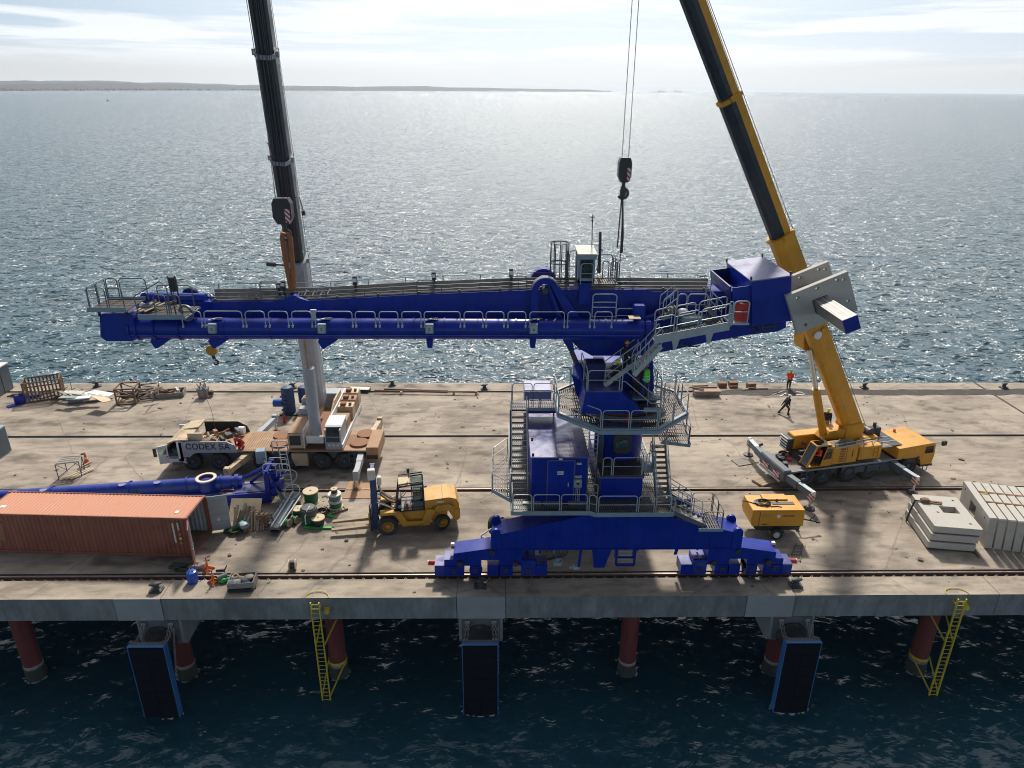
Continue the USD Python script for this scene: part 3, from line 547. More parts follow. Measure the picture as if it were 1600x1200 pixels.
def deck_sheet(y0, y1, z=0.0):
    xs = np.arange(-XR, XR+1e-6, STEP); ys = np.linspace(y0, y1, max(2, int(round((y1-y0)/STEP))+1)); gx, gy = np.meshgrid(xs, ys)
    P = np.stack([gx, gy, np.full_like(gx, z)], -1).reshape(-1, 3); w, h = len(xs), len(ys)
    i = (np.arange(h-1)[:, None]*w+np.arange(w-1)[None, :]).ravel(); f = np.vstack([np.stack([i, i+1, i+w+1], 1), np.stack([i, i+w+1, i+w], 1)])
    q = P*V(1, 1, 0); fb = meshkit.fbm(q*V(1.1, 2.2, 0)+5, 5, 3); fc = meshkit.fbm(q*V(.16, .5, 0)+9, 5, 11); fd = meshkit.fbm(q*V(.35, .7, 0)+31, 5, 23)
    st = np.clip((fc-0.50)*2.6, 0, .5)*np.clip(fb*2.2-.45, .2, 1)+np.clip((fb-0.57)*2.8, 0, .4)
    for (sx, sy, rx, ry, s) in STAINS_AND_SHADE:
        d = np.sqrt(((P[:, 0]-sx)/rx)**2+((P[:, 1]-sy)/ry)**2); st = np.maximum(st, s*np.clip((1.25-d+(fb-.5)*2.4)*1.6, 0, 1))
    # tyre tracks: long faint bands that wander along the quay
    for yy, a in ((47.0, .16), (45.3, .15), (52.5, .12), (54.6, .12), (37.8, .16), (35.6, .16), (56.6, .10)):
        st = st+a*np.exp(-((P[:, 1]-yy-1.2*np.sin(P[:, 0]*.06+yy))/.28)**2)*np.clip(fd*2-.5, 0, 1)
    wo = np.clip((fd-0.5)*1.6, 0, .4)*.8
    for (sx, sy, rx, ry, s) in WORN:
        d = np.sqrt(((P[:, 0]-sx)/rx)**2+((P[:, 1]-sy)/ry)**2); wo = np.maximum(wo, s*np.clip((1.2-d+(fb-.5)*2)*1.3, 0, 1))
    # pale dust along the edges of the quay
    wo = np.maximum(wo, .45*np.exp(-np.minimum(P[:, 1]-QN, QF-P[:, 1])/.35)*np.clip(fb*2-.4, 0, 1))
    return (P, f), np.clip(st, 0, .85), np.clip(wo, 0, .8)
R1, R2, TR = 32.45, 41.6, 49.6
STRIPS = [(QN, R1-.30), (R1+.30, R2-.28), (R2+.28, TR-.19), (TR+.19, 58.25), (58.6, QF)]
quay = thing('quay_deck', 'pale concrete quay deck with rail grooves, seen from above', 'quay', (0, 45, 0), kind='structure')
from pxr import Vt
for k, (a, b) in enumerate(STRIPS):
    mesh, st, wo = deck_sheet(a, b)
    p = quay.part('deck_slab', mesh, 'deck'); g = UsdGeom.Mesh.Get(stage, p.path)
    for nm, arr in (('stain_shade', st), ('worn', wo)):
        UsdGeom.PrimvarsAPI(g).CreatePrimvar(nm, Sdf.ValueTypeNames.FloatArray, 'vertex').Set(Vt.FloatArray.FromNumpy(arr.astype(np.float32)))
    quay.part('deck_body', MB().ab(-XR, XR, a+(0.9 if k == 0 else 0), b, -0.62, -0.005), 'face')
quay.part('trench_floor', MB().ab(-XR, XR, R1-.30, R1+.30, -.62, -.13).ab(-XR, XR, R2-.28, R2+.28, -.62, -.13).ab(-XR, XR, TR-.19, TR+.19, -.62, -.10).ab(-XR, XR, 58.25, 58.6, -.62, -.12), 'gap')
# the front beam in cast lengths with narrow joints between them
BX = [-62, -52.6, -43.3, -34.0, -20.45, -17.95, -2.3, .32, 13.3, 15.9, 27.0, 36.4, 45.7, 55.0, 62]
for a, b in zip(BX[:-1], BX[1:]):
    proud = 0.03 if (a, b) in ((-20.45, -17.95), (-2.3, .32), (13.3, 15.9)) else 0.0
    quay.part('edge_beam', MB().ab(a+.015, b-.015, QN-proud, QN+.9, -1.42, -.006, .012), 'block' if proud else 'face')
for x in np.arange(-56, 60, 9.35): quay.part('cross_beam', MB().ab(x-.6, x+.6, QN+.95, QF-.3, -1.7, -.63), 'face')
quay.part('back_beam', MB().ab(-XR, XR, QF-.3, QF, -1.4, -.006), 'face')
# joints in the deck, filled dark
jm = MB()
for (x, y0, y1, w) in [(44.3, R2+.4, 58.2, .24), (44.3, 58.65, QF, .24), (27.0, QN+.02, R1-.32, .03), (.30, QN+.02, R1-.32, .025), (-2.3, QN+.02, R1-.32, .02), (-17.95, QN+.02, R1-.32, .025), (15.9, QN+.02, R1-.32, .03)]:
    jm.ab(x-w/2, x+w/2, y0, y1, -.002, .004)
quay.part('joint_filler', jm, 'gap')
# broken asphalt along the far service trench
pts_a, pts_b = [], []
for x in np.arange(17.5, 62, .35):
    k = min(1, (x-17)/8.0); pts_a.append((x, 57.85-.25*k+.28*(meshkit.fbm(V(x*.8, 1, 0), 3, 5)-.5)*2)); pts_b.append((x, 58.7+.28*k+.30*(meshkit.fbm(V(x*.6, 7, 0), 3, 8)-.5)*2))
quay.part('asphalt_strip', MB().xy(pts_a+pts_b[::-1], .001, .012), 'gap')
def crane_rail(y, label, side):
    t = thing('crane_rail', label, 'rail', (0, y, 0), kind='structure')
    t.part('rail_web', MB().ab(-XR, XR, y-.12, y+.12, -.13, -.10).ab(-XR, XR, y-.02, y+.02, -.10, .02), 'rail'); t.part('rail_head', MB().ab(-XR, XR, y-.05, y+.05, .02, .075, .008), 'rail_head')
    if y > 40: return
    m = MB()
    for x in np.arange(-40, 45, .58):
        m.ab(x-.08, x+.08, y-.30, y-.19, -.128, -.02, .01); m.cyl((x, y-.25, 0), (x, y-.25, .05), .03, n=6)
    p = t.part('rail_clips', m, 'wood_grey'); stage.GetPrimAtPath(p.path).SetCustomDataByKey('kind', 'stuff')
crane_rail(R1, 'rusty crane rail set in a groove close to the near edge of the quay', -1)
crane_rail(R2, 'rusty crane rail in a groove across the middle of the quay', -1)

# ---- piles, fenders, ladders
pile_px = [(40, 1000, 'leftmost red oxide pile under the quay edge'), (290, 1035, 'red oxide pile behind the left fender'), (526, 1010, 'red oxide pile beside the left yellow ladder'), (982, 1010, 'red oxide pile standing alone right of the middle fender'), (1208, 1030, 'red oxide pile behind the right fender'), (1440, 1010, 'red oxide pile beside the right yellow ladder')]
PILES = []
for k, (x, y, lab) in enumerate(pile_px):
    zz = {0: -3.6, 1: -5.4, 2: -4.0, 3: -4.0, 4: -5.2, 5: -4.0}[k]; p = at(x, y, Y=32.15); X = p[0]; PILES.append(X)
    if k == 0:
        pile0 = thing('quay_pile', lab, 'pile', (X, 32.15, 0), local=True, group='piles along the front of the quay')
        pile0.part('shaft', MB().cyl((0, 0, -6.0), (0, 0, -1.4), .49, n=28), 'pile', smooth=40); pile0.part('pale_ring', MB().lathe([(.495, -5.95), (.515, -5.9), (.515, -5.78), (.492, -5.72)], (0, 0, 0), n=28), 'chain', smooth=60); pile0.part('splash_band', MB().lathe([(.50, -9.5), (.53, -7.0), (.54, -6.3), (.505, -5.93), (.3, -5.9)], (0, 0, 0), n=28), 'pile_band', smooth=60)
    else: dup(pile0, lab, 'pile', (X, 32.15, 0), group='piles along the front of the quay')
def fender():
    t = thing('quay_fender', 'dark fender with a blue frame, hanging at the left end of the quay', 'fender', (-18.9, 29.0, 0), local=True, group='fenders along the quay')
    b = t.part('support_block', MB().yz([(1.62, -1.46), (1.62, -3.0), (1.85, -3.35), (3.6, -3.35), (3.6, -1.46)], -1.2, 1.2), 'block')
    t.part('bracket_plate', MB().ab(-1.05, 1.05, 1.50, 1.61, -3.0, -1.5, .02), 'galv_dark')
    t.part('cone', MB().lathe([(.85, 0), (.85, .08), (.62, .25), (.55, .6), (.62, .95), (.78, 1.05), (.78, 1.12)], (0, 1.49, -2.72), (0, -1, 0), 28), 'rubber', smooth=50)
    t.part('panel_body', MB().ab(-.92, .92, .02, .36, -8.0, -1.88, .02), 'chassis')
    for sx in (-.94, .94): t.part('edge_strip', MB().ab(sx-.018, sx+.018, -.06, .36, -8.0, -1.87), 'fender_blue')
    t.part('backing_plate', MB().ab(-.90, .90, -.02, .018, -7.95, -1.93), 'fender_face')
    for j in range(8):
        for i in range(2):
            t.part('facing_pad', MB().ab(-.915+i*.922, -.007+i*.922, -.06, -.022, -2.73-.74*j, -2.0-.74*j, .012), 'fender_face')
    t.part('top_lip', MB().ab(-.96, .96, -.08, .06, -1.90, -1.84, .015), 'fender_blue')
    for sx in (-.72, .72):
        ch = t.part('chain_shackle', MB().ab(sx-.14, sx+.14, 1.36, 1.50, -1.75, -1.55, .03).cyl((sx, 1.43, -1.9), (sx, 1.43, -1.6), .06, n=8), 'chain')
        a, e = V(sx, 1.36, -1.7), V(sx*1.08, .22, -1.80)
        for off in (-.07, .07):
            n = 8; links = MB()
            for k in range(n):
                u = (k+.5)/n; c = a*(1-u)+e*u+V(off, 0, -.34*math.sin(PI*u)*.9); d = (e-a)/n*.78+V(0, 0, -.34*.9*PI/n*math.cos(PI*u)); d1 = d/np.linalg.norm(d)
                x, y, z = frame(d1); w = x if k % 2 else y; L = .13
                ring = [c+d1*(L*.6*math.cos(q))+w*(.055*math.sin(q)) for q in np.linspace(0, 2*PI, 10, endpoint=False)]; links.tube(ring, .018, 5, closed=True)
            ch.part('chain', links, 'chain', smooth=60)
    links = MB()
    for k in range(22):
        u = (k+.5)/22; c = V(.95, 1.2-.75*u, -1.75-2.6*u+.0); d1 = V(0, -.28, -.96); x, y, z = frame(d1); w = x if k % 2 else y
        links.tube([c+d1*(.075*math.cos(q))+w*(.045*math.sin(q)) for q in np.linspace(0, 2*PI, 8, endpoint=False)], .016, 5, closed=True)
    t.part('weight_chain', links, 'chain', smooth=60)
    return t
f0 = fender(); f0_prim = stage.GetPrimAtPath(f0.path)
fx = [at(236, 940, Y=29.0, )[0], 0, 0]
FX = [float(at(227, 1008, Y=29.15)[0]), float(at(750, 1005, Y=29.15)[0]), float(at(1257, 1000, Y=29.15)[0])]
UsdGeom.Xformable(f0_prim).GetOrderedXformOps()[0].Set(Gf.Matrix4d(1).SetTranslate(Gf.Vec3d(FX[0], 29.15, 0)))
dup(f0, 'dark fender with a blue frame, below the middle bollard at the blue machine', 'fender', (FX[1], 29.15, 0), group='fenders along the quay')
dup(f0, 'dark fender with a blue frame, hanging below the right bollard', 'fender', (FX[2], 29.15, 0), group='fenders along the quay')
def quay_ladder(X, pilex, label, side):
    t = thing('quay_ladder', label, 'ladder', (X, 30.25, 0), group='yellow ladders on the quay edge'); y = 30.2
    for s in (-.22, .22): t.part('stile', MB().bar((X+s, y, -7.2), (X+s, y, .02), .06, .09, up=(0, 1, 0)), 'safety_yellow')
    for k in range(26): t.part('rung', MB().cyl((X-.22, y, -7.0+.275*k), (X+.22, y, -7.0+.275*k), .019, n=6), 'safety_yellow')
    for z in (-2.0, -5.6):
        t.part('pile_clamp', MB().lathe([(.50, -.07), (.54, -.07), (.54, .07), (.50, .07)], (pilex, 32.15, z), n=24), 'safety_yellow', smooth=40)
        for s in (-.22, .22): t.part('brace', MB().bar((X+s, y+.02, z-.9), (pilex+(.5 if s > 0 else -.5), 32.0, z), .07, .05), 'safety_yellow')
    t.part('hoop', MB().tube(arc((X, QN+.03, .02), .62, 0, PI, (1, 0, 0), (0, .75, 0.05), 14), .022, 6), 'safety_yellow', smooth=60)
    o = .52; t.part('wall_bracket', MB().ab(X+o-.15, X+o+.15, QN-.14, QN-.01, -.85, -.55, .02).cyl((X+o, QN-.16, -.7), (X+o, QN-.30, -.7), .14, n=10), 'safety_yellow')
    for s in (-.22, .22): t.part('standoff', MB().bar((X+s, y, -.35), (X+s, QN-.01, -.35), .05), 'safety_yellow')
quay_ladder(float(at(500, 1010, Y=30.2)[0]), PILES[2], 'long yellow ladder with clamps round the pile in the left half', 1)
quay_ladder(float(at(1481, 1010, Y=30.2)[0]), PILES[5], 'long yellow ladder with clamps round the pile near the right edge', -1)
# ---- bollards
def bollard():
    t = thing('mooring_bollard', 'black tee bollard on the near edge, left of the blue drum', 'bollard', (-18.44, 31.3, 0), local=True, group='mooring bollards'); SB = .66
    sc = lambda m: MB().add(m.mesh()[0]*SB, m.mesh()[1])
    t.part('base_plate', sc(MB().xy([(-.52, -.30), (-.40, -.42), (.40, -.42), (.52, -.30), (.52, .30), (.40, .42), (-.40, .42), (-.52, .30)], 0, .13)), 'bollard')
    t.part('post', sc(MB().lathe([(.42, .13), (.30, .17), (.24, .28), (.22, .45), (.25, .55), (.27, .6)], (0, 0, 0), n=20)), 'bollard', smooth=50)
    m = MB().hull(np.vstack([trimesh.creation.icosphere(1, r).vertices*V(1, 1, .55)+V(*c) for r, c in ((.30, (0, 0, .62)), (.16, (.33, .1, .66)), (.17, (-.36, -.06, .60)))]))
    t.part('horn', sc(m), 'bollard', smooth=40)
    for k in range(6): a = k*PI/3+.3; t.part('bolt', sc(MB().cyl((.40*math.cos(a), .34*math.sin(a), .13), (.40*math.cos(a), .34*math.sin(a), .18), .045, n=6)), 'dark_steel')
    return t
bol = bollard()
for (x, y, rz, lab) in [(751, 916, PI, 'black tee bollard in front of the left bogies of the blue machine'), (1243, 915, PI, 'black tee bollard in front of the right red buffer'),
                        (152, 604, .4, 'black bollard on the far edge behind the pile of boards'), (458, 606, .3, 'black bollard on the far edge behind the dark blue pump'), (757, 608, .1, 'black bollard on the far edge at the right end of the long pipe'),
                        (1350, 606, 3.3, 'black bollard on the far edge right of the yellow boom'), (1568, 606, 3.3, 'black bollard on the far edge beside the dark joint at the right'), (613, 602, .2, 'low black bollard on the far edge behind the pale board')]:
    p = at(x, y, z=0); dup(bol, lab, 'bollard', (p[0], p[1], 0), rz, group='mooring bollards')
# ---- the far shore, and boats
def shore(dist_pts, prof, name, mat, label):
    """land as a strip: shoreline points on the water, rising to a ridge behind."""
    V_, F_, w = [], [], 14; n = len(dist_pts)
    for k, ((X, Y), h) in enumerate(zip(dist_pts, prof)):
        d = V(X, Y, 0)/math.hypot(X, Y)
        for j in range(w):
            u = j/(w-1); p = V(X, Y, 0)+d*1500*u; hh = h*(1-(1-u)**2.0)*(.72+.55*meshkit.fbm(p/420.0+3, 5, 4))
            V_.append([p[0], p[1], WATER_Z+(-2 if j == 0 else 2+hh)])
    for k in range(n-1):
        for j in range(w-1):
            a = k*w+j; F_ += [[a, a+1, a+w+1], [a, a+w+1, a+w]]
    single(name, MB().add(V_, F_), mat, label, kind='structure')
MAT['land'] = paint('far_land', (0.024, 0.026, 0.030), 0.95, 0.35, 0.006, dirt=0.35, dcol=(0.016, 0.020, 0.017), dscale=0.01)
sp, sh, sp2, sh2 = [], [], [], []
for k, x in enumerate(np.linspace(-700, 930, 120)):
    u = max(0.0, x)/930.0; dist = 5600+9000*u**1.25
    yaw_ = math.atan((x-800)/FPX/ (CF[1]/1.0))+math.radians(YAW); X, Y = dist*math.sin(yaw_), dist*math.cos(yaw_)
    hpx = np.interp(x, [-700, 0, 60, 130, 210, 330, 410, 480, 600, 640, 760, 800, 900, 930], [15, 11, 10, 12, 15, 14, 11, 8, 9, 10, 7, 6, 4, 1]); sp.append((X, Y)); sh.append(hpx*dist/FPX*.66)
    sp2.append((X*1.35, Y*1.35)); sh2.append(np.interp(x, [-700, 0, 130, 260, 420, 700, 930], [15, 15, 13, 12, 8, 3, 1])*dist*1.35/FPX*.85)
shore(sp, sh, 'coast_hills', 'land', 'low hazy coast along the horizon on the left')
shore(sp2, sh2, 'distant_hills', 'land', 'second, paler line of hills behind the coast')
hs = MB()
for k in range(260):
    j = rng.integers(50, 95); X, Y = sp[j]; a = rng.uniform(.0, 1); X = X*(1-a)+sp[j+1][0]*a; Y = Y*(1-a)+sp[j+1][1]*a; q = 1.006+rng.uniform(0, .02)
    s = rng.uniform(9, 24); hs.ab(X*q-s, X*q+s, Y*q-s*.5, Y*q+s*.5, WATER_Z, WATER_Z+6+rng.uniform(2, 9)+sh[j]*.05)
single('coast_buildings', hs, 'far_wall', 'pale specks of buildings along the hazy shore', 'buildings', kind='stuff')
def small_boat(x, y, label, L=9.0):
    p = at(x, y, z=WATER_Z); t = thing('fishing_boat', label, 'boat', p, .2, local=True)
    t.part('hull', MB().xy([(-L/2, -.9), (L*.3, -1.1), (L/2, 0), (L*.3, 1.1), (-L/2, .9)], -.3, .9), 'white'); t.part('wheelhouse', MB().ab(-L*.25, L*.05, -.7, .7, .9, 2.6, .1), 'dark_steel'); t.part('mast', MB().cyl((0, 0, .9), (0, 0, 5), .08, n=6), 'dark_steel')
small_boat(169, 158, 'tiny boat on the water at the far left'); small_boat(1437, 157, 'tiny boat on the water under the horizon at the far right'); small_boat(1384, 158, 'tiny boat just left of the other one under the right horizon')
for (x, d, lab) in ((997, 15000, 'faint ship with masts on the horizon by the hoisting ropes'), (1019, 15500, 'faint ship on the horizon just right of the hoisting ropes')):
    a = math.atan((x-800)/FPX/CF[1])+math.radians(YAW); t = thing('distant_ship', lab, 'ship', (d*math.sin(a), d*math.cos(a), WATER_Z), .1, local=True)
    t.part('hull', MB().xy([(-80, -12), (60, -12), (85, 0), (60, 12), (-80, 12)], -1, 12), 'dark_steel'); t.part('superstructure', MB().ab(-75, -55, -10, 10, 12, 34), 'white')
    for q in (-30, 5, 40): t.part('mast', MB().ab(q-2, q+2, -2, 2, 12, 44), 'dark_steel')
# ---- sea haze
hz = usdkit.material(stage, '/World/Looks/sea_haze', {'v': ('principled_volume', {'color': (0.80, 0.90, 1.0), 'density': 0.00004, 'anisotropy': 0.3})}, volume='v.volume')
MAT['haze'] = hz
# ================================================================ the blue ship unloader
def PX(pts, Y): return [tuple(at(x, y, Y=Y)[[0, 2]]) for x, y in pts]
U = thing('ship_unloader', 'huge dark blue ship unloading machine on rails with a long horizontal boom', 'unloader', (6.3, 35.9, 0))
PC = 6.28; GY = 4.5                     # portal centre and platform level
for yf, yb in ((31.8, 33.1),):
    prof = [(-.42, 2.22), (-.42, 3.02), (4.7, 4.36), (7.9, 4.38), (8.5, 4.30), (9.3, 4.05), (12.95, 3.12), (12.95, 2.22)]
    sb = U.part('sill_beam', MB().xz(prof, yf, yb), 'blue')
    sb.part('flange', MB().xz([(x, z-.0) for x, z in [(-.46, 2.16), (-.46, 2.22), (12.99, 2.22), (12.99, 2.16)]], yf-.05, yb+.05), 'blue')
    for x in (1.6, 3.4, 9.6, 11.3): sb.part('weld_stiffener', MB().bar((x, yf-.012, 2.24), (x, yf-.012, 2.9), .03, .02), 'blue')
    for xs in (-.20, 12.75):
        for y0 in (yf-.06, yb-.10): U.part('lifting_lug', MB().xz([(xs-.26, 2.25)]+[(xs+.26*math.cos(a), 3.22+.26*math.sin(a)) for a in np.linspace(PI, 0, 12)]+[(xs+.26, 2.25)], y0, y0+.16).cyl((xs, y0-.03, 3.24), (xs, y0+.2, 3.24), .07, n=10), 'blue')
    yc = (yf+yb)/2; by0, by1 = yc-.42, yc+.42
    for pin, sg in ((-.40, 1), (12.95, -1)):
        G = lambda pts: [(pin+sg*x, z) for x, z in (pts if sg > 0 else pts[::-1])]
        bb = U.part('balance_beam', MB().xz(G([(-2.1, 1.42), (-2.1, 1.84), (-.15, 2.16), (1.62, 2.16), (1.62, 1.30), (.55, 1.30), (.42, 1.42)]), by0-.12, by1+.12), 'blue')
        for dx, dz in ((0, 1.93), (-1.75, 1.18), (1.25, 1.18)): bb.part('pivot_pin', MB().lathe([(.001, .06), (.07, .06), (.08, .10), (.14, .10), (.15, .0), (.15, -.1)], (pin+sg*dx, by0-.13, dz), (0, -1, 0), 14), 'dark_steel', smooth=40)
        for lo, (g0, g1) in ((-1, (-2.62, -.62)), (1, (.35, 2.35))):
            e = U.part('bogie_frame', MB().xz(G([(g0, .55), (g0, 1.36), (g1, 1.36), (g1, .55), (g1-.42, .55), (g1-.42, .95), (g0+.75, .95), (g0+.75, .55)]), by0, by1), 'blue')
        for c0, c1, zt in ((-3.15, -2.60, 1.0), (-2.62, -1.55, .94), (-1.22, -.62, .94), (-.28, .40, .96), (.33, 1.12, .94), (1.58, 2.36, 1.32), (2.34, 3.0, .98)):
            w = U.part('wheel_housing', MB().xz(G([(c0, .34), (c0, zt), (c1, zt), (c1, .34)]), by0-.05, by1+.05), 'blue_dusty' if zt > .99 else 'blue')
            w.part('cover_plate', MB().xz(G([(c0+.02, zt), (c0+.02, zt+.012), (c1-.02, zt+.012), (c1-.02, zt)]), by0, by1), 'blue_roof' if c0 < -2.5 else 'blue_dusty')
        for dx in (-2.1, -.92, .72, 1.97):
            U.part('rail_wheel', MB().lathe([(.001, -.07), (.36, -.07), (.36, -.06), (.31, -.05), (.31, .05), (.36, .06), (.36, .07), (.001, .07)], (pin+sg*dx, yc, .385), (0, 1, 0), 22), 'dark_steel', smooth=30)
            U.part('axle_ring', MB().lathe([(.05, .02), (.06, .08), (.12, .08), (.13, -.02)], (pin+sg*dx, by0-.05, .72), (0, -1, 0), 14), 'dark_steel', smooth=30)
        U.part('buffer', MB().cyl((pin-sg*3.15, yc, .86), (pin-sg*3.52, yc, .86), .14, n=14), 'red', smooth=40)
        U.part('buffer_tip', MB().cyl((pin-sg*3.52, yc, .86), (pin-sg*3.56, yc, .86), .15, n=14), 'white')
        U.part('end_lamp', MB().ab(pin-sg*2.18-.10, pin-sg*2.18+.10, yc+.1, yc+.3, 1.85, 2.0, .02), 'white'); U.part('lamp_base', MB().ab(pin-sg*2.18-.08, pin-sg*2.18+.08, yc+.1, yc+.3, 1.70, 1.85), 'red')
# cross girders between the two sills and what hangs below
for x in (3.6, 6.6): U.part('cross_girder', MB().ab(x-.45, x+.45, 33.1, 42.0, 3.0, 4.3, .02), 'blue'); U.part('far_leg', MB().ab(x-.5, x+.5, 41.2, 42.0, 1.2, 3.0, .02), 'blue')
U.part('far_bogie_frame', MB().ab(1.6, 7.6, 41.25, 41.95, .4, 1.25, .03), 'blue')
for x in (2.2, 3.6, 5.6, 7.0): U.part('rail_wheel', MB().lathe([(.001, -.07), (.36, -.07), (.31, -.05), (.31, .05), (.36, .07), (.001, .07)], (x, 41.6, .385), (0, 1, 0), 22), 'dark_steel', smooth=30)
U.part('anchor_plate', MB().xz([(5.02, 2.20), (6.10, 2.20), (5.72, .86), (5.14, .86)], 31.92, 32.4), 'blue')
U.part('drop_post', MB().bar((4.45, 32.2, 2.2), (4.35, 32.2, .75), .14), 'blue'); U.part('rail_clamp', MB().ab(4.05, 4.42, 32.15, 32.45, .52, .72, .04).cyl((3.85, 32.3, .6), (4.05, 32.3, .6), .06, n=8), 'galv')
la = U.part('cable_chute', MB().bar((3.0, 32.6, 2.2), (3.25, 32.4, .95), .42, .12).ab(2.95, 3.45, 32.2, 32.6, .75, 1.0, .04), 'toe')
for q in range(7): la.part('hose_loop', MB().tube(arc((2.65+.12*q, 32.3+.04*q, 1.6), .40, 0, 2*PI, (1, 0, 0), (0, .3, 1), 16), .03, 5), 'black', smooth=60)
fr = MB()
for (a, b) in [((6.7, 2.2), (6.7, .85)), ((7.7, 2.2), (7.7, .85)), ((6.7, .85), (7.7, .85))]: fr.bar((a[0]-.3, 32.2, a[1]), (b[0]-.3, 32.2, b[1]), .12).bar((a[0]-.22, 32.9, a[1]), (b[0]-.22, 32.9, b[1]), .12)
lad = U.part('drop_frame', fr, 'blue'); 
for z in np.arange(1.0, 2.2, .25): lad.part('rung', MB().cyl((6.5, 32.5, z), (7.35, 32.5, z), .03, n=6), 'galv')
for (a, b) in (((1.55, 32.6, 2.2), (1.5, 32.7, 1.35)), ((2.2, 32.7, 2.2), (2.25, 32.8, 1.2)), ((11.0, 32.6, 2.2), (10.95, 32.7, 1.5)), ((9.9, 32.6, 2.2), (9.8, 32.8, 1.1)), ((8.2, 32.5, 2.2), (7.5, 32.6, 1.5))): U.part('stay_bar', MB().bar(a, b, .16, .10), 'blue')
for k in range(5): U.part('hanging_cable', MB().tube([(1.6+.25*k, 32.4, 2.2), (1.75+.27*k, 32.3, 1.85-.06*k), (2.1+.25*k, 32.4, 2.2)], .025, 5), 'black', smooth=60)
# main platform with its rails
plat = Polygon([(.60, 31.72), (4.72, 31.72), (5.0, 31.55), (9.1, 31.55), (9.1, 42.4), (.60, 42.4)])
U.part('platform_frame', MB().xy(list(plat.exterior.coords)[:-1], GY-.14, GY-.02), 'toe')
U.part('platform_floor', grating(plat.buffer(-.05), GY+.03, 'y', .12, .07), 'grating')
toe(U, [(.60, 31.7, GY), (4.72, 31.7, GY), (5.0, 31.53, GY), (9.12, 31.53, GY), (9.12, 32.3, GY)], .2)
toe(U, [(.58, 31.7, GY), (.58, 42.4, GY)], .2)
railing(U, [(.66, 31.76, GY), (1.72, 31.76, GY)], 1.1, 1.1); railing(U, [(1.72, 31.76, GY), (4.62, 31.76, GY)], 1.1, 1.45); railing(U, [(4.66, 31.76, GY), (5.06, 31.6, GY)], 1.1, 1, gap=.04)
railing(U, [(5.1, 31.6, GY), (7.2, 31.6, GY), (8.1, 31.6, GY), (9.0, 31.6, GY)], 1.1, 2.2); railing(U, [(.66, 31.8, GY), (.66, 33.2, GY)], 1.1, 1.4); railing(U, [(4.75, 32.8, GY), (5.3, 32.8, GY)], 1.1, .8)
for x in (1.2, 2.3, 3.6): U.part('cable_duct', MB().ab(x, x+1.0, 31.95, 32.15, GY+.33, GY+.48, .01), 'galv_dark')
# machinery house
H = U.part('machinery_house', MB().ab(1.70, 4.62, 32.8, 38.0, GY+.03, 7.22), 'blue')
for x in np.arange(2.0, 4.6, .42): H.part('wall_rib', MB().ab(x-.018, x+.018, 32.785, 32.80, GY+.1, 7.1), 'blue')
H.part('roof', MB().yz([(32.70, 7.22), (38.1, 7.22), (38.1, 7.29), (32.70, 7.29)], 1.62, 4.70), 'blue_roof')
d = H.part('door', MB().ab(2.55, 3.92, 32.755, 32.80, GY+.12, 7.0, .01), 'blue')
d.part('door_frame', MB().ab(3.92, 3.98, 32.75, 32.79, GY+.1, 7.05).ab(2.5, 2.55, 32.75, 32.79, GY+.1, 7.05).ab(2.5, 3.98, 32.75, 32.79, 7.02, 7.08), 'blue_roof'); d.part('handle', MB().ab(3.62, 3.68, 32.70, 32.76, 5.5, 5.75, .01), 'galv')
d.part('door_sign', MB().ab(3.05, 3.36, 32.74, 32.755, 6.22, 6.42), 'white'); H.part('name_plate', MB().ab(3.1, 3.3, 32.76, 32.785, 7.08, 7.18), 'white'); H.part('lamp', MB().ab(4.05, 4.3, 32.66, 32.8, 6.86, 6.92, .01), 'white')
text_on(d, 'EX1', (3.205, 32.739, 6.27), (1, 0, 0), (0, 0, 1), .09, 'navy', .004, centre=True)
H.part('panel_sign', MB().ab(3.98, 4.30, 32.775, 32.79, 5.98, 6.16), 'galv_dark'); text_on(H, '2163', (4.14, 32.774, 6.01), (1, 0, 0), (0, 0, 1), .12, 'white', .004, centre=True)
cb = H.part('control_box', MB().ab(3.93, 4.36, 32.62, 32.79, 5.48, 5.95, .02), 'toe'); cb.part('switch', MB().cyl((4.14, 32.62, 5.75), (4.14, 32.58, 5.75), .07, n=12), 'black'); cb.part('label_plate', MB().ab(4.06, 4.22, 32.61, 32.62, 5.85, 5.92), 'hivis_yellow')
for x in (4.07, 4.16, 4.25): H.part('conduit', MB().cyl((x, 32.72, GY+.05), (x, 32.72, 5.5), .022, n=6), 'galv')
for x, y in ((1.78, 34.7), (1.75, 32.9), (4.5, 37.6)): H.part('roof_lug', MB().ab(x-.06, x+.06, y-.05, y+.05, 7.29, 7.42, .02), 'dark_steel')
# stair tower on the left
stair(U, (1.10, 33.25, GY+.03), (1.10, 36.9, 8.08), .86, 15, rails=(True, True))
low = Polygon([(-.42, 34.0), (.60, 32.9), (.60, 38.4), (-.42, 36.9)])
U.part('side_platform_floor', grating(low, GY+.02, 'y', .13, .07), 'grating'); U.part('side_platform_frame', MB().xy([(-.46, 33.95), (-.40, 33.95), (-.40, 36.9), (-.46, 36.9)], GY-.16, GY+.04), 'toe'); toe(U, [(-.44, 33.95, GY), (.60, 32.85, GY)], .22)
railing(U, [(-.42, 34.0, GY), (.56, 32.95, GY)], 1.1, 1.5); railing(U, [(-.42, 34.0, GY), (-.42, 36.9, GY), (.5, 38.3, GY)], 1.1, 1.5)
up = Polygon([(.65, 36.9), (3.3, 36.9), (3.3, 38.2), (.65, 38.2)]); UZ = 8.1
U.part('upper_landing_frame', MB().ab(.65, 3.3, 36.9, 38.2, UZ-.22, UZ-.05), 'blue_dark'); U.part('upper_landing_floor', grating(up, UZ+.02, 'y', .13, .06), 'grating'); toe(U, [(1.55, 36.88, UZ), (3.3, 36.88, UZ)], .2)
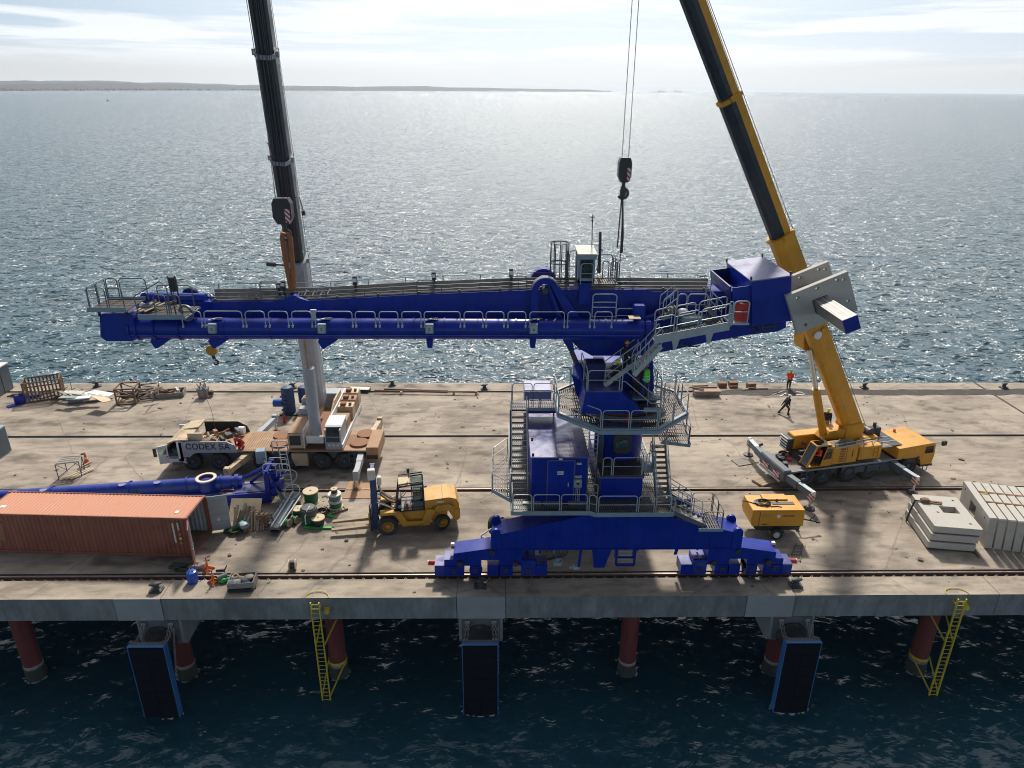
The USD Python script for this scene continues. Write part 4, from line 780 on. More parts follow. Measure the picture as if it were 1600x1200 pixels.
railing(U, [(1.6, 36.95, UZ), (2.3, 36.95, UZ), (3.25, 36.95, UZ)], 1.1, 1.0, 'galv_dark'); railing(U, [(.7, 38.15, UZ), (3.2, 38.15, UZ)], 1.1, 1.2, 'galv_dark'); railing(U, [(.7, 36.95, UZ), (.7, 38.15, UZ)], 1.1, 1.2, 'galv_dark')
for x, y in ((.62, 33.3), (1.58, 33.3), (.62, 36.9), (1.62, 36.9), (3.2, 38.1), (.68, 38.1)): U.part('landing_post', MB().bar((x, y, GY), (x, y, UZ if y > 34 else 6.0), .09), 'galv_dark')
U.part('rear_cabinet', MB().ab(1.5, 3.15, 39.6, 41.2, GY, 8.15, .03), 'lilac')
# column base, deck above it, column
B = U.part('column_base', MB().ab(5.42, 7.66, 33.0, 38.6, GY+.03, 5.86, .02), 'blue'); B.part('base_cap', MB().ab(5.36, 7.74, 32.95, 38.7, 5.86, 5.96, .01), 'blue_roof')
B.part('deck_floor', grating(Polygon([(5.4, 33.0), (8.0, 33.0), (8.0, 34.9), (5.4, 34.9)]), 6.02, 'y', .12, .07), 'grating')
railing(U, [(5.44, 33.05, 5.96), (6.0, 33.05, 5.96)], 1.1, .6); railing(U, [(6.0, 33.05, 5.96), (7.62, 33.05, 5.96)], 1.1, 1.7); railing(U, [(7.65, 33.1, 5.96), (7.65, 34.6, 5.96)], 1.1, 1.5)
CX, CY = 6.72, 35.95
C_ = U.part('column', MB().cyl((CX, CY, 5.96), (CX, CY, 8.75), 1.34, n=40, cap=False), 'blue', smooth=40); C_.part('column_flange', MB().lathe([(1.34, 8.45), (1.55, 8.5), (1.55, 8.7), (1.34, 8.72)], (CX, CY, 0), n=40), 'blue', smooth=30)
a0 = -PI/2; man = [(CX+(1.355)*math.cos(a0+t), CY+1.355*math.sin(a0+t)) for t in (-.02, .02)]
vw = MB(); n = 22
for k in range(n):
    a = 2*PI*k/n; ct, st_ = np.sign(math.cos(a))*abs(math.cos(a))**.55, np.sign(math.sin(a))*abs(math.sin(a))**.55
vw_pts = [(np.sign(math.cos(a))*abs(math.cos(a))**.5*.50, 7.10+np.sign(math.sin(a))*abs(math.sin(a))**.5*.62) for a in np.linspace(0, 2*PI, 28, endpoint=False)]
C_.part('access_opening_shade', MB().xz([(CX+.02+x, z) for x, z in vw_pts], CY-1.375, CY-1.2), 'hole')  # dark plate on the column paints the shade of an opening
rimm = MB().tube([(CX+.02+x*1.04, CY-1.38+.5*x*x*.9, 7.10+(z-7.10)*1.04) for x, z in vw_pts], .035, 5, closed=True); C_.part('opening_rim', rimm, 'blue_dark', smooth=60)
bag = MB()
for k in range(9): bag.hull(trimesh.creation.icosphere(1, 1).vertices*V(.20, .12, .20)*(.7+.5*rng.random((42, 1)))+V(CX+rng.uniform(-.24, .26), CY-1.36, 6.85+rng.uniform(0, .42)))
C_.part('plastic_wrap', bag, 'wrap', smooth=50)
for k in range(16): U.part('column_rung', MB().cyl((4.88, 34.3, 4.8+.27*k), (5.30, 34.3, 4.8+.27*k), .025, n=5), 'galv')
for x in (4.86, 5.32): U.part('column_ladder_stile', MB().bar((x, 34.3, GY), (x, 34.3, 9.0), .06), 'galv')
for q in range(5): U.part('vertical_conduit', MB().cyl((5.42+.05*q, 34.55-.06*q, GY), (5.42+.05*q, 34.55-.06*q, 8.9), .025, n=5), 'galv_dark')
# octagonal slewing platform
OZ, OA = 9.0, 3.54; oc = [(CX-.12+OA/math.cos(PI/8)*math.cos(PI/8+k*PI/4), CY-.08+OA/math.cos(PI/8)*math.sin(PI/8+k*PI/4)) for k in range(8)]
OP = Polygon(oc, [[(CX+1.5*math.cos(a), CY+1.5*math.sin(a)) for a in np.linspace(0, 2*PI, 24, endpoint=False)]])
U.part('ring_platform_frame', MB().xy(Polygon(oc, [[(CX-.12+(x-CX+.12)*.955, CY-.08+(y-CY+.08)*.955) for x, y in oc]]), OZ-.22, OZ+.10), 'toe'); U.part('ring_platform_floor', grating(OP, OZ+.02, 'y', .12, .07), 'grating')
for k in range(8):
    a, b = V(*oc[k], OZ+.05), V(*oc[(k+1) % 8], OZ+.05); c = V(CX-.12, CY-.08, OZ+.05); a, b = a+(c-a)*.02, b+(c-b)*.02
    railing(U, [a, b], 1.05, 1.5, 'galv')
    m_ = (a+b)/2; U.part('ring_bracket', MB().bar(V(m_[0], m_[1], OZ-.1), V(CX+(m_[0]-CX)*.42, CY+(m_[1]-CY)*.42, OZ-.9), .10, .16), 'blue_dark')
for k in range(6): U.part('ring_conduit', MB().tube(arc((CX, CY, OZ+.15+.05*k), 2.9, -PI*.72, -PI*.25, (1, 0, 0), (0, 1, 0), 10), .02, 5), 'galv_dark')
U.part('slew_bearing', MB().lathe([(1.7, 8.72), (1.95, 8.8), (1.95, 9.25), (1.7, 9.35)], (CX, CY, 0), n=40), 'rust', smooth=30); U.part('siren', MB().ball((6.55, 32.7, 9.5), .11, 2), 'red', smooth=True)
# slewing frame
SF = [(4.22, 9.62), (4.36, 10.85), (6.15, 10.85), (7.42, 9.62)]
S_ = U.part('slewing_frame', MB().xz(SF, 33.05, 36.5), 'blue'); S_.part('frame_top', MB().xz([(4.33, 10.85), (4.33, 10.90), (6.2, 10.90), (6.2, 10.85)], 33.0, 36.5), 'blue_roof')
S_.part('rear_frame', MB().ab(4.25, 8.2, 36.5, 38.4, 9.5, 11.2, .02), 'blue'); S_.part('turntable', MB().cyl((CX, CY, 9.3), (CX, CY, 9.7), 2.0, n=36), 'blue_dark', smooth=30)
railing(U, [(4.42, 33.08, 10.9), (6.12, 33.08, 10.9)], 1.1, 1.8); railing(U, [(4.42, 33.1, 10.9), (4.42, 35.9, 10.9)], 1.1, 1.4)
m = MB().tube([(6.2, 33.08, 10.9), (6.2, 33.08, 11.95), (6.35, 33.08, 11.95), (7.75, 33.08, 10.75), (8.25, 33.08, 10.75), (8.25, 33.08, 9.75)], .028, 6).tube([(6.2, 33.08, 11.4), (6.35, 33.08, 11.4), (7.75, 33.08, 10.2), (8.25, 33.08, 10.2)], .022, 6); U.part('handrail', m, 'galv', smooth=40)
U.part('crew_deck', MB().ab(6.25, 8.45, 33.9, 36.4, 10.0, 10.08), 'toe'); U.part('crew_deck_floor', grating(Polygon([(6.25, 33.05), (8.3, 33.05), (8.3, 33.88), (6.25, 33.88)]), 9.78, 'y', .12, .07), 'grating'); toe(U, [(7.4, 33.04, 9.78), (8.35, 33.04, 9.78)], .25)
railing(U, [(8.4, 33.1, 9.8), (8.9, 34.0, 9.8)], 1.0, 1.2); railing(U, [(8.44, 34.0, 10.08), (8.44, 36.3, 10.08)], 1.05, 1.2)
U.part('side_cheek', MB().xz(PX([(985, 600), (1020, 562), (1022, 606), (1010, 640), (990, 640)], 35.0), 35.0, 35.25), 'blue')
# mast that carries the boom: hub between slewing frame and girder
hub = PX([(912, 612), (893, 560), (905, 545), (925, 555), (1003, 552), (1010, 565), (1000, 610)], 35.1)
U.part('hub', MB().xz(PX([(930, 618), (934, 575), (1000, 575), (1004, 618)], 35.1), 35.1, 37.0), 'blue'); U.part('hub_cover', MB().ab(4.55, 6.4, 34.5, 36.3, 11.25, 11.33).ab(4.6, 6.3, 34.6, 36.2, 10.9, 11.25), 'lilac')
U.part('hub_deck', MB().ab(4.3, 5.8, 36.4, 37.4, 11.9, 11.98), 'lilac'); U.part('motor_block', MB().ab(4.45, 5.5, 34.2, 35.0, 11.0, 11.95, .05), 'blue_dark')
for yy in (34.9, 36.6):
    c0 = at(886, 533, Y=yy); c1 = at(925, 622, Y=yy); cm = c0*.62+c1*.38
    U.part('luffing_cylinder', MB().cyl(cm, c1, .22, n=16), 'blue', smooth=40); U.part('luffing_rod', MB().cyl(c0, cm, .13, n=12), 'dark_steel', smooth=40)
U.part('cylinder_bracket', MB().xz(PX([(878, 528), (893, 528), (897, 545), (888, 545)], 34.9), 34.7, 35.1), 'blue'); U.part('luffing_bracket', MB().xz(PX([(893, 585), (915, 600), (925, 640), (912, 640), (900, 615)], 34.95), 34.9, 35.1), 'blue')
# girder
gt = [(236, 471), (330, 472), (430, 470.5), (448, 466), (458, 461), (468, 466), (482, 470), (640, 461), (830, 453), (925, 453), (1012, 452), (1020, 455), (1115, 455), (1160, 455), (1228, 470), (1228, 512), (1215, 518), (1165, 524), (1100, 536), (1040, 549), (1000, 556), (925, 556), (905, 545), (880, 520), (640, 512), (236, 497)]
GYF, GYB = 35.25, 36.55
g_ = U.part('boom_girder', MB().xz(PX(gt, GYF), GYF, GYB), 'blue')
top = lambda x: at(x, np.interp(x, [236, 330, 430, 482, 640, 830, 1115], [471, 472, 470.5, 470, 461, 453, 455]), Y=GYF)
for k, x in enumerate(np.linspace(336, 1100, 13)):
    p = top(x); g_.part('cable_clip', MB().ab(p[0]-.05, p[0]+.05, GYF-.03, GYF+.12, p[2]-.02, p[2]+.16, .01), 'dark_steel')
gr = MB()
xs = np.linspace(330, 1110, 40); P0 = np.array([top(x) for x in xs])
for off, zz in ((.18, .05), (.45, .06), (.8, .05)): gr.tube(P0+V(0, off, zz), .05, 6)
g_.part('cable_run', gr, 'wood_grey', smooth=60)
tr = MB(); 
for a, b in zip(P0[:-1], P0[1:]): tr.bar(a+V(0, .65, .03), b+V(0, .65, .03), .95, .03, up=(0, 1, 0))
g_.part('cable_tray', tr, 'wood_grey')
for yy, hh in ((GYF+.02, .46), (GYB-.05, .62)):
    for hz_ in (hh, hh*.55): g_.part('top_rail', MB().tube(P0+V(0, yy-GYF, hz_), .022, 5), 'galv_dark', smooth=60)
for k in range(0, 40, 3): g_.part('rail_post', MB().cyl(P0[k]+V(0, .02, 0), P0[k]+V(0, .02, .47), .022, n=5).cyl(P0[k]+V(0, 1.25, 0), P0[k]+V(0, 1.25, .64), .022, n=5), 'galv_dark')
for x, hgt in ((553, 1.0), (677, 1.0), (799, 1.0), (440, .9), (432, .8)):
    p = top(x)+V(0, .6, 0); fl = g_.part('floodlight', MB().cyl(p, p+V(0, 0, hgt*.75), .06, n=8).ab(p[0]-.11, p[0]+.11, p[1]-.1, p[1]+.1, p[2]+hgt*.55, p[2]+hgt, .03), 'black'); fl.part('lamp_head', MB().ab(p[0]-.09, p[0]+.09, p[1]-.15, p[1]-.08, p[2]+hgt*.72, p[2]+hgt*.9, .01), 'white')
for x in (412, 655, 800):
    p = top(x); g_.part('service_gate', loop_rail(p+V(-.1, .05, 0), p+V(.75, .05, 0), .75 if x > 500 else 1.0, .03), 'galv_dark', smooth=40)
lg = at(458, 462, Y=35.6); g_.part('boom_lug', MB().xz([(lg[0]-.35, lg[2]-.4), (lg[0]-.12, lg[2]+.2), (lg[0]+.12, lg[2]+.2), (lg[0]+.35, lg[2]-.4)], 35.7, 36.0), 'blue')
for k in range(9):
    p = top(465+k*6)+V(0, .5, .22+.05*(k % 3)); g_.part('coiled_hose', MB().tube([p+V(-.1, -.2, -.1), p+V(0, 0, .1), p+V(.12, .25, -.05)], .035, 5), 'wood_grey' if k % 2 else 'white', smooth=60)
# conveying pipe on the near side, with brackets, cabinets and rails
PYC = 34.2; pa, pb = at(207, 514.5, Y=PYC), at(1004, 513.5, Y=PYC); PR = .53; pa = V(pa[0], PYC, 13.83); pb = V(pb[0], PYC, 13.83)
pp = U.part('conveying_pipe', MB().cyl(pa, pb, PR, n=40), 'blue', smooth=40)
for x in (355, 425, 520, 590, 648, 695, 755, 806, 868, 945):
    X = at(x, 513, Y=PYC)[0]; pp.part('pipe_flange', MB().lathe([(PR, -.03), (PR+.035, -.03), (PR+.035, .03), (PR, .03)], (X, PYC, 13.83), (1, 0, 0), 40), 'blue', smooth=30)
pp.part('weld_strip', MB().ab(pa[0], pb[0]-.2, PYC-PR-.005, PYC-PR+.06, 13.62, 13.65), 'blue_roof')
for k, x in enumerate((332, 503, 671, 834)):
    X = at(x, 510, Y=PYC-PR)[0]; cbx = U.part('cabinet', MB().ab(X-.20, X+.20, PYC-PR-.16, PYC-PR+.10, 13.78, 14.26, .02), 'toe'); cbx.part('cover', MB().ab(X-.16, X+.16, PYC-PR-.175, PYC-PR-.16, 13.84, 14.20), 'galv'); text_on(cbx, str(k+1), (X, PYC-PR-.177, 13.94), (1, 0, 0), (0, 0, 1), .14, 'dark_steel', .004, centre=True)
    for q in range(4): cbx.part('debris_on_top', MB().bar((X-.25+.12*q, PYC-.3, 14.36+.03*q), (X+.1+.1*q, PYC-.1, 14.40), .07, .04), 'wood_grey' if q % 2 else 'white')
for x in (490,): p = at(x, 493, Y=PYC-.1); U.part('valve', MB().cyl((p[0], PYC-.1, 14.3), (p[0], PYC-.1, 14.75), .12, n=12).ab(p[0]-.16, p[0]+.16, PYC-.2, PYC, 14.7, 14.85, .03), 'galv')
for x, w in ((248, 1), (338, 1), (508, 1), (672, 0), (832, 0)):
    X = at(x, 534, Y=PYC)[0]; U.part('hanger', MB().xz(([(X-.22, 13.35), (X-.30, 13.2), (X-.12, 12.85), (X+.0, 12.85), (X+.55, 13.2), (X+.75, 13.35)] if w else [(X-.17, 13.35), (X-.11, 12.88), (X+.13, 12.88), (X+.17, 13.35)]), PYC-.25, PYC+.25), 'blue')
bounds = [(285, 318), (320, 382), (384, 417), (420, 453), (456, 490), (492, 553), (555, 589), (592, 624), (627, 660), (662, 721), (724, 756), (758, 789), (792, 823), (826, 883), (885, 923), (927, 957)]
for a, b in bounds:
    A, Bq = at(a, 505, Y=PYC-PR+.12)[0], at(b, 505, Y=PYC-PR+.12)[0]; z0 = 13.83+.25
    U.part('handrail', loop_rail((A+.05, PYC-PR+.06, z0), (Bq-.05, PYC-PR+.06, z0), .78, .028, mid=False), 'galv', smooth=40)
    for q in (A+.05, Bq-.05): U.part('rail_foot', MB().ab(q-.05, q+.05, PYC-PR, PYC-PR+.1, z0-.06, z0+.08, .02), 'galv')
U.part('pipe_plate', MB().bar(at(982, 499, Y=33.9)+V(0, 0, .1), at(1000, 499, Y=33.9)+V(0, 0, .1), .5, .04), 'cream')
# tip of the boom
tb = PX([(156, 494), (160, 490), (203, 489), (208, 493), (208, 533), (166, 533), (157, 526)], 33.75)
T_ = U.part('tip_box', MB().xz(tb, 33.75, 35.3), 'blue'); T_.part('tip_flange', MB().ab(tb[0][0]-.18, tb[0][0]+.05, 34.1, 34.9, 13.55, 13.95, .02), 'blue'); T_.part('tip_opening_shade', MB().ab(tb[1][0]+.2, tb[2][0]-.2, 34.0, 35.0, tb[1][1]-.02, tb[1][1]+.012), 'hole')  # the opening is a dark sheet painted as shade on the box top
for x in (207, 218, 245, 283): X = at(x, 510, Y=PYC)[0]; U.part('tip_ring', MB().lathe([(PR, -.06), (PR+.06, -.06), (PR+.06, .06), (PR, .06)], (X, PYC, 13.83), (1, 0, 0), 40), 'blue', smooth=30)
TZ = 15.15; tp = Polygon([(-19.6, 32.85), (-17.75, 32.85), (-17.75, 34.75), (-19.6, 34.75)]); U.part('tip_platform_floor', grating(tp, TZ+.02, 'x', .12, .07), 'grating'); toe(U, [(-19.6, 32.83, TZ), (-17.75, 32.83, TZ)], .22); toe(U, [(-19.6, 34.77, TZ), (-17.75, 34.77, TZ)], .22)
railing(U, [(-19.55, 32.9, TZ), (-18.6, 32.9, TZ), (-17.8, 32.9, TZ)], 1.1, 1.0, 'galv_dark'); railing(U, [(-19.55, 34.7, TZ), (-18.9, 34.7, TZ)], 1.1, 1.0, 'galv_dark'); railing(U, [(-18.9, 34.7, TZ), (-17.5, 34.7, TZ)], 1.1, 1.6, 'galv_dark'); railing(U, [(-19.55, 33.0, TZ), (-19.55, 34.7, TZ)], 1.1, .9, 'galv_dark')
U.part('tip_frame', MB().bar((-19.4, 33.4, 14.7), (-19.4, 33.4, TZ), .1).bar((-18.1, 33.4, 14.7), (-18.1, 33.4, TZ), .1).bar((-19.4, 34.6, 14.7), (-19.4, 34.6, TZ), .1).bar((-18.1, 34.6, 14.7), (-18.1, 34.6, TZ), .1), 'blue_dark')
U.part('warning_tape', MB().bar((-19.5, 32.88, TZ+.55), (-19.1, 32.88, TZ+.95), .06, .01), 'stripe')
TZ2 = 14.85; tq = Polygon([(-17.2, 32.7), (-15.0, 32.7), (-15.0, 34.6), (-17.2, 34.6)]); U.part('second_platform_floor', grating(tq, TZ2+.02, 'y', .12, .07), 'grating'); U.part('second_platform_frame', MB().xy([(-17.2, 32.7), (-15.0, 32.7), (-15.0, 34.6), (-17.2, 34.6)], TZ2-.10, TZ2-.03), 'toe'); toe(U, [(-17.2, 32.68, TZ2), (-15.0, 32.68, TZ2)], .24)
m = MB().tube([(-17.15, 32.75, TZ2), (-17.25, 32.75, TZ2+1.0), (-17.1, 32.75, TZ2+1.1), (-15.9, 32.75, TZ2+1.75), (-15.65, 32.75, TZ2+1.6), (-15.6, 32.75, TZ2)], .026, 6).cyl((-17.2, 32.75, TZ2+.55), (-15.65, 32.75, TZ2+.55), .02, n=5); U.part('handrail', m, 'galv_dark', smooth=40)
railing(U, [(-17.0, 34.5, TZ2), (-16.2, 34.5, TZ2), (-15.2, 34.5, TZ2)], 1.1, 1.0, 'galv_dark'); railing(U, [(-16.4, 32.75, TZ2), (-15.1, 32.75, TZ2)], 1.1, .7, 'galv_dark')
for x in (-15.62, -15.3): U.part('lamp_post', MB().cyl((x, 33.2, TZ2), (x-.08, 33.2, TZ2+1.9), .035, n=6), 'dark_steel')
U.part('lamp_unit', MB().ab(-15.68, -15.35, 33.1, 33.35, TZ2+1.15, TZ2+1.85, .03), 'black'); stair(U, (-17.65, 34.0, TZ2+.05), (-17.0, 34.0, TZ2+.35), .7, 3, rail=False); 
for k in range(3): U.part('loose_plank', MB().bar((-17.6+.25*k, 33.2, TZ2+.15), (-17.1+.3*k, 34.3, TZ2+.3), .14, .04), 'wood')
hc0, hc1 = at(232, 465, Y=35.6), at(322, 466, Y=35.6); U.part('tip_cylinder', MB().cyl(hc0, hc1, .26, n=18), 'blue', smooth=40); U.part('tip_cylinder_eye', MB().lathe([(.1, -.12), (.28, -.12), (.28, .12), (.1, .12)], hc0-V(.1, 0, 0), (0, 1, 0), 18), 'blue', smooth=30); U.part('tip_link', MB().xz(PX([(245, 464), (262, 457), (335, 464), (345, 478), (300, 476)], 36.0), 36.0, 36.3), 'blue'); 
U.part('sheave', MB().lathe([(.001, -.12), (.42, -.12), (.36, 0), (.42, .12), (.001, .12)], at(298, 462, Y=36.4), (0, 1, 0), 22), 'blue_dark', smooth=30); U.part('tip_clutter', MB().bar(at(240, 480, Y=35), at(290, 478, Y=35), .25, .12).bar(at(255, 476, Y=35.2), at(275, 470, Y=35.2), .2, .1), 'wood_grey')
U.part('hose_reel', MB().lathe([(.30, -.05), (.42, -.05), (.42, .05), (.30, .05)], at(291, 489, Y=33.8), (.3, 1, 0), 18), 'galv_dark', smooth=30)
for k in range(12): p = at(325+k*9, 463+(k % 3)*2, Y=35.9); U.part('hose', MB().tube([p+V(-.2, 0, 0), p+V(0, .1, .15), p+V(.25, 0, -.02)], .05, 5), 'white' if k % 3 == 0 else 'wood_grey', smooth=60)
# arched frame at the foot of the boom
for y0, dz in ((34.75, 0), (36.6, 0)):
    base = at(852, 452, Y=34.9); cx, cz = base[0], base[2]-.05; R_ = .70
    pts = [(cx+R_*math.cos(a), cz+R_*math.sin(a)) for a in np.linspace(PI, .15*PI, 16)]
    outer = [(cx-R_, 13.9)]+pts+[(cx+2.05, 13.9)]; inner = [(cx+1.35, 13.9), (cx+.35*math.cos(.2*PI), cz+.25)]+[(cx+.36*math.cos(a), cz+.36*math.sin(a)) for a in np.linspace(.3*PI, PI, 8)]+[(cx-.36, 13.9)]
    U.part('arch_frame', MB().xz(outer+inner, y0, y0+.28), 'blue'); U.part('arch_hood', MB().xz([(cx+R_*1.02*math.cos(a), cz+R_*1.02*math.sin(a)) for a in np.linspace(PI*.95, .12*PI, 14)]+[(cx+R_*.94*math.cos(a), cz+R_*.94*math.sin(a)) for a in np.linspace(.12*PI, PI*.95, 14)], y0-.1, y0+.36), 'blue_roof' if y0 < 36 else 'blue')
U.part('strut', MB().cyl((cx+.1, 35.0, cz+.3), (cx+.9, 35.0, 13.9), .17, n=14), 'blue', smooth=40); U.part('arch_shaft', MB().cyl((cx, 34.7, cz), (cx, 36.9, cz), .16, n=14), 'dark_steel', smooth=40)
# operator cabin
K0, K1, KZ = 3.92, 4.76, 16.05
ped = U.part('cabin_pedestal', MB().ab(K0+.1, K1-.15, 34.95, 36.2, 14.9, KZ-.02, .02), 'blue')
kb = U.part('operator_cabin', MB().ab(K0, K0+.1, 34.85, 36.3, KZ, 17.45, .01).ab(K1-.1, K1, 34.85, 36.3, KZ, 17.45, .01).ab(K0, K1, 36.2, 36.3, KZ, 17.45).ab(K0, K1, 34.85, 36.3, KZ, KZ+.08).ab(K0, K1, 34.85, 34.95, KZ, KZ+.22).ab(K0, K1, 34.85, 34.95, 17.22, 17.45), 'toe')
kb.part('cabin_roof', MB().yz([(34.72, 17.46), (36.35, 17.58), (36.35, 17.64), (34.72, 17.52)], K0-.06, K1+.06), 'cream_white'); kb.part('roof_edge', MB().ab(K0-.05, K1+.05, 34.74, 34.84, 17.26, 17.46), 'toe')
kb.part('front_window', MB().ab(K0+.1, K1-.1, 34.89, 34.91, KZ+.22, 17.22), 'glass'); kb.part('operator_seat', MB().ab(4.25, 4.65, 35.4, 35.9, KZ+.1, KZ+.5, .05).ab(4.25, 4.65, 35.85, 35.97, KZ+.5, KZ+1.1, .05), 'black'); kb.part('cabin_lining', MB().ab(K0+.12, K1-.12, 36.12, 36.18, KZ+.1, 17.4), 'inside_dark')
railing(U, [(K0+.08, 34.75, KZ-.05), (K1-.05, 34.75, KZ-.05)], 1.05, 1.2)
kp = Polygon([(K1, 34.8), (5.95, 34.8), (5.95, 36.4), (K1, 36.4)]); U.part('cabin_platform', grating(kp, KZ-.05, 'y', .12, .07), 'grating'); railing(U, [(5.05, 36.35, KZ), (5.9, 36.35, KZ), (5.9, 34.85, KZ)], 1.1, .8, 'galv_dark'); railing(U, [(5.1, 34.85, KZ), (5.9, 34.85, KZ)], 1.1, .5, 'galv_dark')
cc = at(874, 400, Y=35.6); cg = V(cc[0], 35.6, 15.95)
cage = MB()
for z in (.0, .95, 1.95): cage.tube(arc(cg+V(0, 0, z), .46, 0, 2*PI, (1, 0, 0), (0, 1, 0), 18), .032, 5)
for a in np.linspace(0, 2*PI, 9, endpoint=False): cage.cyl(cg+V(.46*math.cos(a), .46*math.sin(a), 0), cg+V(.46*math.cos(a), .46*math.sin(a), 1.95), .026, n=5)
U.part('ladder_cage', cage, 'dark_steel', smooth=40); lm = MB()
for s in (-.2, .2): lm.bar(cg+V(.40, s, -1.3), cg+V(.40, s, 1.6), .05)
lad = U.part('cabin_ladder', lm, 'galv_dark')
for k in range(11): lad.part('rung', MB().cyl(cg+V(.40, -.2, -1.2+.26*k), cg+V(.40, .2, -1.2+.26*k), .02, n=5), 'galv_dark')
for q in (cg+V(.55, 0, 0), cg+V(.95, 0, 0)): U.part('handrail', loop_rail(q+V(-.05, -.2, -.05), q+V(.32, -.2, -.05), 1.65 if q[0] < cg[0]+.7 else 1.45, .028), 'galv_dark', smooth=40)
U.part('hanging_sheet', MB().bar(cg+V(.75, -.3, -.1), cg+V(.95, -.3, -.75), .5, .02, up=(0, 1, 0)), 'lilac')
a0_, a1_ = at(938, 362, Y=36.0), at(938, 400, Y=36.0); U.part('antenna', MB().cyl(a1_-V(0, 0, .9), a0_, .07, n=8), 'dark_steel'); b0_, b1_ = at(926, 335, Y=36.0), at(925, 381, Y=36.0); U.part('weather_mast', MB().cyl(b0_, b1_-V(0, 0, .3), .025, n=6).ab(b0_[0]-.12, b0_[0]+.12, 35.95, 36.05, b0_[2]-.15, b0_[2]-.10).ball(b0_-V(0, 0, .3), .06, 1).tube([b1_, b1_+V(.4, 0, 0), b1_+V(.55, 0, -.4)], .025, 5), 'black')
for k in range(7): p = at(960+k*5, 440+(k*3) % 5, Y=35.8); U.part('loose_rigging', MB().bar(p, p+V(.5*math.cos(k), .3*math.sin(k*2), .18*((k % 3)-1)), .06), 'wood_grey' if k % 2 else 'dark_steel')
# tall gate rails by the girder side
A, Bq = at(925, 493, Y=34.6), at(962, 493, Y=34.6)
for h_ in (.45, .95): pass
gm = loop_rail((A[0], 34.6, 14.1), (Bq[0], 34.6, 14.1), 1.42, .032, mid=True); U.part('gate_rail', gm, 'galv', smooth=40); U.part('gate_bar', MB().cyl((A[0], 34.6, 14.35), (Bq[0], 34.6, 14.35), .026, n=6).cyl((A[0]+.02, 34.6, 15.1), (Bq[0]-.02, 34.6, 15.1), .026, n=6), 'galv')
A, Bq = at(963, 493, Y=34.6), at(997, 493, Y=34.6); U.part('gate_rail', loop_rail((A[0], 34.6, 14.0), (Bq[0], 34.6, 14.0), .78, .03), 'galv', smooth=40); U.part('side_walk', MB().ab(A[0]-1.2, Bq[0], 34.45, 35.2, 13.95, 14.02), 'toe')
# walkway along the rear, rising to the ballast box
W0, W1 = at(1022, 532, Y=33.0), at(1140, 510, Y=33.0); W2 = at(1166, 505, Y=33.0); wd = (W1-W0)/np.linalg.norm(W1-W0); WH = (W1-W0)/(W1[0]-W0[0])
wf = MB()
for k in range(30): a = W0+(W1-W0)*k/30; wf.bar(a+V(0, .02, .02), a+V(0, 1.15, .02), .08, .035)
U.part('walkway_floor', wf, 'grating'); wf = MB()
U.part('walkway_beam', MB().bar(W0+V(0, .03, -.08), W1+V(0, .03, -.08), .08, .22).bar(W0+V(0, 1.15, -.08), W1+V(0, 1.15, -.08), .08, .22), 'galv'); toe(U, [W0, W1], .30, .03, 'galv')
for a, b in ((0, .26), (.28, .58), (.6, 1.0)): U.part('handrail', loop_rail(W0+(W1-W0)*a+V(.03, 0, 0), W0+(W1-W0)*b-V(.03, 0, 0), 1.15, .032), 'galv', smooth=40); U.part('handrail', loop_rail(W0+(W1-W0)*a+V(.2, 1.15, .05), W0+(W1-W0)*b+V(.1, 1.15, .05), 1.15, .03), 'galv', smooth=40)
for q in (.30, .75): U.part('walkway_bracket', MB().xz([((W0+(W1-W0)*q)[0]-.22, (W0+(W1-W0)*q)[2]-.15), ((W0+(W1-W0)*q)[0]+.22, (W0+(W1-W0)*q)[2]-.10), ((W0+(W1-W0)*q)[0]+.06, (W0+(W1-W0)*q)[2]-.75), ((W0+(W1-W0)*q)[0]-.06, (W0+(W1-W0)*q)[2]-.75)], 33.1, 33.18), 'galv')
W3 = W2; U.part('end_platform', MB().ab(W1[0]+.0, W3[0]+.15, 33.0, 34.3, W3[2]-.10, W3[2], .01), 'galv'); railing(U, [W1+V(.08, .03, .15), V(W3[0]+.1, 33.03, W3[2])], 1.1, 1.1, r=.032); U.part('handrail', loop_rail(W1+V(-.1, 0, 0), W1+V(.06, .02, .0), 1.25, .03), 'galv', smooth=40)
rw = [at(1035, 478, Y=35.0), at(1060, 470, Y=35.0), at(1107, 470, Y=35.0)]
U.part('upper_walk', MB().ab(rw[1][0], rw[2][0]+.2, 34.2, 35.2, 14.25, 14.32, .01), 'toe')
for a, b in ((1058, 1072), (1074, 1105)):
    A, Bq = at(a, 480, Y=34.9)[0], at(b, 480, Y=34.9)[0]; U.part('handrail', loop_rail((A, 34.9, 14.3), (Bq, 34.9, 14.3), 1.15, .03), 'galv', smooth=40)
stair(U, at(1032, 495, Y=34.6), at(1054, 478, Y=34.6), .8, 4); stair(U, at(1122, 500, Y=34.5), at(1104, 480, Y=34.5), .8, 4)
mt = at(1080, 500, Y=34.5); U.part('hydraulic_unit', MB().ab(mt[0]-.55, mt[0]+.5, 34.1, 34.8, mt[2]-.35, mt[2]+.25, .06).cyl(mt+V(.5, 0, 0), mt+V(.95, 0, 0), .2, n=14), 'toe'); U.part('white_cover', MB().ball(mt+V(-.45, .1, .42), (.3, .22, .18), 2), 'white', smooth=True)
for k in range(4): p = at(1012+k*10, 500-(k % 2)*6, Y=34.5); U.part('pipework', MB().tube([p+V(-.5, 0, -.1), p+V(0, 0, .05), p+V(.2, .4, .15)], .08, 8), 'blue', smooth=60)
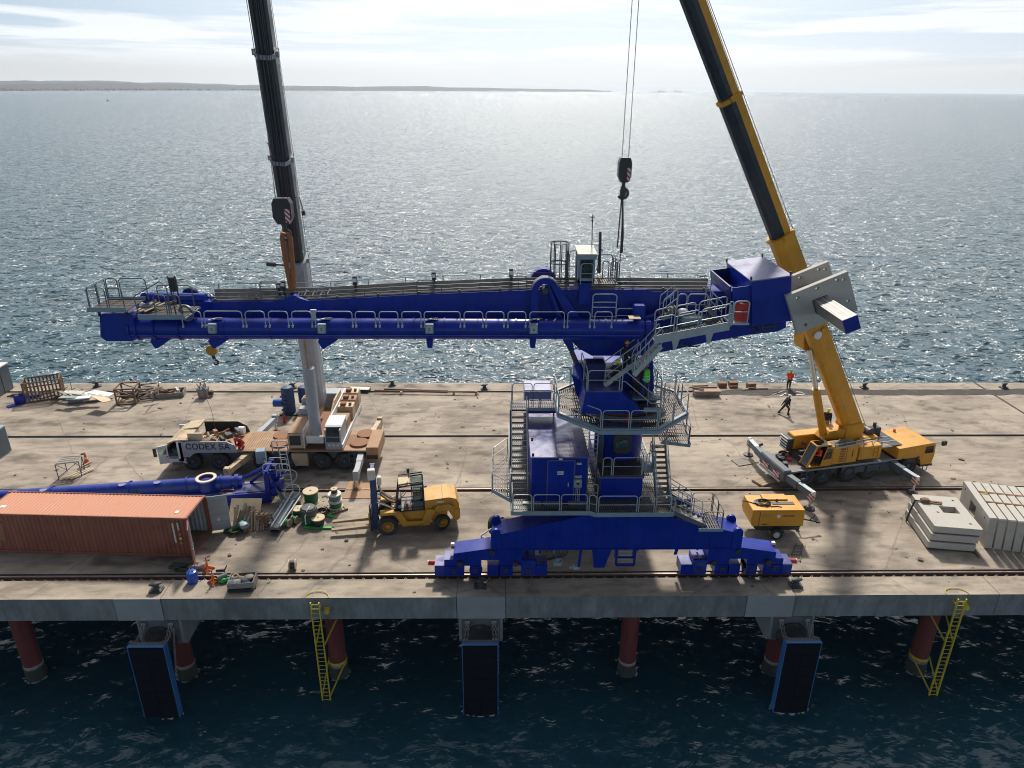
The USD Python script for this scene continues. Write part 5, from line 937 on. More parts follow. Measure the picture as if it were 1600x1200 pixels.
U.part('elbow', MB().ab(*[q for q in (at(1003, 505, Y=34.2)[0], at(1020, 505, Y=34.2)[0])], 33.8, 34.7, 13.3, 14.3, .15), 'blue'); U.part('valve_block', MB().ab(6.75, 7.35, 34.3, 34.9, 14.3, 15.0, .05), 'blue')
# stairs from the slewing frame up to the walkway
s0, s1, s2 = V(5.75, 33.35, 10.92), V(7.05, 33.35, 12.35), V(8.15, 33.35, 13.55)
stair(U, V(5.4, 34.0, 10.95), V(7.1, 34.0, 12.35), .75, 6, mat='galv', rails=(True, True)); stair(U, V(6.75, 33.4, 11.75), V(8.0, 33.4, 13.3), .75, 7, mat='galv', tread='white_sheet', rails=(True, True)); U.part('stair_landing', MB().ab(6.75, 7.2, 33.1, 34.4, 12.0, 12.06), 'galv')
# ballast box, plates, beam
BXM = roty(-.14); BO = V(13.5, 36.0, 15.35)
def bal(m): return m.move(BXM, BO)
bx = U.part('ballast_box', bal(MB().ab(-1.0, .95, -2.15, 2.0, -1.12, 1.18, .015)), 'blue'); bx.part('box_roof', bal(MB().ab(-1.04, .99, -2.2, 2.05, 1.18, 1.24, .01)), 'lilac')  # dusty blue roof with its sky sheen put into a paler colour
for x, y in ((-1.0, -2.1), (.92, -2.1), (-1.0, 1.95), (.92, 1.95)): bx.part('roof_lug', bal(MB().ab(x-.04, x+.04, y-.04, y+.04, 1.24, 1.42)), 'black')
d2 = U.part('open_door_panel', bal(MB().ab(-1.9, -1.0, -2.05, -1.98, -.95, .95)), 'blue'); d2.part('panel_handle', bal(MB().ab(-1.85, -1.7, -2.08, -2.05, -.25, -.12)), 'galv'); U.part('box_side_wall', bal(MB().ab(-2.0, -1.93, -1.9, 1.6, -.95, 1.0).ab(-1.93, -1.0, 1.5, 1.6, -.95, 1.0)), 'blue_dark'); U.part('box_sill', bal(MB().ab(-2.0, -1.0, -2.1, 1.6, -1.12, -.95)), 'blue')
U.part('underframe', bal(MB().ab(-1.2, 2.2, -1.0, -.6, -1.55, -1.12).ab(-1.2, 2.2, .6, 1.0, -1.55, -1.12)), 'blue'); m = bal(MB().bar((-.9, -2.0, -1.5), (.2, -2.0, -1.5), .05).bar((-.9, -1.4, -1.5), (.2, -1.4, -1.5), .05).bar((-.6, -2.0, -1.5), (-.6, -1.4, -1.5), .05).bar((-.4, -2.0, -1.5), (-.4, -2.0, -1.12), .05).bar((.2, -2.0, -1.5), (.2, -2.0, -1.12), .05).bar((-.4, -2.0, -1.3), (.2, -2.0, -1.3), .04)); U.part('under_step', m, 'dark_steel')
for q in (-2, 0): m = at(1075+q*8, 541+q, Y=35.0); U.part('under_bracket', MB().bar(m, m+V(.5, 0, -.02), .06).bar(m+V(.2, 0, 0), m+V(.2, 0, .2), .05), 'dark_steel')
PT = roty(-.42); po = V(15.88, 0, 15.42)
def plate_poly(): return Polygon([(-1.55, -1.12), (1.52, -1.12), (1.52, 1.02), (-1.55, 1.02)], [[(-.44, -.47), (.32, -.47), (.32, .29), (-.44, .29)]])
for y0, nm in ((33.55, 'nearer'), (35.7, 'farther')):
    g = plate_poly()
    for hx, hy in ((-1.05, .72), (-.05, .80), (.95, .82), (1.25, .70), (1.2, -.45), (-1.05, -.80)): g = g.difference(Point(hx, hy).buffer(.085, 6))
    mm = MB().prism(g, (0, 0, 0), (1, 0, 0), (0, 0, 1), .30); mm.move(PT, po+V(0, y0+.3, 0)); pl = U.part('ballast_plate', mm, 'concrete_new')
bm = U.part('ballast_beam', MB().ab(-.40, .28, .06, 8.0, -.43, .25).move(PT, po+V(0, 30.3, 0)), 'steel'); bm.part('beam_end_cap', MB().ab(-.41, .29, 0, .06, -.44, .26, .01).move(PT, po+V(0, 30.3, 0)), 'blue')
for x in (-.3, .0, .2): bm.part('beam_stripe', MB().ab(x, x+.05, .07, 7.9, .25, .262).move(PT, po+V(0, 30.3, 0)), 'galv')
# right hand stair system
rl = Polygon([(8.9, 35.2), (10.5, 34.7), (10.9, 38.0), (9.3, 38.2)]); RZ = 7.0
U.part('rest_landing_floor', grating(rl, RZ+.02, 'y', .13, .065), 'grating'); U.part('rest_landing_frame', MB().bar((9.0, 35.1, RZ-.08), (10.5, 34.7, RZ-.08), .06, .2).bar((10.5, 34.7, RZ-.08), (10.9, 38, RZ-.08), .06, .2), 'toe'); railing(U, [(9.2, 35.05, RZ), (10.45, 34.75, RZ), (10.85, 37.9, RZ)], 1.1, 1.5, 'galv_dark')
stair(U, V(9.9, 38.0, RZ), V(9.6, 36.3, OZ), .75, 8); stair(U, V(8.75, 32.6, GY+.05), V(8.75, 34.7, RZ-.05), .72, 11); stair(U, V(8.05, 33.6, OZ+.05), V(8.6, 36.2, 10.1), .7, 6)
U.part('mid_landing', MB().ab(7.75, 8.35, 33.3, 34.9, 6.0, 6.06, .01), 'toe'); railing(U, [(7.8, 33.35, 6.06), (8.35, 33.35, 6.06)], 1.1, .7); railing(U, [(8.35, 33.35, 6.06), (8.35, 34.9, 6.06)], 1.1, 1.0)
LZ = 3.65; stair(U, V(10.9, 32.1, LZ), V(9.15, 32.1, GY+.02), .8, 6); ll = Polygon([(10.45, 31.35), (11.75, 31.35), (11.75, 33.4), (10.45, 33.4)]); U.part('lower_landing_floor', grating(ll, LZ+.02, 'y', .13, .065), 'grating'); toe(U, [(10.45, 31.33, LZ), (11.75, 31.33, LZ)], .2)
railing(U, [(10.6, 31.4, LZ), (11.7, 31.4, LZ), (11.7, 33.3, LZ), (10.5, 33.3, LZ)], 1.1, 1.2, 'galv_dark'); stair(U, V(9.2, 33.4, GY), V(10.6, 33.4, LZ-.1), .7, 5)
for a, b in (((9.15, 33.2, 4.0), (8.9, 33.2, GY)), ((9.8, 33.5, 3.2), (9.3, 33.4, GY)), ((10.4, 33.2, 3.6), (9.9, 33.3, 3.0))): U.part('frame_bar', MB().bar(a, b, .07), 'galv_dark')
U.part('notice_board', MB().box((9.75, 32.7, 4.1), (.28, .02, .45), rotz(.2)), 'white')
for k in range(5): U.part('stored_tube', MB().bar((9.2+.28*k, 32.0, 3.95-.06*k), (9.6+.28*k, 33.0, 4.35-.08*k), .06), 'dark_steel' if k % 2 else 'wood')
for k in range(3): U.part('motor', MB().cyl((9.2+.45*k, 33.2, 4.25), (9.5+.45*k, 33.2, 4.25), .16, n=12), 'blue')
for z, x0, x1 in ((5.4, 3.0, 3.2),): pass
# ================================================================ the white mobile crane on the left
K = thing('mobile_crane', 'white and rusty mobile crane marked CODEX SA with a black telescopic boom', 'crane', (-16.0, 45.8, 0))
DZ, YN, YFAR = 1.60, 44.25, 47.3; X0, X1 = -23.55, -8.9
K.part('chassis', MB().ab(-23.4, X1, YN+.45, YFAR-.45, .75, DZ-.12, .03), 'chassis')
dk = K.part('deck', MB().ab(-18.5, X1+.3, YN, YFAR, DZ-.12, DZ, .01), 'rust_deck')
for k in range(16): dk.part('deck_rib', MB().ab(-18.1+.165*k, -18.02+.165*k, YN+.2, YFAR-.2, DZ, DZ+.03), 'rust_deck')
for k in range(11): dk.part('deck_rib', MB().ab(-11.0+.10*k, -10.95+.10*k, YN+.9, YFAR-.6, DZ, DZ+.03), 'rust')
for k, x in enumerate((-21.6, -19.7, -16.7, -14.8, -12.55, -10.95)):
    for y in (YN+.28, YFAR-.28): wheel(K, (x, y, .66), .66, .46, (0, -1 if y < 46 else 1, 0), 'chassis')
    K.part('axle', MB().cyl((x, YN+.3, .66), (x, YFAR-.3, .66), .12, n=8), 'dark_steel')
# front cab, low and wide, with its near door swung open
cabp = [(X0, .75), (X0-.02, 1.35), (X0+.45, 2.28), (X0+1.0, 2.42), (-21.75, 2.42), (-21.75, .75)]
for y0, y1, nm in ((YFAR-1.15, YFAR, 'far'), ): pass
cb = K.part('cab', MB().xz([(X0, .75), (X0, 1.30), (X0+.10, 1.5), (X0+.10, .9)], YN, YFAR).ab(X0+.1, -22.0, YN, YFAR, .62, .95).ab(-22.45, -22.1, YN, YN+.12, .75, 2.3).ab(-22.3, -22.1, YN, YFAR, .95, 2.25).ab(X0+.1, -22.2, YFAR-.1, YFAR, .9, 2.2), 'white')
cb.part('cab_roof', MB().xz([(X0+.10, 1.5), (X0+.50, 2.20), (X0+1.0, 2.40), (-21.6, 2.46), (-21.6, 2.38), (X0+1.0, 2.30), (X0+.56, 2.12), (X0+.16, 1.46)], YN+.02, YFAR-.02), 'cream')
cb.part('windscreen', MB().xz([(X0+.08, 1.52), (X0+.42, 2.10), (X0+.44, 2.08), (X0+.10, 1.50)], YN+.15, YFAR-.15), 'glass'); cb.part('seat', MB().ab(-22.9, -22.45, YN+.5, YN+1.0, .95, 1.35, .05).ab(-22.55, -22.4, YN+.5, YN+1.0, 1.35, 1.95, .05), 'black'); cb.part('dashboard', MB().ab(-23.3, -23.05, YN+.2, YN+1.3, 1.2, 1.5, .06), 'inside_dark')
for y in (YN+.02, YFAR-.1): cb.part('door_pillar', MB().bar((X0+.1, y+.03, 1.4), (X0+.52, y+.03, 2.18), .07), 'white')
dr = roty(0); dm = MB().ab(-.62, 0, -.05, .02, -.02, .62, .02).ab(-.62, -.54, -.05, .02, .62, 1.32).ab(-.08, 0, -.05, .02, .62, 1.32).ab(-.62, 0, -.05, .02, 1.25, 1.33)
dp = K.part('cab_door', MB().add(*dm.move(rotz(.55), (-22.95, YN-.34, .92)).mesh()), 'white'); dp.part('door_glass', MB().ab(-.56, -.06, -.02, -.01, .62, 1.26).move(rotz(.55), (-22.95, YN-.34, .92)), 'glass'); dp.part('handle', MB().ab(-.16, -.05, -.08, -.05, .42, .47).move(rotz(.55), (-22.95, YN-.34, .92)), 'black')
K.part('mirror', MB().bar((X0+.1, YN-.05, 2.0), (X0-.25, YN-.3, 1.9), .04).ab(X0-.42, X0-.18, YN-.42, YN-.28, 1.3, 1.95, .05), 'black')
K.part('cab_steps', MB().ab(-22.9, -22.2, YN-.08, YN+.1, .55, .7), 'chassis'); K.part('warning_panel', MB().ab(-22.02, -21.92, YN-.03, YN, .55, 1.2), 'stripe'); K.part('front_bumper', MB().ab(X0-.08, X0+.12, YN+.1, YFAR-.1, .5, .8, .03), 'white'); K.part('bumper_panel', MB().ab(X0-.1, X0-.08, YN+.2, YN+.9, .5, .72), 'stripe')
fair = [(-22.1, 1.10), (-22.1, 2.30), (-18.95, 2.30), (-18.5, 2.05), (-18.3, 1.45), (-20.95, 1.45), (-21.35, 1.38), (-21.65, 1.10)]
fp = K.part('side_fairing', MB().xz(fair, YN-.02, YN+.07), 'crane_grey'); text_on(fp, 'CODEX SA', (-21.85, YN-.024, 1.72), (1, 0, 0), (0, 0, 1), .44, 'black', .01)
K.part('far_fairing', MB().xz([(-21.6, 1.6), (-21.6, 2.40), (-19.1, 2.40), (-18.6, 2.1), (-18.4, 1.6)], YFAR-.08, YFAR), 'inside_dark'); K.part('far_fairing_rail', MB().tube([(-21.5, YFAR-.05, 2.43), (-19.1, YFAR-.05, 2.43), (-18.55, YFAR-.05, 2.1), (-18.4, YFAR-.05, 1.65)], .04, 6), 'cream', smooth=40)
K.part('roof_bridge', MB().xz([(-22.6, 2.44), (-21.5, 2.60), (-21.5, 2.50), (-22.0, 2.44)], YFAR-1.3, YFAR), 'cream'); K.part('equipment_tray', MB().ab(-21.8, -18.5, YN+.1, YFAR-.1, 1.52, 1.615), 'rust_deck'); K.part('air_box', MB().ab(-21.75, -20.75, YN+.35, YN+.55, 1.62, 2.75, .02).ab(-21.7, -20.8, YN+.55, YN+1.0, 1.62, 2.3, .03), 'cream')
for k in range(17):
    x, y = rng.uniform(-21.2, -18.9), rng.uniform(YN+.4, YFAR-.5); L = rng.uniform(.25, .9); a = rng.uniform(0, PI); z = 1.66+rng.uniform(0, .5)
    K.part('engine_fitting', (MB().box((x, y, z), (L, .18+rng.uniform(0, .3), .12+rng.uniform(0, .25)), rotz(a), .02) if k % 3 else MB().cyl((x, y, z), (x+L*math.cos(a), y+L*math.sin(a), z+.1), .09, n=10)), ('rust', 'cream', 'wood_grey', 'dark_steel', 'rust_deck')[k % 5])
K.part('tank', MB().cyl((-18.9, YFAR-.7, 2.05), (-18.5, YFAR-.7, 2.05), .28, n=16), 'white', smooth=40)
# outriggers
def outrigger(t, a, b, w, mat, legx=None, padr=.3):
    a, b = np.asarray(a, float), np.asarray(b, float); m_ = a*.5+b*.5
    o = t.part('outrigger', MB().bar(a, m_, w, w*1.15, .015), mat); o.part('inner_beam', MB().bar(m_, b, w*.86, w, .015), mat)
    o.part('jack_leg', MB().cyl(b+V(0, 0, .25), V(b[0], b[1], .12), .11, n=12), 'chrome', smooth=40); o.part('jack_head', MB().box(b+V(0, 0, .02), (w*.9, w*.9, w*1.6), None, .03), mat); o.part('jack_pad', MB().lathe([(.001, .14), (.1, .13), (.22, .08), (padr, .03), (padr, 0), (.001, 0)], (b[0], b[1], .015), n=20), 'rust', smooth=40); return o
outrigger(K, (-17.55, YN+.6, 1.15), (-18.35, 42.2, 1.05), .42, 'cream'); outrigger(K, (-9.75, YN+.5, 1.15), (-9.6, 41.65, 1.1), .42, 'crane_grey')
outrigger(K, (-18.0, YFAR-.5, 1.15), (-17.6, 50.6, 1.05), .42, 'crane_grey'); outrigger(K, (-9.6, YFAR-.5, 1.15), (-9.3, 50.0, 1.1), .42, 'cream')
for (x, y) in ((-15.6, 45.25), (-15.75, 46.5), (-10.0, 45.3), (-9.75, 46.7)): K.part('outrigger_plate', MB().cyl((x, y, DZ), (x, y, DZ+.14), .66, n=28), 'rust', smooth=40)
K.part('rear_block', MB().ab(-9.35, -8.5, YN-.05, YFAR-.2, .8, 1.85, .03), 'rust_deck'); K.part('tail_lamp_panel', MB().ab(-9.3, -8.55, YN-.08, YN-.05, .95, 1.25), 'black'); K.part('ladder', MB().bar((-10.55, YN-.05, .35), (-10.55, YN-.05, DZ), .05).bar((-10.2, YN-.05, .35), (-10.2, YN-.05, DZ), .05).bar((-10.55, YN-.05, .6), (-10.2, YN-.05, .6), .04).bar((-10.55, YN-.05, 1.0), (-10.2, YN-.05, 1.0), .04).bar((-10.55, YN-.05, 1.35), (-10.2, YN-.05, 1.35), .04), 'chassis')
K.part('hanging_cabinet', MB().xz([(-14.55, 1.4), (-14.55, 1.0), (-14.35, .45), (-13.45, .45), (-13.45, 1.4)], YN-.12, YN+.25), 'cream')
# upper works: facing the near side, ballast to the far side
K.part('turntable', MB().cyl((-12.9, 46.4, DZ), (-12.9, 46.4, DZ+.45), 1.25, n=32), 'chassis', smooth=30)
UZ0 = DZ+.45
K.part('frame_cheek', MB().yz([(44.6, UZ0), (50.3, UZ0), (50.3, 3.7), (48.2, 3.7), (46.5, 2.9), (44.6, 2.5)], -13.62, -13.50), 'cream'); K.part('frame_cheek', MB().yz([(44.6, UZ0), (50.3, UZ0), (50.3, 3.7), (48.2, 3.7), (46.5, 2.9), (44.6, 2.5)], -12.30, -12.18), 'cream'); K.part('frame_floor', MB().ab(-13.5, -12.3, 44.5, 50.3, UZ0-.02, UZ0+.08), 'rust'); K.part('front_plate', MB().ab(-13.5, -12.3, 44.45, 44.6, UZ0, UZ0+.55, .02), 'white')
lb = K.part('engine_housing', MB().ab(-14.75, -13.65, 44.35, 47.4, DZ+.1, 2.85, .04), 'cream'); lb.part('housing_top', MB().ab(-14.7, -13.7, 44.4, 47.35, 2.85, 2.9, .01), 'rust_deck'); lb.part('radiator_opening_shade', MB().ab(-14.62, -13.85, 44.33, 44.36, 1.95, 2.7, .02), 'hole'); lb.part('side_edge', MB().ab(-13.66, -13.6, 44.35, 47.4, DZ+.1, 3.1), 'white')  # radiator opening is a dark plate painted as shade
K.part('housing_step', MB().ab(-14.7, -13.7, 47.4, 48.3, DZ+.1, 3.35, .03), 'crane_grey'); K.part('housing_step', MB().ab(-14.7, -13.7, 48.35, 49.2, DZ+.2, 3.7, .03), 'crane_grey'); K.part('housing_lid', MB().ab(-14.6, -13.8, 48.4, 49.1, 3.7, 3.76, .01), 'rust'); K.part('rear_tray', MB().ab(-14.7, -13.7, 49.25, 51.3, 2.6, 3.4, .03), 'cream')
for k in range(4): K.part('tray_fitting', MB().ab(-14.55+.2*k, -14.4+.2*k, 49.6+.35*k, 50.0+.35*k, 3.4, 3.55, .02), ('rust', 'dark_steel')[k % 2])
cbn = K.part('operator_cab', MB().ab(-12.15, -12.07, 44.3, 46.3, DZ+.1, 3.15).ab(-11.13, -11.05, 44.3, 46.3, DZ+.1, 3.15).ab(-12.15, -11.05, 46.2, 46.3, DZ+.1, 3.2).ab(-12.15, -11.05, 44.3, 46.3, DZ+.05, DZ+.15).ab(-12.15, -11.05, 44.25, 44.34, DZ+.05, DZ+.62, .02), 'crane_grey')
cbn.part('cab_roof', MB().yz([(44.75, 3.15), (46.4, 3.22), (46.4, 3.34), (44.9, 3.30), (44.7, 3.22)], -12.18, -11.02), 'white'); cbn.part('front_window', MB().yz([(44.28, DZ+.62), (44.72, 3.16), (44.75, 3.16), (44.31, DZ+.62)], -12.07, -11.13), 'glass'); cbn.part('window_bar', MB().bar((-12.05, 44.42, 2.55), (-11.15, 44.42, 2.55), .04), 'crane_grey'); cbn.part('seat', MB().ab(-11.85, -11.35, 45.1, 45.7, DZ+.2, DZ+.6, .05).ab(-11.85, -11.35, 45.65, 45.8, DZ+.6, DZ+1.25, .05), 'black'); cbn.part('cab_lining', MB().ab(-12.0, -11.2, 46.1, 46.16, DZ+.2, 3.1), 'navy')
for k in range(3): cbn.part('cab_lamp', MB().ab(-11.95+.3*k, -11.8+.3*k, 44.2, 44.25, DZ+.35, DZ+.48, .02), 'white')
K.part('right_rail', MB().ab(-11.02, -10.93, 44.3, 51.5, DZ+.1, DZ+.45).ab(-12.15, -12.07, 46.5, 51.5, DZ+.5, 3.3), 'white'); K.part('winch_tray', MB().ab(-12.1, -11.1, 46.5, 48.2, DZ+.4, 2.75, .03), 'rust_deck')
for k in range(3): K.part('ballast_block', MB().ab(-12.1, -10.95, 48.3+k*1.1, 49.3+k*1.1, DZ+.3, 3.1+.1*k, .04), 'rust_deck' if k == 1 else 'cream'); K.part('ballast_lug', MB().ab(-11.9, -11.5, 48.5+1.1*k, 48.9+1.1*k, 3.1+.1*k, 3.3+.1*k, .02).ab(-11.3, -11.1, 48.6+1.1*k, 48.8+1.1*k, 3.1+.1*k, 3.28+.1*k, .02), 'rust')
K.part('rear_ballast', MB().ab(-14.3, -11.0, 50.6, 51.8, 1.3, 3.2, .05), 'crane_grey')
# boom: pivot at the far end, leaning over the near side
BP = V(-12.95, 49.0, 3.2); HX = float(at(440, 325, Y=35.85)[0]); BT = V(HX, 35.85, 34.6)
def foot_for(P, T, x0, y0):
    """where the boom foot must stand so that the boom's line, seen from the measured point, passes there."""
    xs = np.arange(P[0]-3, P[0]+3, .01); r = CF+CR*(x0-800)/FPX-CU*(y0-600)/FPX; E = []
    for x in xs: n = np.cross(T-V(x, P[1], P[2]), r); E.append(abs((T-CE)@n)/np.linalg.norm(n))
    return V(xs[int(np.argmin(E))], P[1], P[2])
BT[0] = HX-.17; BT[2] = 34.0; BP = foot_for(BP, BT, 403, 0)
def boom(t, P, T, secs, up, mats, und=None):
    """telescopic boom: (share start, share end, width, height, material); box with a rounded lower shell."""
    P, T = np.asarray(P, float), np.asarray(T, float); L = np.linalg.norm(T-P); x, y, z = frame(T-P, up)
    for k, (a, b, w, h, mt) in enumerate(secs):
        prof = [(-w/2, h*.5), (w/2, h*.5), (w/2, -h*.12), (w*.40, -h*.36), (w*.2, -h*.48), (-w*.2, -h*.48), (-w*.40, -h*.36), (-w/2, -h*.12)]
        m = MB().prism(prof, P+z*L*a, x, y, L*(b-a)); s_ = t.part('boom_section', m, mt)
        if k: s_.part('collar', MB().prism([(px_*1.09, py_*1.09) for px_, py_ in [(-w_/2, h_*.5), (w_/2, h_*.5), (w_/2, -h_*.2), (w_*.3, -h_*.48), (-w_*.3, -h_*.48), (-w_/2, -h_*.2)]], P+z*(L*a-.25), x, y, .22), mats); s_.part('collar_pad', MB().box(P+z*(L*a-.1)+x*w_*.6, (.16, .22, .3), np.stack([x, y, z], 1), .02), mats); s_.part('collar_pad', MB().box(P+z*(L*a-.1)-x*w_*.6, (.16, .22, .3), np.stack([x, y, z], 1), .02), mats)
        if und and k >= 1: s_.part('lower_shell', MB().prism([(-w*.503, h*.12), (-w*.503, -h*.13), (-w*.405, -h*.367), (-w*.2, -h*.487), (w*.2, -h*.487), (w*.405, -h*.367), (w*.503, -h*.13), (w*.503, h*.12)] , P+z*(L*a+.01), x, y, L*(b-a)-.02), und)
        w_, h_ = w, h
    return x, y, z, L
bx_, by_, bz_, BL = boom(K, BP, BT, [(0, .392, 1.24, 1.32, 'crane_grey'), (.392, .594, 1.04, 1.10, 'boom_black'), (.594, .763, .97, 1.02, 'boom_black'), (.763, .90, .90, .95, 'boom_black'), (.90, 1.0, .8, .9, 'boom_black')], V(0, 1, .3), 'crane_grey')
hd_ = K.part('boom_head', MB().box(BT-bz_*.3, (1.1, 1.2, 1.2), np.stack([bx_, by_, bz_], 1), .08), 'boom_black'); hd_.part('head_sheave', MB().lathe([(.001, -.3), (.45, -.3), (.4, 0), (.45, .3), (.001, .3)], BT-by_*.6, bx_, 24), 'dark_steel', smooth=30)
c0, c1 = V(-12.9, 45.0, DZ+.65), BP+(BT-BP)*.27-by_*.55; cm = c0*.42+c1*.58; K.part('luffing_cylinder', MB().cyl(c0, cm, .40, n=24), 'crane_grey', smooth=40); K.part('luffing_rod', MB().cyl(cm, c1, .10, n=16), 'wood', smooth=40); K.part('luffing_lug', MB().box(c1+by_*.2, (.9, .5, .7), np.stack([bx_, by_, bz_], 1), .05), 'crane_grey')
for k in range(5):
    o = bx_*(-.34+.17*k)-by_*.66; K.part('boom_rope', MB().cyl(BP+(BT-BP)*.45+o+by_*.05, BT+o, .018, n=5), 'rope')
K.part('boom_cable', MB().cyl(BP+(BT-BP)*.1+bx_*.9, BT+bx_*.55, .012, n=4), 'rope')
for q in (.30, .36, .45, .6): K.part('boom_hose', MB().tube([BP+(BT-BP)*q+bx_*.5-by_*.4, BP+(BT-BP)*(q+.004)-bx_*.2-by_*.68, BP+(BT-BP)*(q+.02)-bx_*.25-by_*.68, BP+(BT-BP)*(q+.022)-bx_*.55-by_*.3], .03, 5), 'black', smooth=40)
so = BP+(BT-BP)*.38; K.part('boom_lamp', MB().bar(so-bx_*.5-by_*.3, so-bx_*1.25-by_*.3, .10).cyl(so-bx_*1.2-by_*.3, so-bx_*1.75-by_*.3, .14, n=10), 'dark_steel'); so = BP+(BT-BP)*.52; K.part('boom_lamp', MB().tube([so+bx_*.5, so+bx_*.72, so+bx_*.85-bz_*.9], .03, 5).box(so+bx_*.85-bz_*1.0, (.2, .15, .3), np.stack([bx_, by_, bz_], 1)), 'black')
# hook block and slings under it, both hanging
def hook_block(t, top, w, h, sheet='black'):
    c = np.asarray(top, float)
    b = t.part('block', MB().xz([(c[0]-w*.36, c[2]), (c[0]-w*.5, c[2]-h*.2), (c[0]-w*.5, c[2]-h*.75), (c[0]-w*.3, c[2]-h), (c[0]+w*.3, c[2]-h), (c[0]+w*.5, c[2]-h*.75), (c[0]+w*.5, c[2]-h*.2), (c[0]+w*.36, c[2])], c[1]-.26, c[1]+.26), sheet)
    b.part('cheek_plate', MB().ab(c[0]+w*.16, c[0]+w*.42, c[1]-.29, c[1]-.26, c[2]-h*.92, c[2]-h*.40), 'stripe')
    for k in (-1, 0, 1): b.part('sheave', MB().lathe([(.001, -.05), (w*.44, -.05), (w*.38, 0), (w*.44, .05), (.001, .05)], (c[0], c[1]+k*.14, c[2]-h*.32), (0, 1, 0), 20), 'dark_steel', smooth=30)
    m = MB().cyl((c[0], c[1], c[2]-h), (c[0], c[1], c[2]-h-.25), .09, n=10).tube([(c[0], c[1], c[2]-h-.2)]+list(arc((c[0], c[1], c[2]-h-.55), .24, PI/2+.3, -PI*.85, (1, 0, 0), (0, 0, 1), 14)), .075, 8); t.part('hook', m, 'dark_steel', smooth=60); return c-V(0, 0, h+.8)
hl = at(440, 309, Y=35.85)
t = thing('hook_block', 'dark hook block with red and white marks hanging beside the black boom', 'hook', hl); hb = hook_block(t, hl, .92, 1.25)
for k in range(4): t.part('hoist_rope', MB().cyl(hl+V(-.3+.2*k, 0, -.1), V(HX-.3+.2*k, 35.85, BT[2]-.3), .016, n=5), 'rope')
lgp = at(458, 459, Y=35.85); t = thing('lifting_sling', 'pair of brown lifting slings between the left hook and the boom lug', 'sling', hb)
for s in (-1, 1): t.part('sling_leg', MB().tube([hb+V(s*.12, 0, .35), hb+V(s*.20, 0, .1), hb*.5+lgp*.5+V(s*.16, 0, 0), lgp+V(s*.06, 0, .1)], .13, 8), 'tan', smooth=60)
t.part('shackle', MB().tube(arc(lgp+V(0, 0, .12), .13, 0, 2*PI, (1, 0, 0), (0, 0, 1), 12), .04, 6), 'galv', smooth=60)
hr = at(977, 246, Y=35.9); t = thing('hook_block', 'black hook block hanging in front of the sea above the operator cabin', 'hook', hr); hb2 = hook_block(t, hr, .62, 1.15)
tipR = V(hr[0], 35.9, 34.5)
for k in (-1, 1): t.part('hoist_rope', MB().cyl(hr+V(.16*k, 0, -.1), V(tipR[0]+.14*k, 35.9, 33.3), .017, n=5), 'rope')
t.part('swivel', MB().ball(hb2+V(0, 0, .35), (.16, .12, .34), 1), 'hivis_yellow' if 0 else 'dark_steel')
t = thing('lifting_sling', 'thin black chain slings hanging from the middle hook to the machine', 'sling', hb2); e2 = at(967, 436, Y=35.9)
t.part('sling_leg', MB().tube([hb2+V(0, 0, .2), hb2*.6+e2*.4+V(.03, 0, 0), e2], .028, 6), 'black', smooth=60); t.part('sling_leg', MB().tube([hb2+V(-.02, 0, .2), hb2*.5+e2*.5+V(.10, 0, .2), hb2*.33+e2*.67+V(.09, 0, 0)], .05, 6), 'dark_steel', smooth=60); t.part('sling_leg', MB().tube([hb2+V(-.05, 0, .2), hb2*.6+e2*.4+V(-.12, 0, .1), hb2*.4+e2*.6+V(-.16, 0, 0)], .035, 6), 'dark_steel', smooth=60)
# small yellow hook under the boom
hy = at(331, 547, Y=35.6); t = thing('jib_hook', 'small yellow sheave with a black hook hanging below the blue pipe', 'hook', hy)
t.part('sheave_guard', MB().lathe([(.001, -.10), (.28, -.10), (.30, 0), (.28, .10), (.001, .10)], hy, (0, 1, 0), 22), 'yellow', smooth=30); t.part('hook', MB().cyl(hy-V(0, 0, .25), hy-V(-.06, 0, .5), .09, n=8).tube(arc(hy-V(-.1, 0, .68), .13, PI/2, -PI*.8, (1, 0, 0), (0, 0, 1), 12), .05, 7), 'black', smooth=50); t.part('rope', MB().cyl(hy+V(0, 0, .2), hy+V(-.45, 0, 1.8), .018, n=5), 'rope')
t = thing('tag_line', 'thin rope running down from the boom to the quay beside the white crane', 'rope', (-17.2, 40, 0)); t.part('rope', MB().tube([at(283, 531, Y=35.5), at(330, 640, Y=37.0), at(352, 735, Y=38.0)], .012, 4), 'rope', smooth=60)

# ================================================================ the yellow mobile crane on the right
LA = math.radians(12.2); LO = V(18.6, 41.2, 0); LR = rotz(LA)
L_ = thing('mobile_crane', 'yellow mobile crane on extended outriggers at the right end of the quay', 'crane', LO, LA, local=True)
W_ = 2.7; HZ = 1.42
L_.part('chassis', MB().ab(.9, 11.6, .45, W_-.45, .62, 1.25, .03), 'chassis'); L_.part('deck', MB().ab(.4, 9.0, 0, W_, HZ-.14, HZ, .01), 'wood_grey'); L_.part('deck_edge', MB().ab(.5, 9.6, -.03, 0, HZ-.05, HZ+.02), 'galv'); L_.part('side_skirt', MB().ab(5.0, 9.4, .06, .12, .75, HZ-.14), 'chassis')
for x in (2.35, 3.62, 5.62, 7.25, 10.45):
    for y in (.26, W_-.26): wheel(L_, (x, y, .68), .68, .42, (0, -1 if y < 1 else 1, 0), 'chassis')
    L_.part('axle', MB().cyl((x, .3, .68), (x, W_-.3, .68), .12, n=8), 'dark_steel')
cab = [(9.25, HZ+.02), (9.25, 2.22), (11.9, 2.38), (12.22, 2.25), (12.32, 1.45), (12.22, .72), (11.35, .72), (11.20, 1.15), (10.9, HZ-.05), (10.0, HZ-.05)]
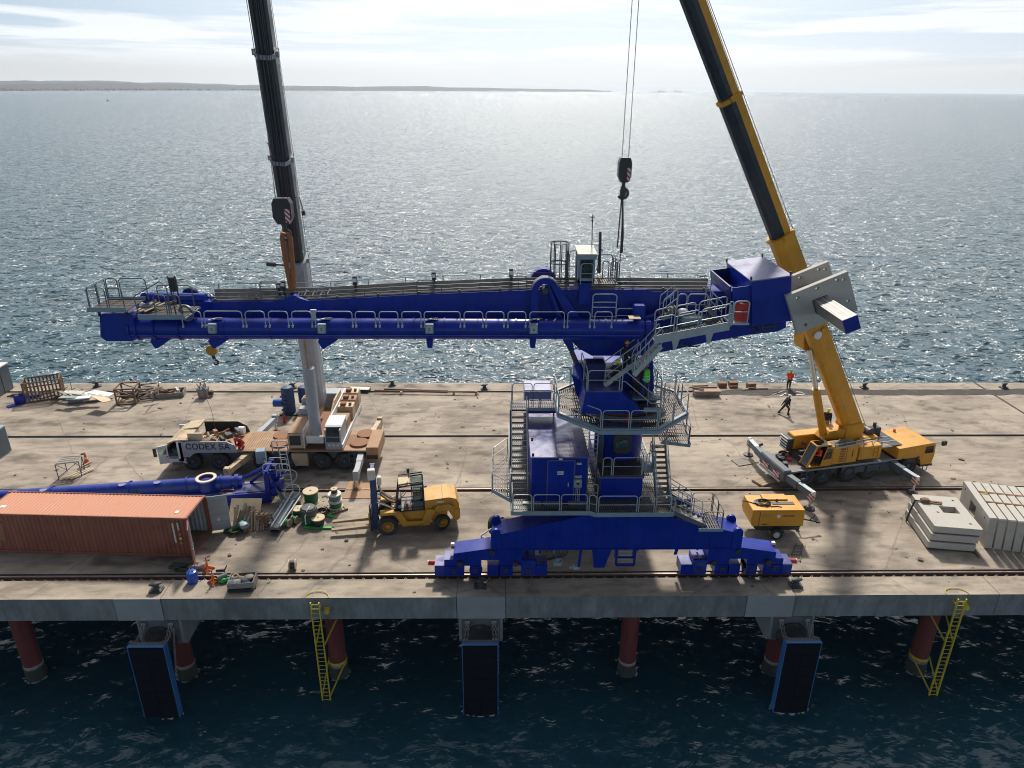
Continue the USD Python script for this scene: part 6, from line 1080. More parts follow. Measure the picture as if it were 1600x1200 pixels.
cp = L_.part('front_cab', MB().xz(cab, 0, W_), 'yellow'); cp.part('side_window', MB().xz([(11.45, 1.62), (11.45, 2.12), (12.08, 2.18), (12.16, 1.62)], -.02, .01), 'glass_dark'); cp.part('windscreen', MB().xz([(12.30, 1.55), (12.235, 2.22), (12.26, 2.22), (12.33, 1.55)], .15, W_-.15), 'glass_dark'); cp.part('bumper', MB().ab(11.3, 12.35, -.02, W_+.02, .55, .72, .03), 'black'); cp.part('step', MB().tube([(11.5, -.05, .6), (11.55, -.08, .3), (11.85, -.08, .3), (11.9, -.05, .6)], .03, 5), 'black', smooth=40)
L_.part('mirror', MB().bar((12.1, .1, 2.3), (12.5, -.3, 2.5), .04).ab(12.35, 12.7, -.45, -.25, 2.3, 2.65, .04), 'black'); L_.part('fuel_cap', MB().cyl((11.0, -.03, 1.35), (11.0, .02, 1.35), .1, n=12), 'black')
L_.part('cab_beacon', MB().cyl((10.7, 2.3, 2.3), (10.7, 2.3, 2.5), .09, n=10), 'orange'); L_.part('front_deck', MB().ab(8.2, 9.8, .4, W_-.1, 2.24, 2.30, .01), 'black'); 
for y in (1.0, 1.7): L_.part('deck_strip', MB().ab(8.2, 9.8, y, y+.05, 2.30, 2.32), 'galv')
L_.part('exhaust_stack', MB().cyl((8.9, 2.3, 2.3), (8.9, 2.3, 3.2), .12, n=10).ab(8.5, 9.3, 2.0, 2.5, 2.28, 2.9, .05), 'dark_steel'); L_.part('white_rags', MB().hull(np.array([[8.1, .3, 2.3], [8.9, .25, 2.3], [8.8, .6, 2.3], [8.3, .55, 2.5], [8.6, .35, 2.42]])), 'white_sheet')
# rear beam and outriggers
L_.part('rear_cross_beam', MB().ab(.35, .95, -.15, W_+.15, .75, HZ+.18, .08), 'chassis')
L_.part('hazard_panel', MB().ab(.28, .34, .3, 1.0, .85, 1.2), 'stripe'); L_.part('hazard_panel', MB().ab(.28, .34, 1.6, 2.3, .85, 1.2), 'stripe'); L_.part('rear_lamp_bar', MB().ab(.25, .34, .1, 2.6, .65, .78), 'galv')
for (x, y0, y1, s) in ((.65, 0, -2.35, -1), (.65, W_, 5.15, 1), (8.85, 0, -2.15, -1), (8.85, W_, 4.9, 1)):
    xe = x+(.35 if x < 5 else .15)
    o = L_.part('outrigger', MB().bar((x, y0-.3*s, 1.12), (x+(xe-x)*.5, (y0+y1)/2, 1.10), .42, .5, .015), 'chassis'); o.part('inner_beam', MB().bar((x+(xe-x)*.5, (y0+y1)/2, 1.10), (xe, y1, 1.08), .35, .42, .015), 'chassis'); o.part('beam_top', MB().bar((x, y0, 1.385), (x+(xe-x)*.5, (y0+y1)/2, 1.365), .38, .02), 'galv_dark'); o.part('beam_top', MB().bar((x+(xe-x)*.5, (y0+y1)/2, 1.325), (xe, y1, 1.305), .32, .02), 'galv')
    o.part('striped_end', MB().box((xe, y1-.02*s, .98), (.37, .36, .50), None, .02), 'stripe'); o.part('jack_head', MB().box((xe, y1+.12*s, 1.22), (.26, .2, .3), None, .03), 'white'); o.part('jack_leg', MB().cyl((xe, y1, .75), (xe, y1, .15), .09, n=12), 'chrome', smooth=40); o.part('jack_pad', MB().lathe([(.001, .16), (.12, .15), (.34, .06), (.36, 0), (.001, 0)], (xe, y1, .03), n=18), 'dark_steel', smooth=40)
    if x < 5: o.part('side_winch', MB().cyl((x+.3, (y0+y1)/2, 1.45), (x+.55, (y0+y1)/2, 1.5), .1, n=8), 'black')
L_.part('side_ladder', MB().bar((1.75, -.1, .3), (1.75, -.04, HZ), .05).bar((2.15, -.1, .3), (2.15, -.04, HZ), .05).bar((1.75, -.09, .55), (2.15, -.09, .55), .04).bar((1.75, -.08, .85), (2.15, -.08, .85), .04).bar((1.75, -.07, 1.15), (2.15, -.07, 1.15), .04), 'chassis')
for k in range(9): L_.part('deck_fitting', MB().box((1.1+rng.uniform(0, 1.4), rng.uniform(.5, 2.4), HZ+.12), (rng.uniform(.2, .6), rng.uniform(.15, .4), .2), rotz(rng.uniform(0, 3)), .03), ('red', 'chassis', 'dark_steel', 'black')[k % 4])
for k in range(5): L_.part('hose', MB().tube(arc((1.7, 2.0, HZ+.15+.03*k), .45, .3*k, .3*k+4.5, (1, 0, 0), (0, .7, .1), 12), .035, 5), 'red' if k % 2 else 'black', smooth=60)
# upper works
SA = LA+math.radians(0); 
L_.part('turntable', MB().cyl((4.1, W_/2, HZ), (4.1, W_/2, HZ+.3), 1.15, n=32), 'dark_steel', smooth=30); SZ = HZ+.3
L_.part('upper_frame', MB().ab(2.2, 8.0, .55, 2.3, SZ, SZ+.22, .02), 'black')
oc_ = L_.part('crane_cab', MB().ab(2.05, 3.62, -.18, .66, SZ-.05, SZ+.03, .01).ab(3.55, 3.62, -.18, .66, SZ, 3.2, .01).xz([(1.95, SZ-.02), (2.05, SZ+.0), (2.62, 3.18), (2.52, 3.2)], -.18, -.1).xz([(1.95, SZ-.02), (2.05, SZ+.0), (2.62, 3.18), (2.52, 3.2)], .58, .66).ab(2.55, 3.62, .6, .66, SZ, 3.2), 'yellow')
oc_.part('cab_roof', MB().ab(2.5, 3.64, -.2, .68, 3.17, 3.25, .03), 'yellow'); oc_.part('roof_window', MB().ab(2.62, 3.4, -.1, .58, 3.25, 3.27), 'glass_dark'); oc_.part('roof_frame', MB().ab(2.55, 3.5, -.2, -.14, 3.25, 3.3), 'galv'); oc_.part('front_window', MB().xz([(1.99, SZ+.05), (2.54, 3.16), (2.565, 3.16), (2.02, SZ+.05)], -.1, .58), 'glass_dark'); oc_.part('seat', MB().ab(2.9, 3.4, .0, .5, SZ+.1, SZ+.5, .05).ab(3.35, 3.48, .0, .5, SZ+.5, SZ+1.2, .05), 'black')
od = oc_.part('sliding_door', MB().xz([(2.9, SZ), (3.75, SZ+.02), (3.75, 3.12), (3.25, 3.15)], -.26, -.22), 'yellow'); od.part('door_window', MB().xz([(3.08, SZ+.5), (3.66, SZ+.55), (3.66, 3.02), (3.32, 3.04)], -.28, -.255), 'glass_dark')
en = L_.part('engine_housing', MB().ab(3.8, 5.75, -.2, .75, SZ, 3.05, .04), 'yellow')
for k in range(6): en.part('louvre', MB().ab(4.35, 4.72, -.225, -.20, SZ+.18+.18*k, SZ+.27+.18*k), 'oxide' if k == 5 else 'rust')
en.part('housing_seam', MB().ab(4.84, 4.87, -.21, -.2, SZ+.05, 3.0), 'black'); en.part('grille', MB().ab(5.3, 5.36, -.215, -.2, SZ+.45, 2.7), 'black'); en.part('roof_grille', MB().ab(3.95, 5.6, -.1, .6, 3.05, 3.07), 'galv_dark'); text_on(en, 'SENEV', (4.12, .0, 3.073), (1, 0, 0), (0, 1, 0), .36, 'black', .006)
en2 = L_.part('winch_housing', MB().ab(5.95, 7.7, -.12, .75, SZ+.05, 2.75, .04), 'yellow'); en2.part('housing_panel', MB().ab(6.1, 6.9, -.14, -.12, SZ+.2, 2.6, .01), 'yellow_fork'); en2.part('housing_ladder', MB().bar((7.1, -.15, SZ+.2), (7.1, -.15, 2.6), .04).bar((7.4, -.15, SZ+.2), (7.4, -.15, 2.6), .04).bar((7.1, -.15, SZ+.5), (7.4, -.15, SZ+.5), .03).bar((7.1, -.15, SZ+.8), (7.4, -.15, SZ+.8), .03), 'yellow')
L_.part('walkway_rail', MB().cyl((3.9, -.28, 3.0), (7.2, -.05, 3.15), .035, n=6).cyl((3.9, -.1, 3.15), (6.8, .1, 3.25), .035, n=6), 'galv')
L_.part('far_housing', MB().ab(2.3, 6.0, 2.05, 2.9, SZ, 2.95, .05), 'yellow'); fg = L_.part('front_grille', MB().ab(1.85, 2.3, 2.0, 2.95, SZ+.1, 2.75, .03), 'dark_steel')
for k in range(5): fg.part('grille_bar', MB().bar((1.80, 2.05, SZ+.25+.2*k), (1.80, 2.9, SZ+.25+.2*k), .05, .07), 'white')
cw = L_.part('counterweight', MB().ab(6.6, 8.1, .8, 2.95, SZ+.15, 2.9, .06), 'yellow'); cw.part('counterweight_recess_shade', MB().ab(6.8, 7.4, 1.2, 2.2, 2.9, 2.92), 'hole'); cw.part('side_beam', MB().ab(6.3, 8.2, 2.95, 3.2, 2.6, 3.1, .05), 'yellow'); cw.part('winch_drum', MB().cyl((7.7, 1.2, 3.05), (7.7, 2.4, 3.05), .3, n=18), 'dark_steel', smooth=30); cw.part('white_cap', MB().cyl((7.55, 2.2, 3.1), (7.55, 2.2, 3.25), .2, n=12), 'white')  # recess is a flat dark sheet painted as shade
L_.part('beacon', MB().cyl((6.3, 1.9, 3.0), (6.3, 1.9, 3.35), .1, n=10).cyl((6.3, 1.9, 3.35), (6.3, 1.9, 3.5), .09, n=10), 'orange')
to_l = lambda p: (np.asarray(p, float)-LO)@LR
tipw = V(float(hr[0]), 35.9, 33.5); bpw = foot_for(at(1331, 664, Y=44.2), tipw, 1080, 0); bp = to_l(bpw); tp_ = to_l(tipw)
rx, ry, rz_, RL = boom(L_, bp, tp_, [(0, .465, .95, 1.30, 'yellow'), (.465, .708, .78, 1.08, 'yellow'), (.708, .88, .70, .98, 'yellow'), (.88, 1.0, .62, .88, 'yellow')], to_l(LO+V(.8, .25, .2)), 'yellow', 'boom_black')
L_.part('boom_foot', MB().box(bp+V(0, 0, -.3), (1.5, 1.25, 1.3), None, .08), 'yellow'); L_.part('boom_head', MB().box(tp_-rz_*.2, (.9, 1.1, 1.0), np.stack([rx, ry, rz_], 1), .06), 'yellow')
c0 = to_l(at(1286, 676, Y=43.6)); c1 = bp+(tp_-bp)*.225-ry*.75; cm = c0*.45+c1*.55; L_.part('luffing_cylinder', MB().cyl(c0, cm, .26, n=20), 'yellow', smooth=40); L_.part('luffing_rod', MB().cyl(cm, c1, .16, n=16), 'chrome', smooth=40)
L_.part('luffing_lug', MB().prism([(-.95, -.5), (-.2, -.85), (.25, -.75), (1.0, -.35), (1.2, .1), (-.9, .1)], bp+(tp_-bp)*.225-rx*.47, rz_, ry, .94), 'yellow'); L_.part('lug_pin', MB().cyl(bp+(tp_-bp)*.255-rx*.6+ry*.3, bp+(tp_-bp)*.255+rx*.6+ry*.3, .22, n=16), 'yellow', smooth=40); L_.part('lug_pin_end', MB().cyl(bp+(tp_-bp)*.255-rx*.5-ry*.2, bp+(tp_-bp)*.255-rx*.62-ry*.2, .26, n=16).cyl(bp+(tp_-bp)*.255+rx*.5-ry*.2, bp+(tp_-bp)*.255+rx*.62-ry*.2, .26, n=16), 'white', smooth=40)
L_.part('frame_front', MB().hull(np.array([c0+V(-.3, -.4, -.3), c0+V(-.3, .5, -.3), bp+V(.5, -.55, -.9), bp+V(.5, .55, -.9), c0+V(.2, -.4, .25), c0+V(.2, .5, .25), bp+V(.3, -.55, .1), bp+V(.3, .55, .1)])), 'yellow')
L_.part('boom_rope', MB().cyl(V(7.7, 1.8, 3.3), tp_+ry*.75, .018, n=5), 'rope'); L_.part('boom_rope', MB().cyl(bp+(tp_-bp)*.62+ry*.6+rx*.2, tp_+ry*.62+rx*.2, .016, n=5), 'rope')

for k in range(34):
    x, y = rng.uniform(2.6, 7.8), rng.uniform(.75, 2.1); z = SZ+.22+rng.uniform(0, .35)
    L_.part('upper_fitting', MB().box((x, y, z+.1), (rng.uniform(.2, .7), rng.uniform(.12, .35), rng.uniform(.12, .35)), rotz(rng.uniform(-.3, .3)), .03) if k % 3 else MB().tube([(x, y, z), (x+.4, y+.1, z+.35), (x+.9, y, z+.05)], .03, 5), ('yellow', 'yellow_fork', 'black', 'dark_steel', 'galv_dark')[k % 5])
for k in range(5): L_.part('handrail', loop_rail((3.9+.75*k, -.15, 3.05 if k < 3 else 2.78), (4.55+.75*k, -.15, 3.05 if k < 3 else 2.78), .35, .02, mid=False), 'galv_dark', smooth=40)
for k in range(3): L_.part('side_locker', MB().ab(5.9+1.05*k, 6.75+1.05*k, -.02, .3, .72, 1.2, .03), 'chassis')
# ================================================================ people
def pt(x, y, z=0): return at(x, y, z=z)
g0 = pt(1232, 606); person('person in an orange hi-vis jacket standing at the far edge of the quay', g0, 2.6, (-.22, .28, 1.12), (.25, .25, 1.15), (-.1, -.03, .09), (.11, .05, .09), top='hivis_orange', legs='brown_cloth', helmet='hivis_green', vest='hivis_orange')
g0 = pt(1226, 647); person('person in dark clothes and a white helmet walking across the open deck', g0, -1.45, (-.25, -.22, .80), (.24, .20, .84), (-.11, -.52, .16), (.11, .22, .09), hip=.90, lean=.12, top='navy_cloth', legs='brown_cloth', helmet='helmet_white')
g0 = at(1288, 674, Y=44.7); person('person in a dark jacket standing on the yellow crane behind its lifting cylinder', g0, 2.8, (-.28, .06, .82), (.30, .02, .80), (-.12, .02, .09), (.12, .05, .09), top='navy_cloth', legs='wood_grey', helmet='hivis_yellow')
t1 = LO+LR@V(3.1, .22, HZ+.3+.05); person('person in an orange vest sitting inside the cab of the yellow crane', t1, LA+PI/2, (-.2, .42, .72), (.2, .42, .72), (-.12, .55, .10), (.12, .55, .10), hip=.50, top='hivis_orange', legs='navy_cloth', helmet='hivis_orange')
g0 = V(-18.1, 44.75, DZ+.02); person('person in red crouching on the deck of the white crane', g0, 2.9, (-.2, .40, .35), (.22, .42, .32), (-.14, .05, .09), (.14, .12, .09), hip=.38, lean=.34, top='red', legs='red', helmet='black')
g0 = at(1013, 618, Y=34.1); g0[2] = 10.08; person('person in a green vest and red helmet on the small deck below the stairs', V(7.66, 34.2, 10.08), .5, (-.22, .25, 1.05), (.25, .2, .95), (-.1, 0, .09), (.12, .03, .09), top='navy_cloth', legs='blue_cloth', helmet='helmet_red', vest='hivis_green')
person('person in maroon with a yellow helmet beside the one in the green vest', V(7.12, 34.3, 10.08), -.6, (-.2, .35, 1.0), (.22, .33, 1.02), (-.1, 0, .09), (.1, .1, .09), hip=.85, lean=.16, top='purple_cloth', legs='navy_cloth', helmet='helmet_yellow')
person('person with an orange helmet climbing the upper stairs of the blue machine', V(6.45, 34.25, 11.35), -1.2, (-.25, .35, 1.15), (.25, .25, 1.0), (-.1, -.1, .09), (.1, .25, .32), top='navy_cloth', legs='navy_cloth', helmet='helmet_orange')
person('person with a yellow helmet behind the rails on top of the slewing frame', V(6.05, 34.0, 10.91), 3.0, (-.22, .3, .9), (.2, .3, .9), (-.1, 0, .09), (.1, 0, .09), hip=.55, lean=.2, top='navy_cloth', legs='navy_cloth', helmet='hivis_yellow')
od_ = V(W3[0]-.12, 33.55, W3[2]); t = thing('oil_drum', 'red oil drum standing on the walkway next to the ballast box', 'drum', od_, local=True)
t.part('drum_body', MB().lathe([(.001, 0), (.29, 0), (.295, .03), (.285, .05), (.285, .29), (.297, .31), (.285, .33), (.285, .58), (.297, .60), (.285, .62), (.285, .84), (.295, .86), (.295, .89), (.27, .89), (.27, .86), (.001, .86)], (0, 0, 0), n=26), 'red', smooth=35); t.part('bung', MB().cyl((.12, .05, .86), (.12, .05, .885), .04, n=8), 'dark_steel'); t.part('label', MB().ab(-.15, .02, -.1, .06, .861, .864), 'white')
# ================================================================ open container
ca, cb_, cc_ = at(291, 810, z=2.6), at(320, 774, z=2.6), at(14.6, 767, z=2.6); ux = (cb_-cc_); ux[2] = 0; CL = np.linalg.norm(ux); ux /= CL; CA = math.atan2(ux[1], ux[0]); CL = 12.19 if CL > 9 else CL
org = V(ca[0], ca[1], 0); W, Hh = 2.44, 2.6; CLEN = float(np.linalg.norm((cb_-cc_)[:2]))
T = thing('shipping_container', 'long rust red container with its grey doors open at the right end', 'container', org, CA, local=True)
def corrug(L, d, n): 
    p = []; w = L/n
    for k in range(n): x = k*w; p += [(x, 0), (x+w*.34, 0), (x+w*.5, d), (x+w*.84, d)]
    return p+[(L, 0)]
c = corrug(CLEN-.2, .036, 46); T.part('near_wall', MB().prism([(x, y) for x, y in c]+[(CLEN-.2, .05), (0, .05)], (-CLEN+.1, .02, .16), (1, 0, 0), (0, 1, 0), Hh-.28), 'container')
T.part('far_wall', MB().prism([(x, y) for x, y in c]+[(CLEN-.2, .05), (0, .05)], (-CLEN+.1, W-.07, .16), (1, 0, 0), (0, 1, 0), Hh-.28), 'door_grey')
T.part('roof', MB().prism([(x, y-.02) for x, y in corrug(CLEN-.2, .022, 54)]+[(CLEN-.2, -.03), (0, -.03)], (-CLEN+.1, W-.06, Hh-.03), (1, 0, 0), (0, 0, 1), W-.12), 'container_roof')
T.part('floor', MB().ab(-CLEN+.05, -.02, .05, W-.05, .10, .17), 'wood_brown'); T.part('end_wall', MB().ab(-CLEN, -CLEN+.08, .05, W-.05, .1, Hh-.05), 'container')
for y in (.03, W-.03): T.part('bottom_rail', MB().ab(-CLEN+.1, -.1, y-.04, y+.04, .02, .16), 'container'); T.part('top_rail', MB().ab(-CLEN+.1, -.1, y-.035, y+.035, Hh-.12, Hh), 'container')
for x in (-CLEN+.06, -.06):
    for y in (.06, W-.06): T.part('corner_post', MB().ab(x-.07, x+.07, y-.07, y+.07, .05, Hh, .01), 'container'); T.part('corner_casting', MB().ab(x-.09, x+.09, y-.08, y+.08, Hh-.13, Hh+.008, .02), 'container'); T.part('corner_casting', MB().ab(x-.09, x+.09, y-.08, y+.08, 0, .12, .02), 'container')
T.part('door_header', MB().ab(-.12, .0, .1, W-.1, Hh-.12, Hh), 'container'); T.part('door_sill', MB().ab(-.12, .0, .1, W-.1, .02, .16), 'container')
fd = T.part('far_door', MB().ab(0, 1.14, -.03, .03, .12, Hh-.1, .01).move(rotz(.30), (.02, W-.02, 0)), 'door_grey')
for z in (.45, .95, 1.45, 1.95): fd.part('door_corrugation', MB().ab(.12, 1.02, -.055, -.03, z, z+.28, .015).move(rotz(.30), (.02, W-.02, 0)), 'door_grey')
fd.part('door_frame', MB().ab(0, .06, -.06, .06, .1, Hh-.08).move(rotz(.30), (.02, W-.02, 0)), 'container'); fd.part('sticker', MB().ab(.45, .58, -.06, -.056, .8, 1.0).move(rotz(.30), (.02, W-.02, 0)), 'white')
nd = T.part('near_door', MB().ab(0, 1.14, -.03, .03, .12, Hh-.1, .01).move(rotz(-PI*.36), (.02, .03, 0)), 'container')
for x in (.25, .5, .8): nd.part('locking_bar', MB().cyl((x, .06, .12), (x, .06, Hh-.1), .022, n=6).ab(x-.05, x+.05, .03, .09, 1.0, 1.06).move(rotz(-PI*.36), (.02, .03, 0)), 'galv')
for k in range(7): nd.part('door_cam', MB().ab(.2+.1*(k % 3), .32+.1*(k % 3), .03, .07, .4+.28*k, .46+.28*k).move(rotz(-PI*.36), (.02, .03, 0)), 'galv')
for k in range(11): T.part('code_mark', MB().ab(-.92, -.82, -.008, .018, 2.15-.12*k, 2.24-.12*k), 'white')
for k in range(5): T.part('code_mark', MB().ab(-.62, -.53, -.008, .018, 2.2-.10*k, 2.27-.10*k), 'white')
for k, mt in ((0, 'yellow'), (1, 'white')): T.part('round_mark', MB().cyl((-.56, .02, 1.5-.27*k), (-.56, -.006, 1.5-.27*k), .07, n=14), mt)
T.part('warning_triangle', MB().xz([(-.66, .88), (-.46, .88), (-.56, 1.07)], -.006, .018), 'yellow'); T.part('painted_panel', MB().ab(-CLEN+.2, -CLEN+1.1, -.004, .018, .8, 2.0), 'rust'); T.part('roof_patch', MB().ab(-.95, -.75, .55, .8, Hh-.028, Hh-.022), 'white'); T.part('roof_patch', MB().ab(-CLEN+.6, -CLEN+.9, .7, .95, Hh-.028, Hh-.022), 'white')
# ================================================================ blue pipe leg lying on the quay behind the container
GL = at(0, 778, z=1.15); GR_ = at(385, 752, z=1.15); d = (GR_-GL)/np.linalg.norm(GR_-GL); G0 = GL-d*6
t = thing('pipe_leg', 'long blue pipe section with an open red elbow lying behind the container', 'pipe', V(GR_[0], GR_[1], 0))
mp = t.part('main_pipe', MB().cyl(G0, GR_-d*.9, .47, n=32), 'blue_dusty', smooth=40)
for x in (80, 200, 290, 345): 
    q = GL+(GR_-GL)*(x/385); t.part('pipe_flange', MB().cyl(q-d*.05, q+d*.05, .55, n=32), 'blue_dusty', smooth=30)
for x in (88, 212): q = GL+(GR_-GL)*(x/385); t.part('pipe_port_shade', MB().box(q+V(0, -.42, -.05), (.3, .2, .35), None, .03), 'hole')  # dark boxes paint the shade of the pipe ports
for x in (25, 70, 190, 245): q = GL+(GR_-GL)*(x/385)+V(0, -.15, .452); t.part('paint_patch', MB().cyl(q, q+V(0, 0, .015), .22, n=12), 'lilac')
el = at(322, 747, z=1.75); t.part('elbow_mouth', MB().pipe(el-V(0, 0, .75), el, .55, .46, 28), 'blue_dusty', smooth=40); t.part('elbow_flange', MB().pipe(el-V(0, 0, .02), el+V(0, .0, .06), .64, .46, 28), 'white_sheet', smooth=30); t.part('elbow_inside', MB().cyl(el-V(0, 0, .7), el-V(0, 0, .02), .455, n=28, cap=False).cyl(el-V(0, 0, .70), el-V(0, 0, .66), .455, n=28), 'oxide', smooth=40)
t.part('pipe_end', MB().cyl(GR_-d*.9, GR_-d*.2, .40, n=28).cyl(GR_-d*.7, GR_-d*.45, .52, n=28), 'blue_dusty', smooth=35)
l0 = at(100, 778, z=.5); l1 = at(345, 772, z=.5); t.part('lower_pipe', MB().cyl(l0, l1, .25, n=22), 'blue_dusty', smooth=40); t.part('return_pipe', MB().cyl(at(150, 770, z=.6), at(360, 762, z=.6), .10, n=12), 'galv', smooth=40)
fr0 = at(385, 780, z=.3); fr1 = at(450, 775, z=.3); dd = (fr1-fr0)/np.linalg.norm(fr1-fr0); nn = V(-dd[1], dd[0], 0)
t.part('end_frame', MB().bar(fr0-dd*1.4+V(0, -.35, .25), fr1-dd*.9+V(0, -.35, .25), .12, .75), 'blue'); t.part('end_frame', MB().bar(fr0-dd*1.0+V(0, .9, .3), fr1-dd*1.0+V(0, .9, .3), .12, .7), 'blue'); t.part('frame_plate', MB().bar(fr0-dd*.8+V(0, .3, .62), fr1-dd*1.0+V(0, .3, .62), 1.0, .04, up=(0, 0, 1)), 'blue_roof')
tb_ = fr1-dd*1.0
t.part('tall_frame', MB().bar(tb_+V(-.1, -.3, .2), tb_+V(-.05, -.3, 2.0), .22, .3).bar(tb_+V(-.1, .9, .2), tb_+V(-.05, .9, 2.3), .22, .3).bar(tb_+V(-.05, -.3, 1.95), tb_+V(-.05, .9, 2.2), .2, .25), 'blue'); t.part('frame_brace', MB().cyl(GR_+V(0, 0, .3), tb_+V(-.1, .3, 2.2), .13, n=10), 'blue', smooth=40); t.part('frame_brace', MB().cyl(GR_+V(.2, .2, -.2), tb_+V(-.4, .7, 1.6), .1, n=10), 'blue', smooth=40)
t.part('slew_motor', MB().cyl(tb_+V(.25, -.3, .75), tb_+V(.25, .35, .75), .5, n=22).cyl(tb_+V(.35, -.5, .75), tb_+V(.35, .5, .75), .22, n=14).cyl(tb_+V(.1, .3, 1.3), tb_+V(.6, .3, 1.5), .22, n=14), 'blue', smooth=40)
for k in range(7): t.part('drive_fitting', MB().box(tb_+V(rng.uniform(-.3, .8), rng.uniform(-.4, .9), rng.uniform(.7, 2.2)), (rng.uniform(.15, .4),)*3, rotz(k), .04), ('blue', 'blue_dark', 'galv_dark')[k % 3])
# grey access frame standing at the end of the blue leg
q0 = at(445, 800, z=0); t = thing('access_frame', 'grey steel access platform with a long ladder lying at the end of the blue pipe', 'platform', V(q0[0], q0[1], 0))
t.part('back_plate', MB().bar(at(415, 720, z=2.2), at(447, 792, z=.25), .85, .05, up=(1, 0, .2)), 'galv_dark'); t.part('top_plate', MB().box(at(408, 712, z=2.5), (.6, .6, .9), rotz(.2), .03), 'toe')
for (a, b) in (((424, 690), (448, 690)), ((420, 716), (447, 716)), ((410, 727), (430, 725)), ((436, 725), (452, 727))):
    A, Bq = at(*a, z=2.7), at(*b, z=2.7); t.part('hoop_rail', loop_rail(A-V(0, 0, .9), Bq-V(0, 0, .9), .95, .035), 'galv', smooth=40)
for (a, b) in (((436, 702), (446, 768)), ((447, 704), (458, 768)), ((432, 690), (440, 730))): t.part('long_rail', MB().tube([at(*a, z=2.6), at((a[0]+b[0])/2+1, (a[1]+b[1])/2, z=1.5), at(*b, z=.4)], .035, 6), 'galv', smooth=40)
for k in range(9): A = at(437+k*1.2, 702+k*8, z=2.5-.25*k); t.part('rung', MB().cyl(A, A+V(.42, .02, 0), .025, n=5), 'galv')
for (x, y) in ((452, 745), (456, 768)): A = at(x, y, z=.9); t.part('hoop_rail', MB().tube(arc(A, .5, 0, 2*PI, (1, .1, 0), (0, .8, .6), 16), .03, 5), 'galv', smooth=60)
t.part('grated_beam', MB().bar(at(428, 826, z=.5), at(462, 770, z=.5), .55, .18), 'galv_dark'); t.part('beam_rail', MB().bar(at(438, 822, z=.7), at(470, 775, z=.7), .07), 'galv'); t.part('beam_rail', MB().bar(at(424, 822, z=.7), at(458, 768, z=.7), .07), 'galv')
# ================================================================ timber and reels beside the container door
def planks(name, label, cat, items, mat, group=None):
    o = items[0][0]; t = thing(name, label, cat, V(o[0], o[1], 0), group=group)
    for k, (a, b, w, h) in enumerate(items): t.part('plank', MB().bar(a, b, w, h), mat[k % len(mat)] if isinstance(mat, (list, tuple)) else mat)
    return t
g = lambda x, y, z=0: at(x, y, z=z)
def leaning(x, y, h, back, side): q = g(x, y, .03); return q, q+V(side, back, h)
planks('timber_stack', 'weathered grey timbers leaning in a heap next to the grey container door', 'timber', [(*leaning(364+2.6*k+rng.uniform(-2, 2), 829+rng.uniform(-4, 2), rng.uniform(.8, 1.35), rng.uniform(.5, 1.0), rng.uniform(-.1, .45)), rng.uniform(.12, .22), .08) for k in range(11)], ('wood_grey', 'wood', 'wood_brown', 'wood_grey'))
planks('timber_stack', 'bundle of brown battens standing between the grey timbers and the pallets', 'timber', [(*leaning(393+k*1.7, 829+rng.uniform(-2, 1), rng.uniform(.9, 1.15), .5, rng.uniform(-.1, .1)), .09, .09) for k in range(12)], ('wood', 'wood_brown', 'wood_grey'))
t = thing('plywood_sheet', 'pale plywood sheet lying against the blue frame behind the timber', 'plywood', g(388, 800)); t.part('sheet', MB().box(g(383, 797, .75), (1.9, 1.5, .03), rotx(.75)), 'wood_pale')
t = thing('pallet', 'brown pallets standing on edge right of the brown battens', 'pallet', g(414, 826))
for k in range(2):
    for j in range(5): t.part('slat', MB().box(g(409+k*8, 815, .55)+V(0, .12*k, -.42+.2*j), (.62, .04, .11)), 'wood_brown')
    for j in (-.28, 0, .28): t.part('bearer', MB().box(g(409+k*8, 815, .55)+V(j, .07+.12*k, 0), (.09, .09, 1.0)), 'wood')
t = thing('plastic_bags', 'heap of white and green plastic bags among the timber', 'bags', g(384, 824))
for k in range(7): q = g(380+rng.uniform(-5, 10), 815+rng.uniform(-6, 6), .25+.1*(k % 4)); t.part('bag', MB().hull(trimesh.creation.icosphere(1, 1).vertices*V(.28, .24, .22)*(.8+.4*rng.random((42, 1)))+q), ('white', 'door_grey', 'green', 'toe')[k % 4], smooth=30)
t = thing('cable_heap', 'dark heap of green hose at the foot of the container door', 'hose', g(362, 828))
for k in range(6): t.part('coil', MB().tube(arc(g(362+k, 828, .05+.04*k), .45-.03*k, 0, 2*PI*.95, (1, .1, 0), (0, .8, .05), 18), .035, 5), 'green' if k % 2 else 'black', smooth=60)
t = thing('square_duct', 'grey steel channel open at the near end, lying beside the pallets', 'duct', g(430, 826)); a, b = g(429, 825, .3), g(452, 788, .3)
x_, y_, z_ = frame(b-a); 
for s in (-1, 1): t.part('side_plate', MB().bar(a+x_*.28*s, b+x_*.28*s, .03, .5), 'galv_dark'); 
t.part('top_plate', MB().bar(a+V(0, 0, .27), b+V(0, 0, .27), .56, .03), 'galv_dark'); t.part('floor_plate', MB().bar(a-V(0, 0, .26), b-V(0, 0, .26), .56, .03), 'dark_steel')
for s in (-1, 1): t.part('edge_rail', MB().bar(a+x_*.3*s+V(0, 0, .3), b+x_*.3*s+V(0, 0, .3), .06), 'galv')
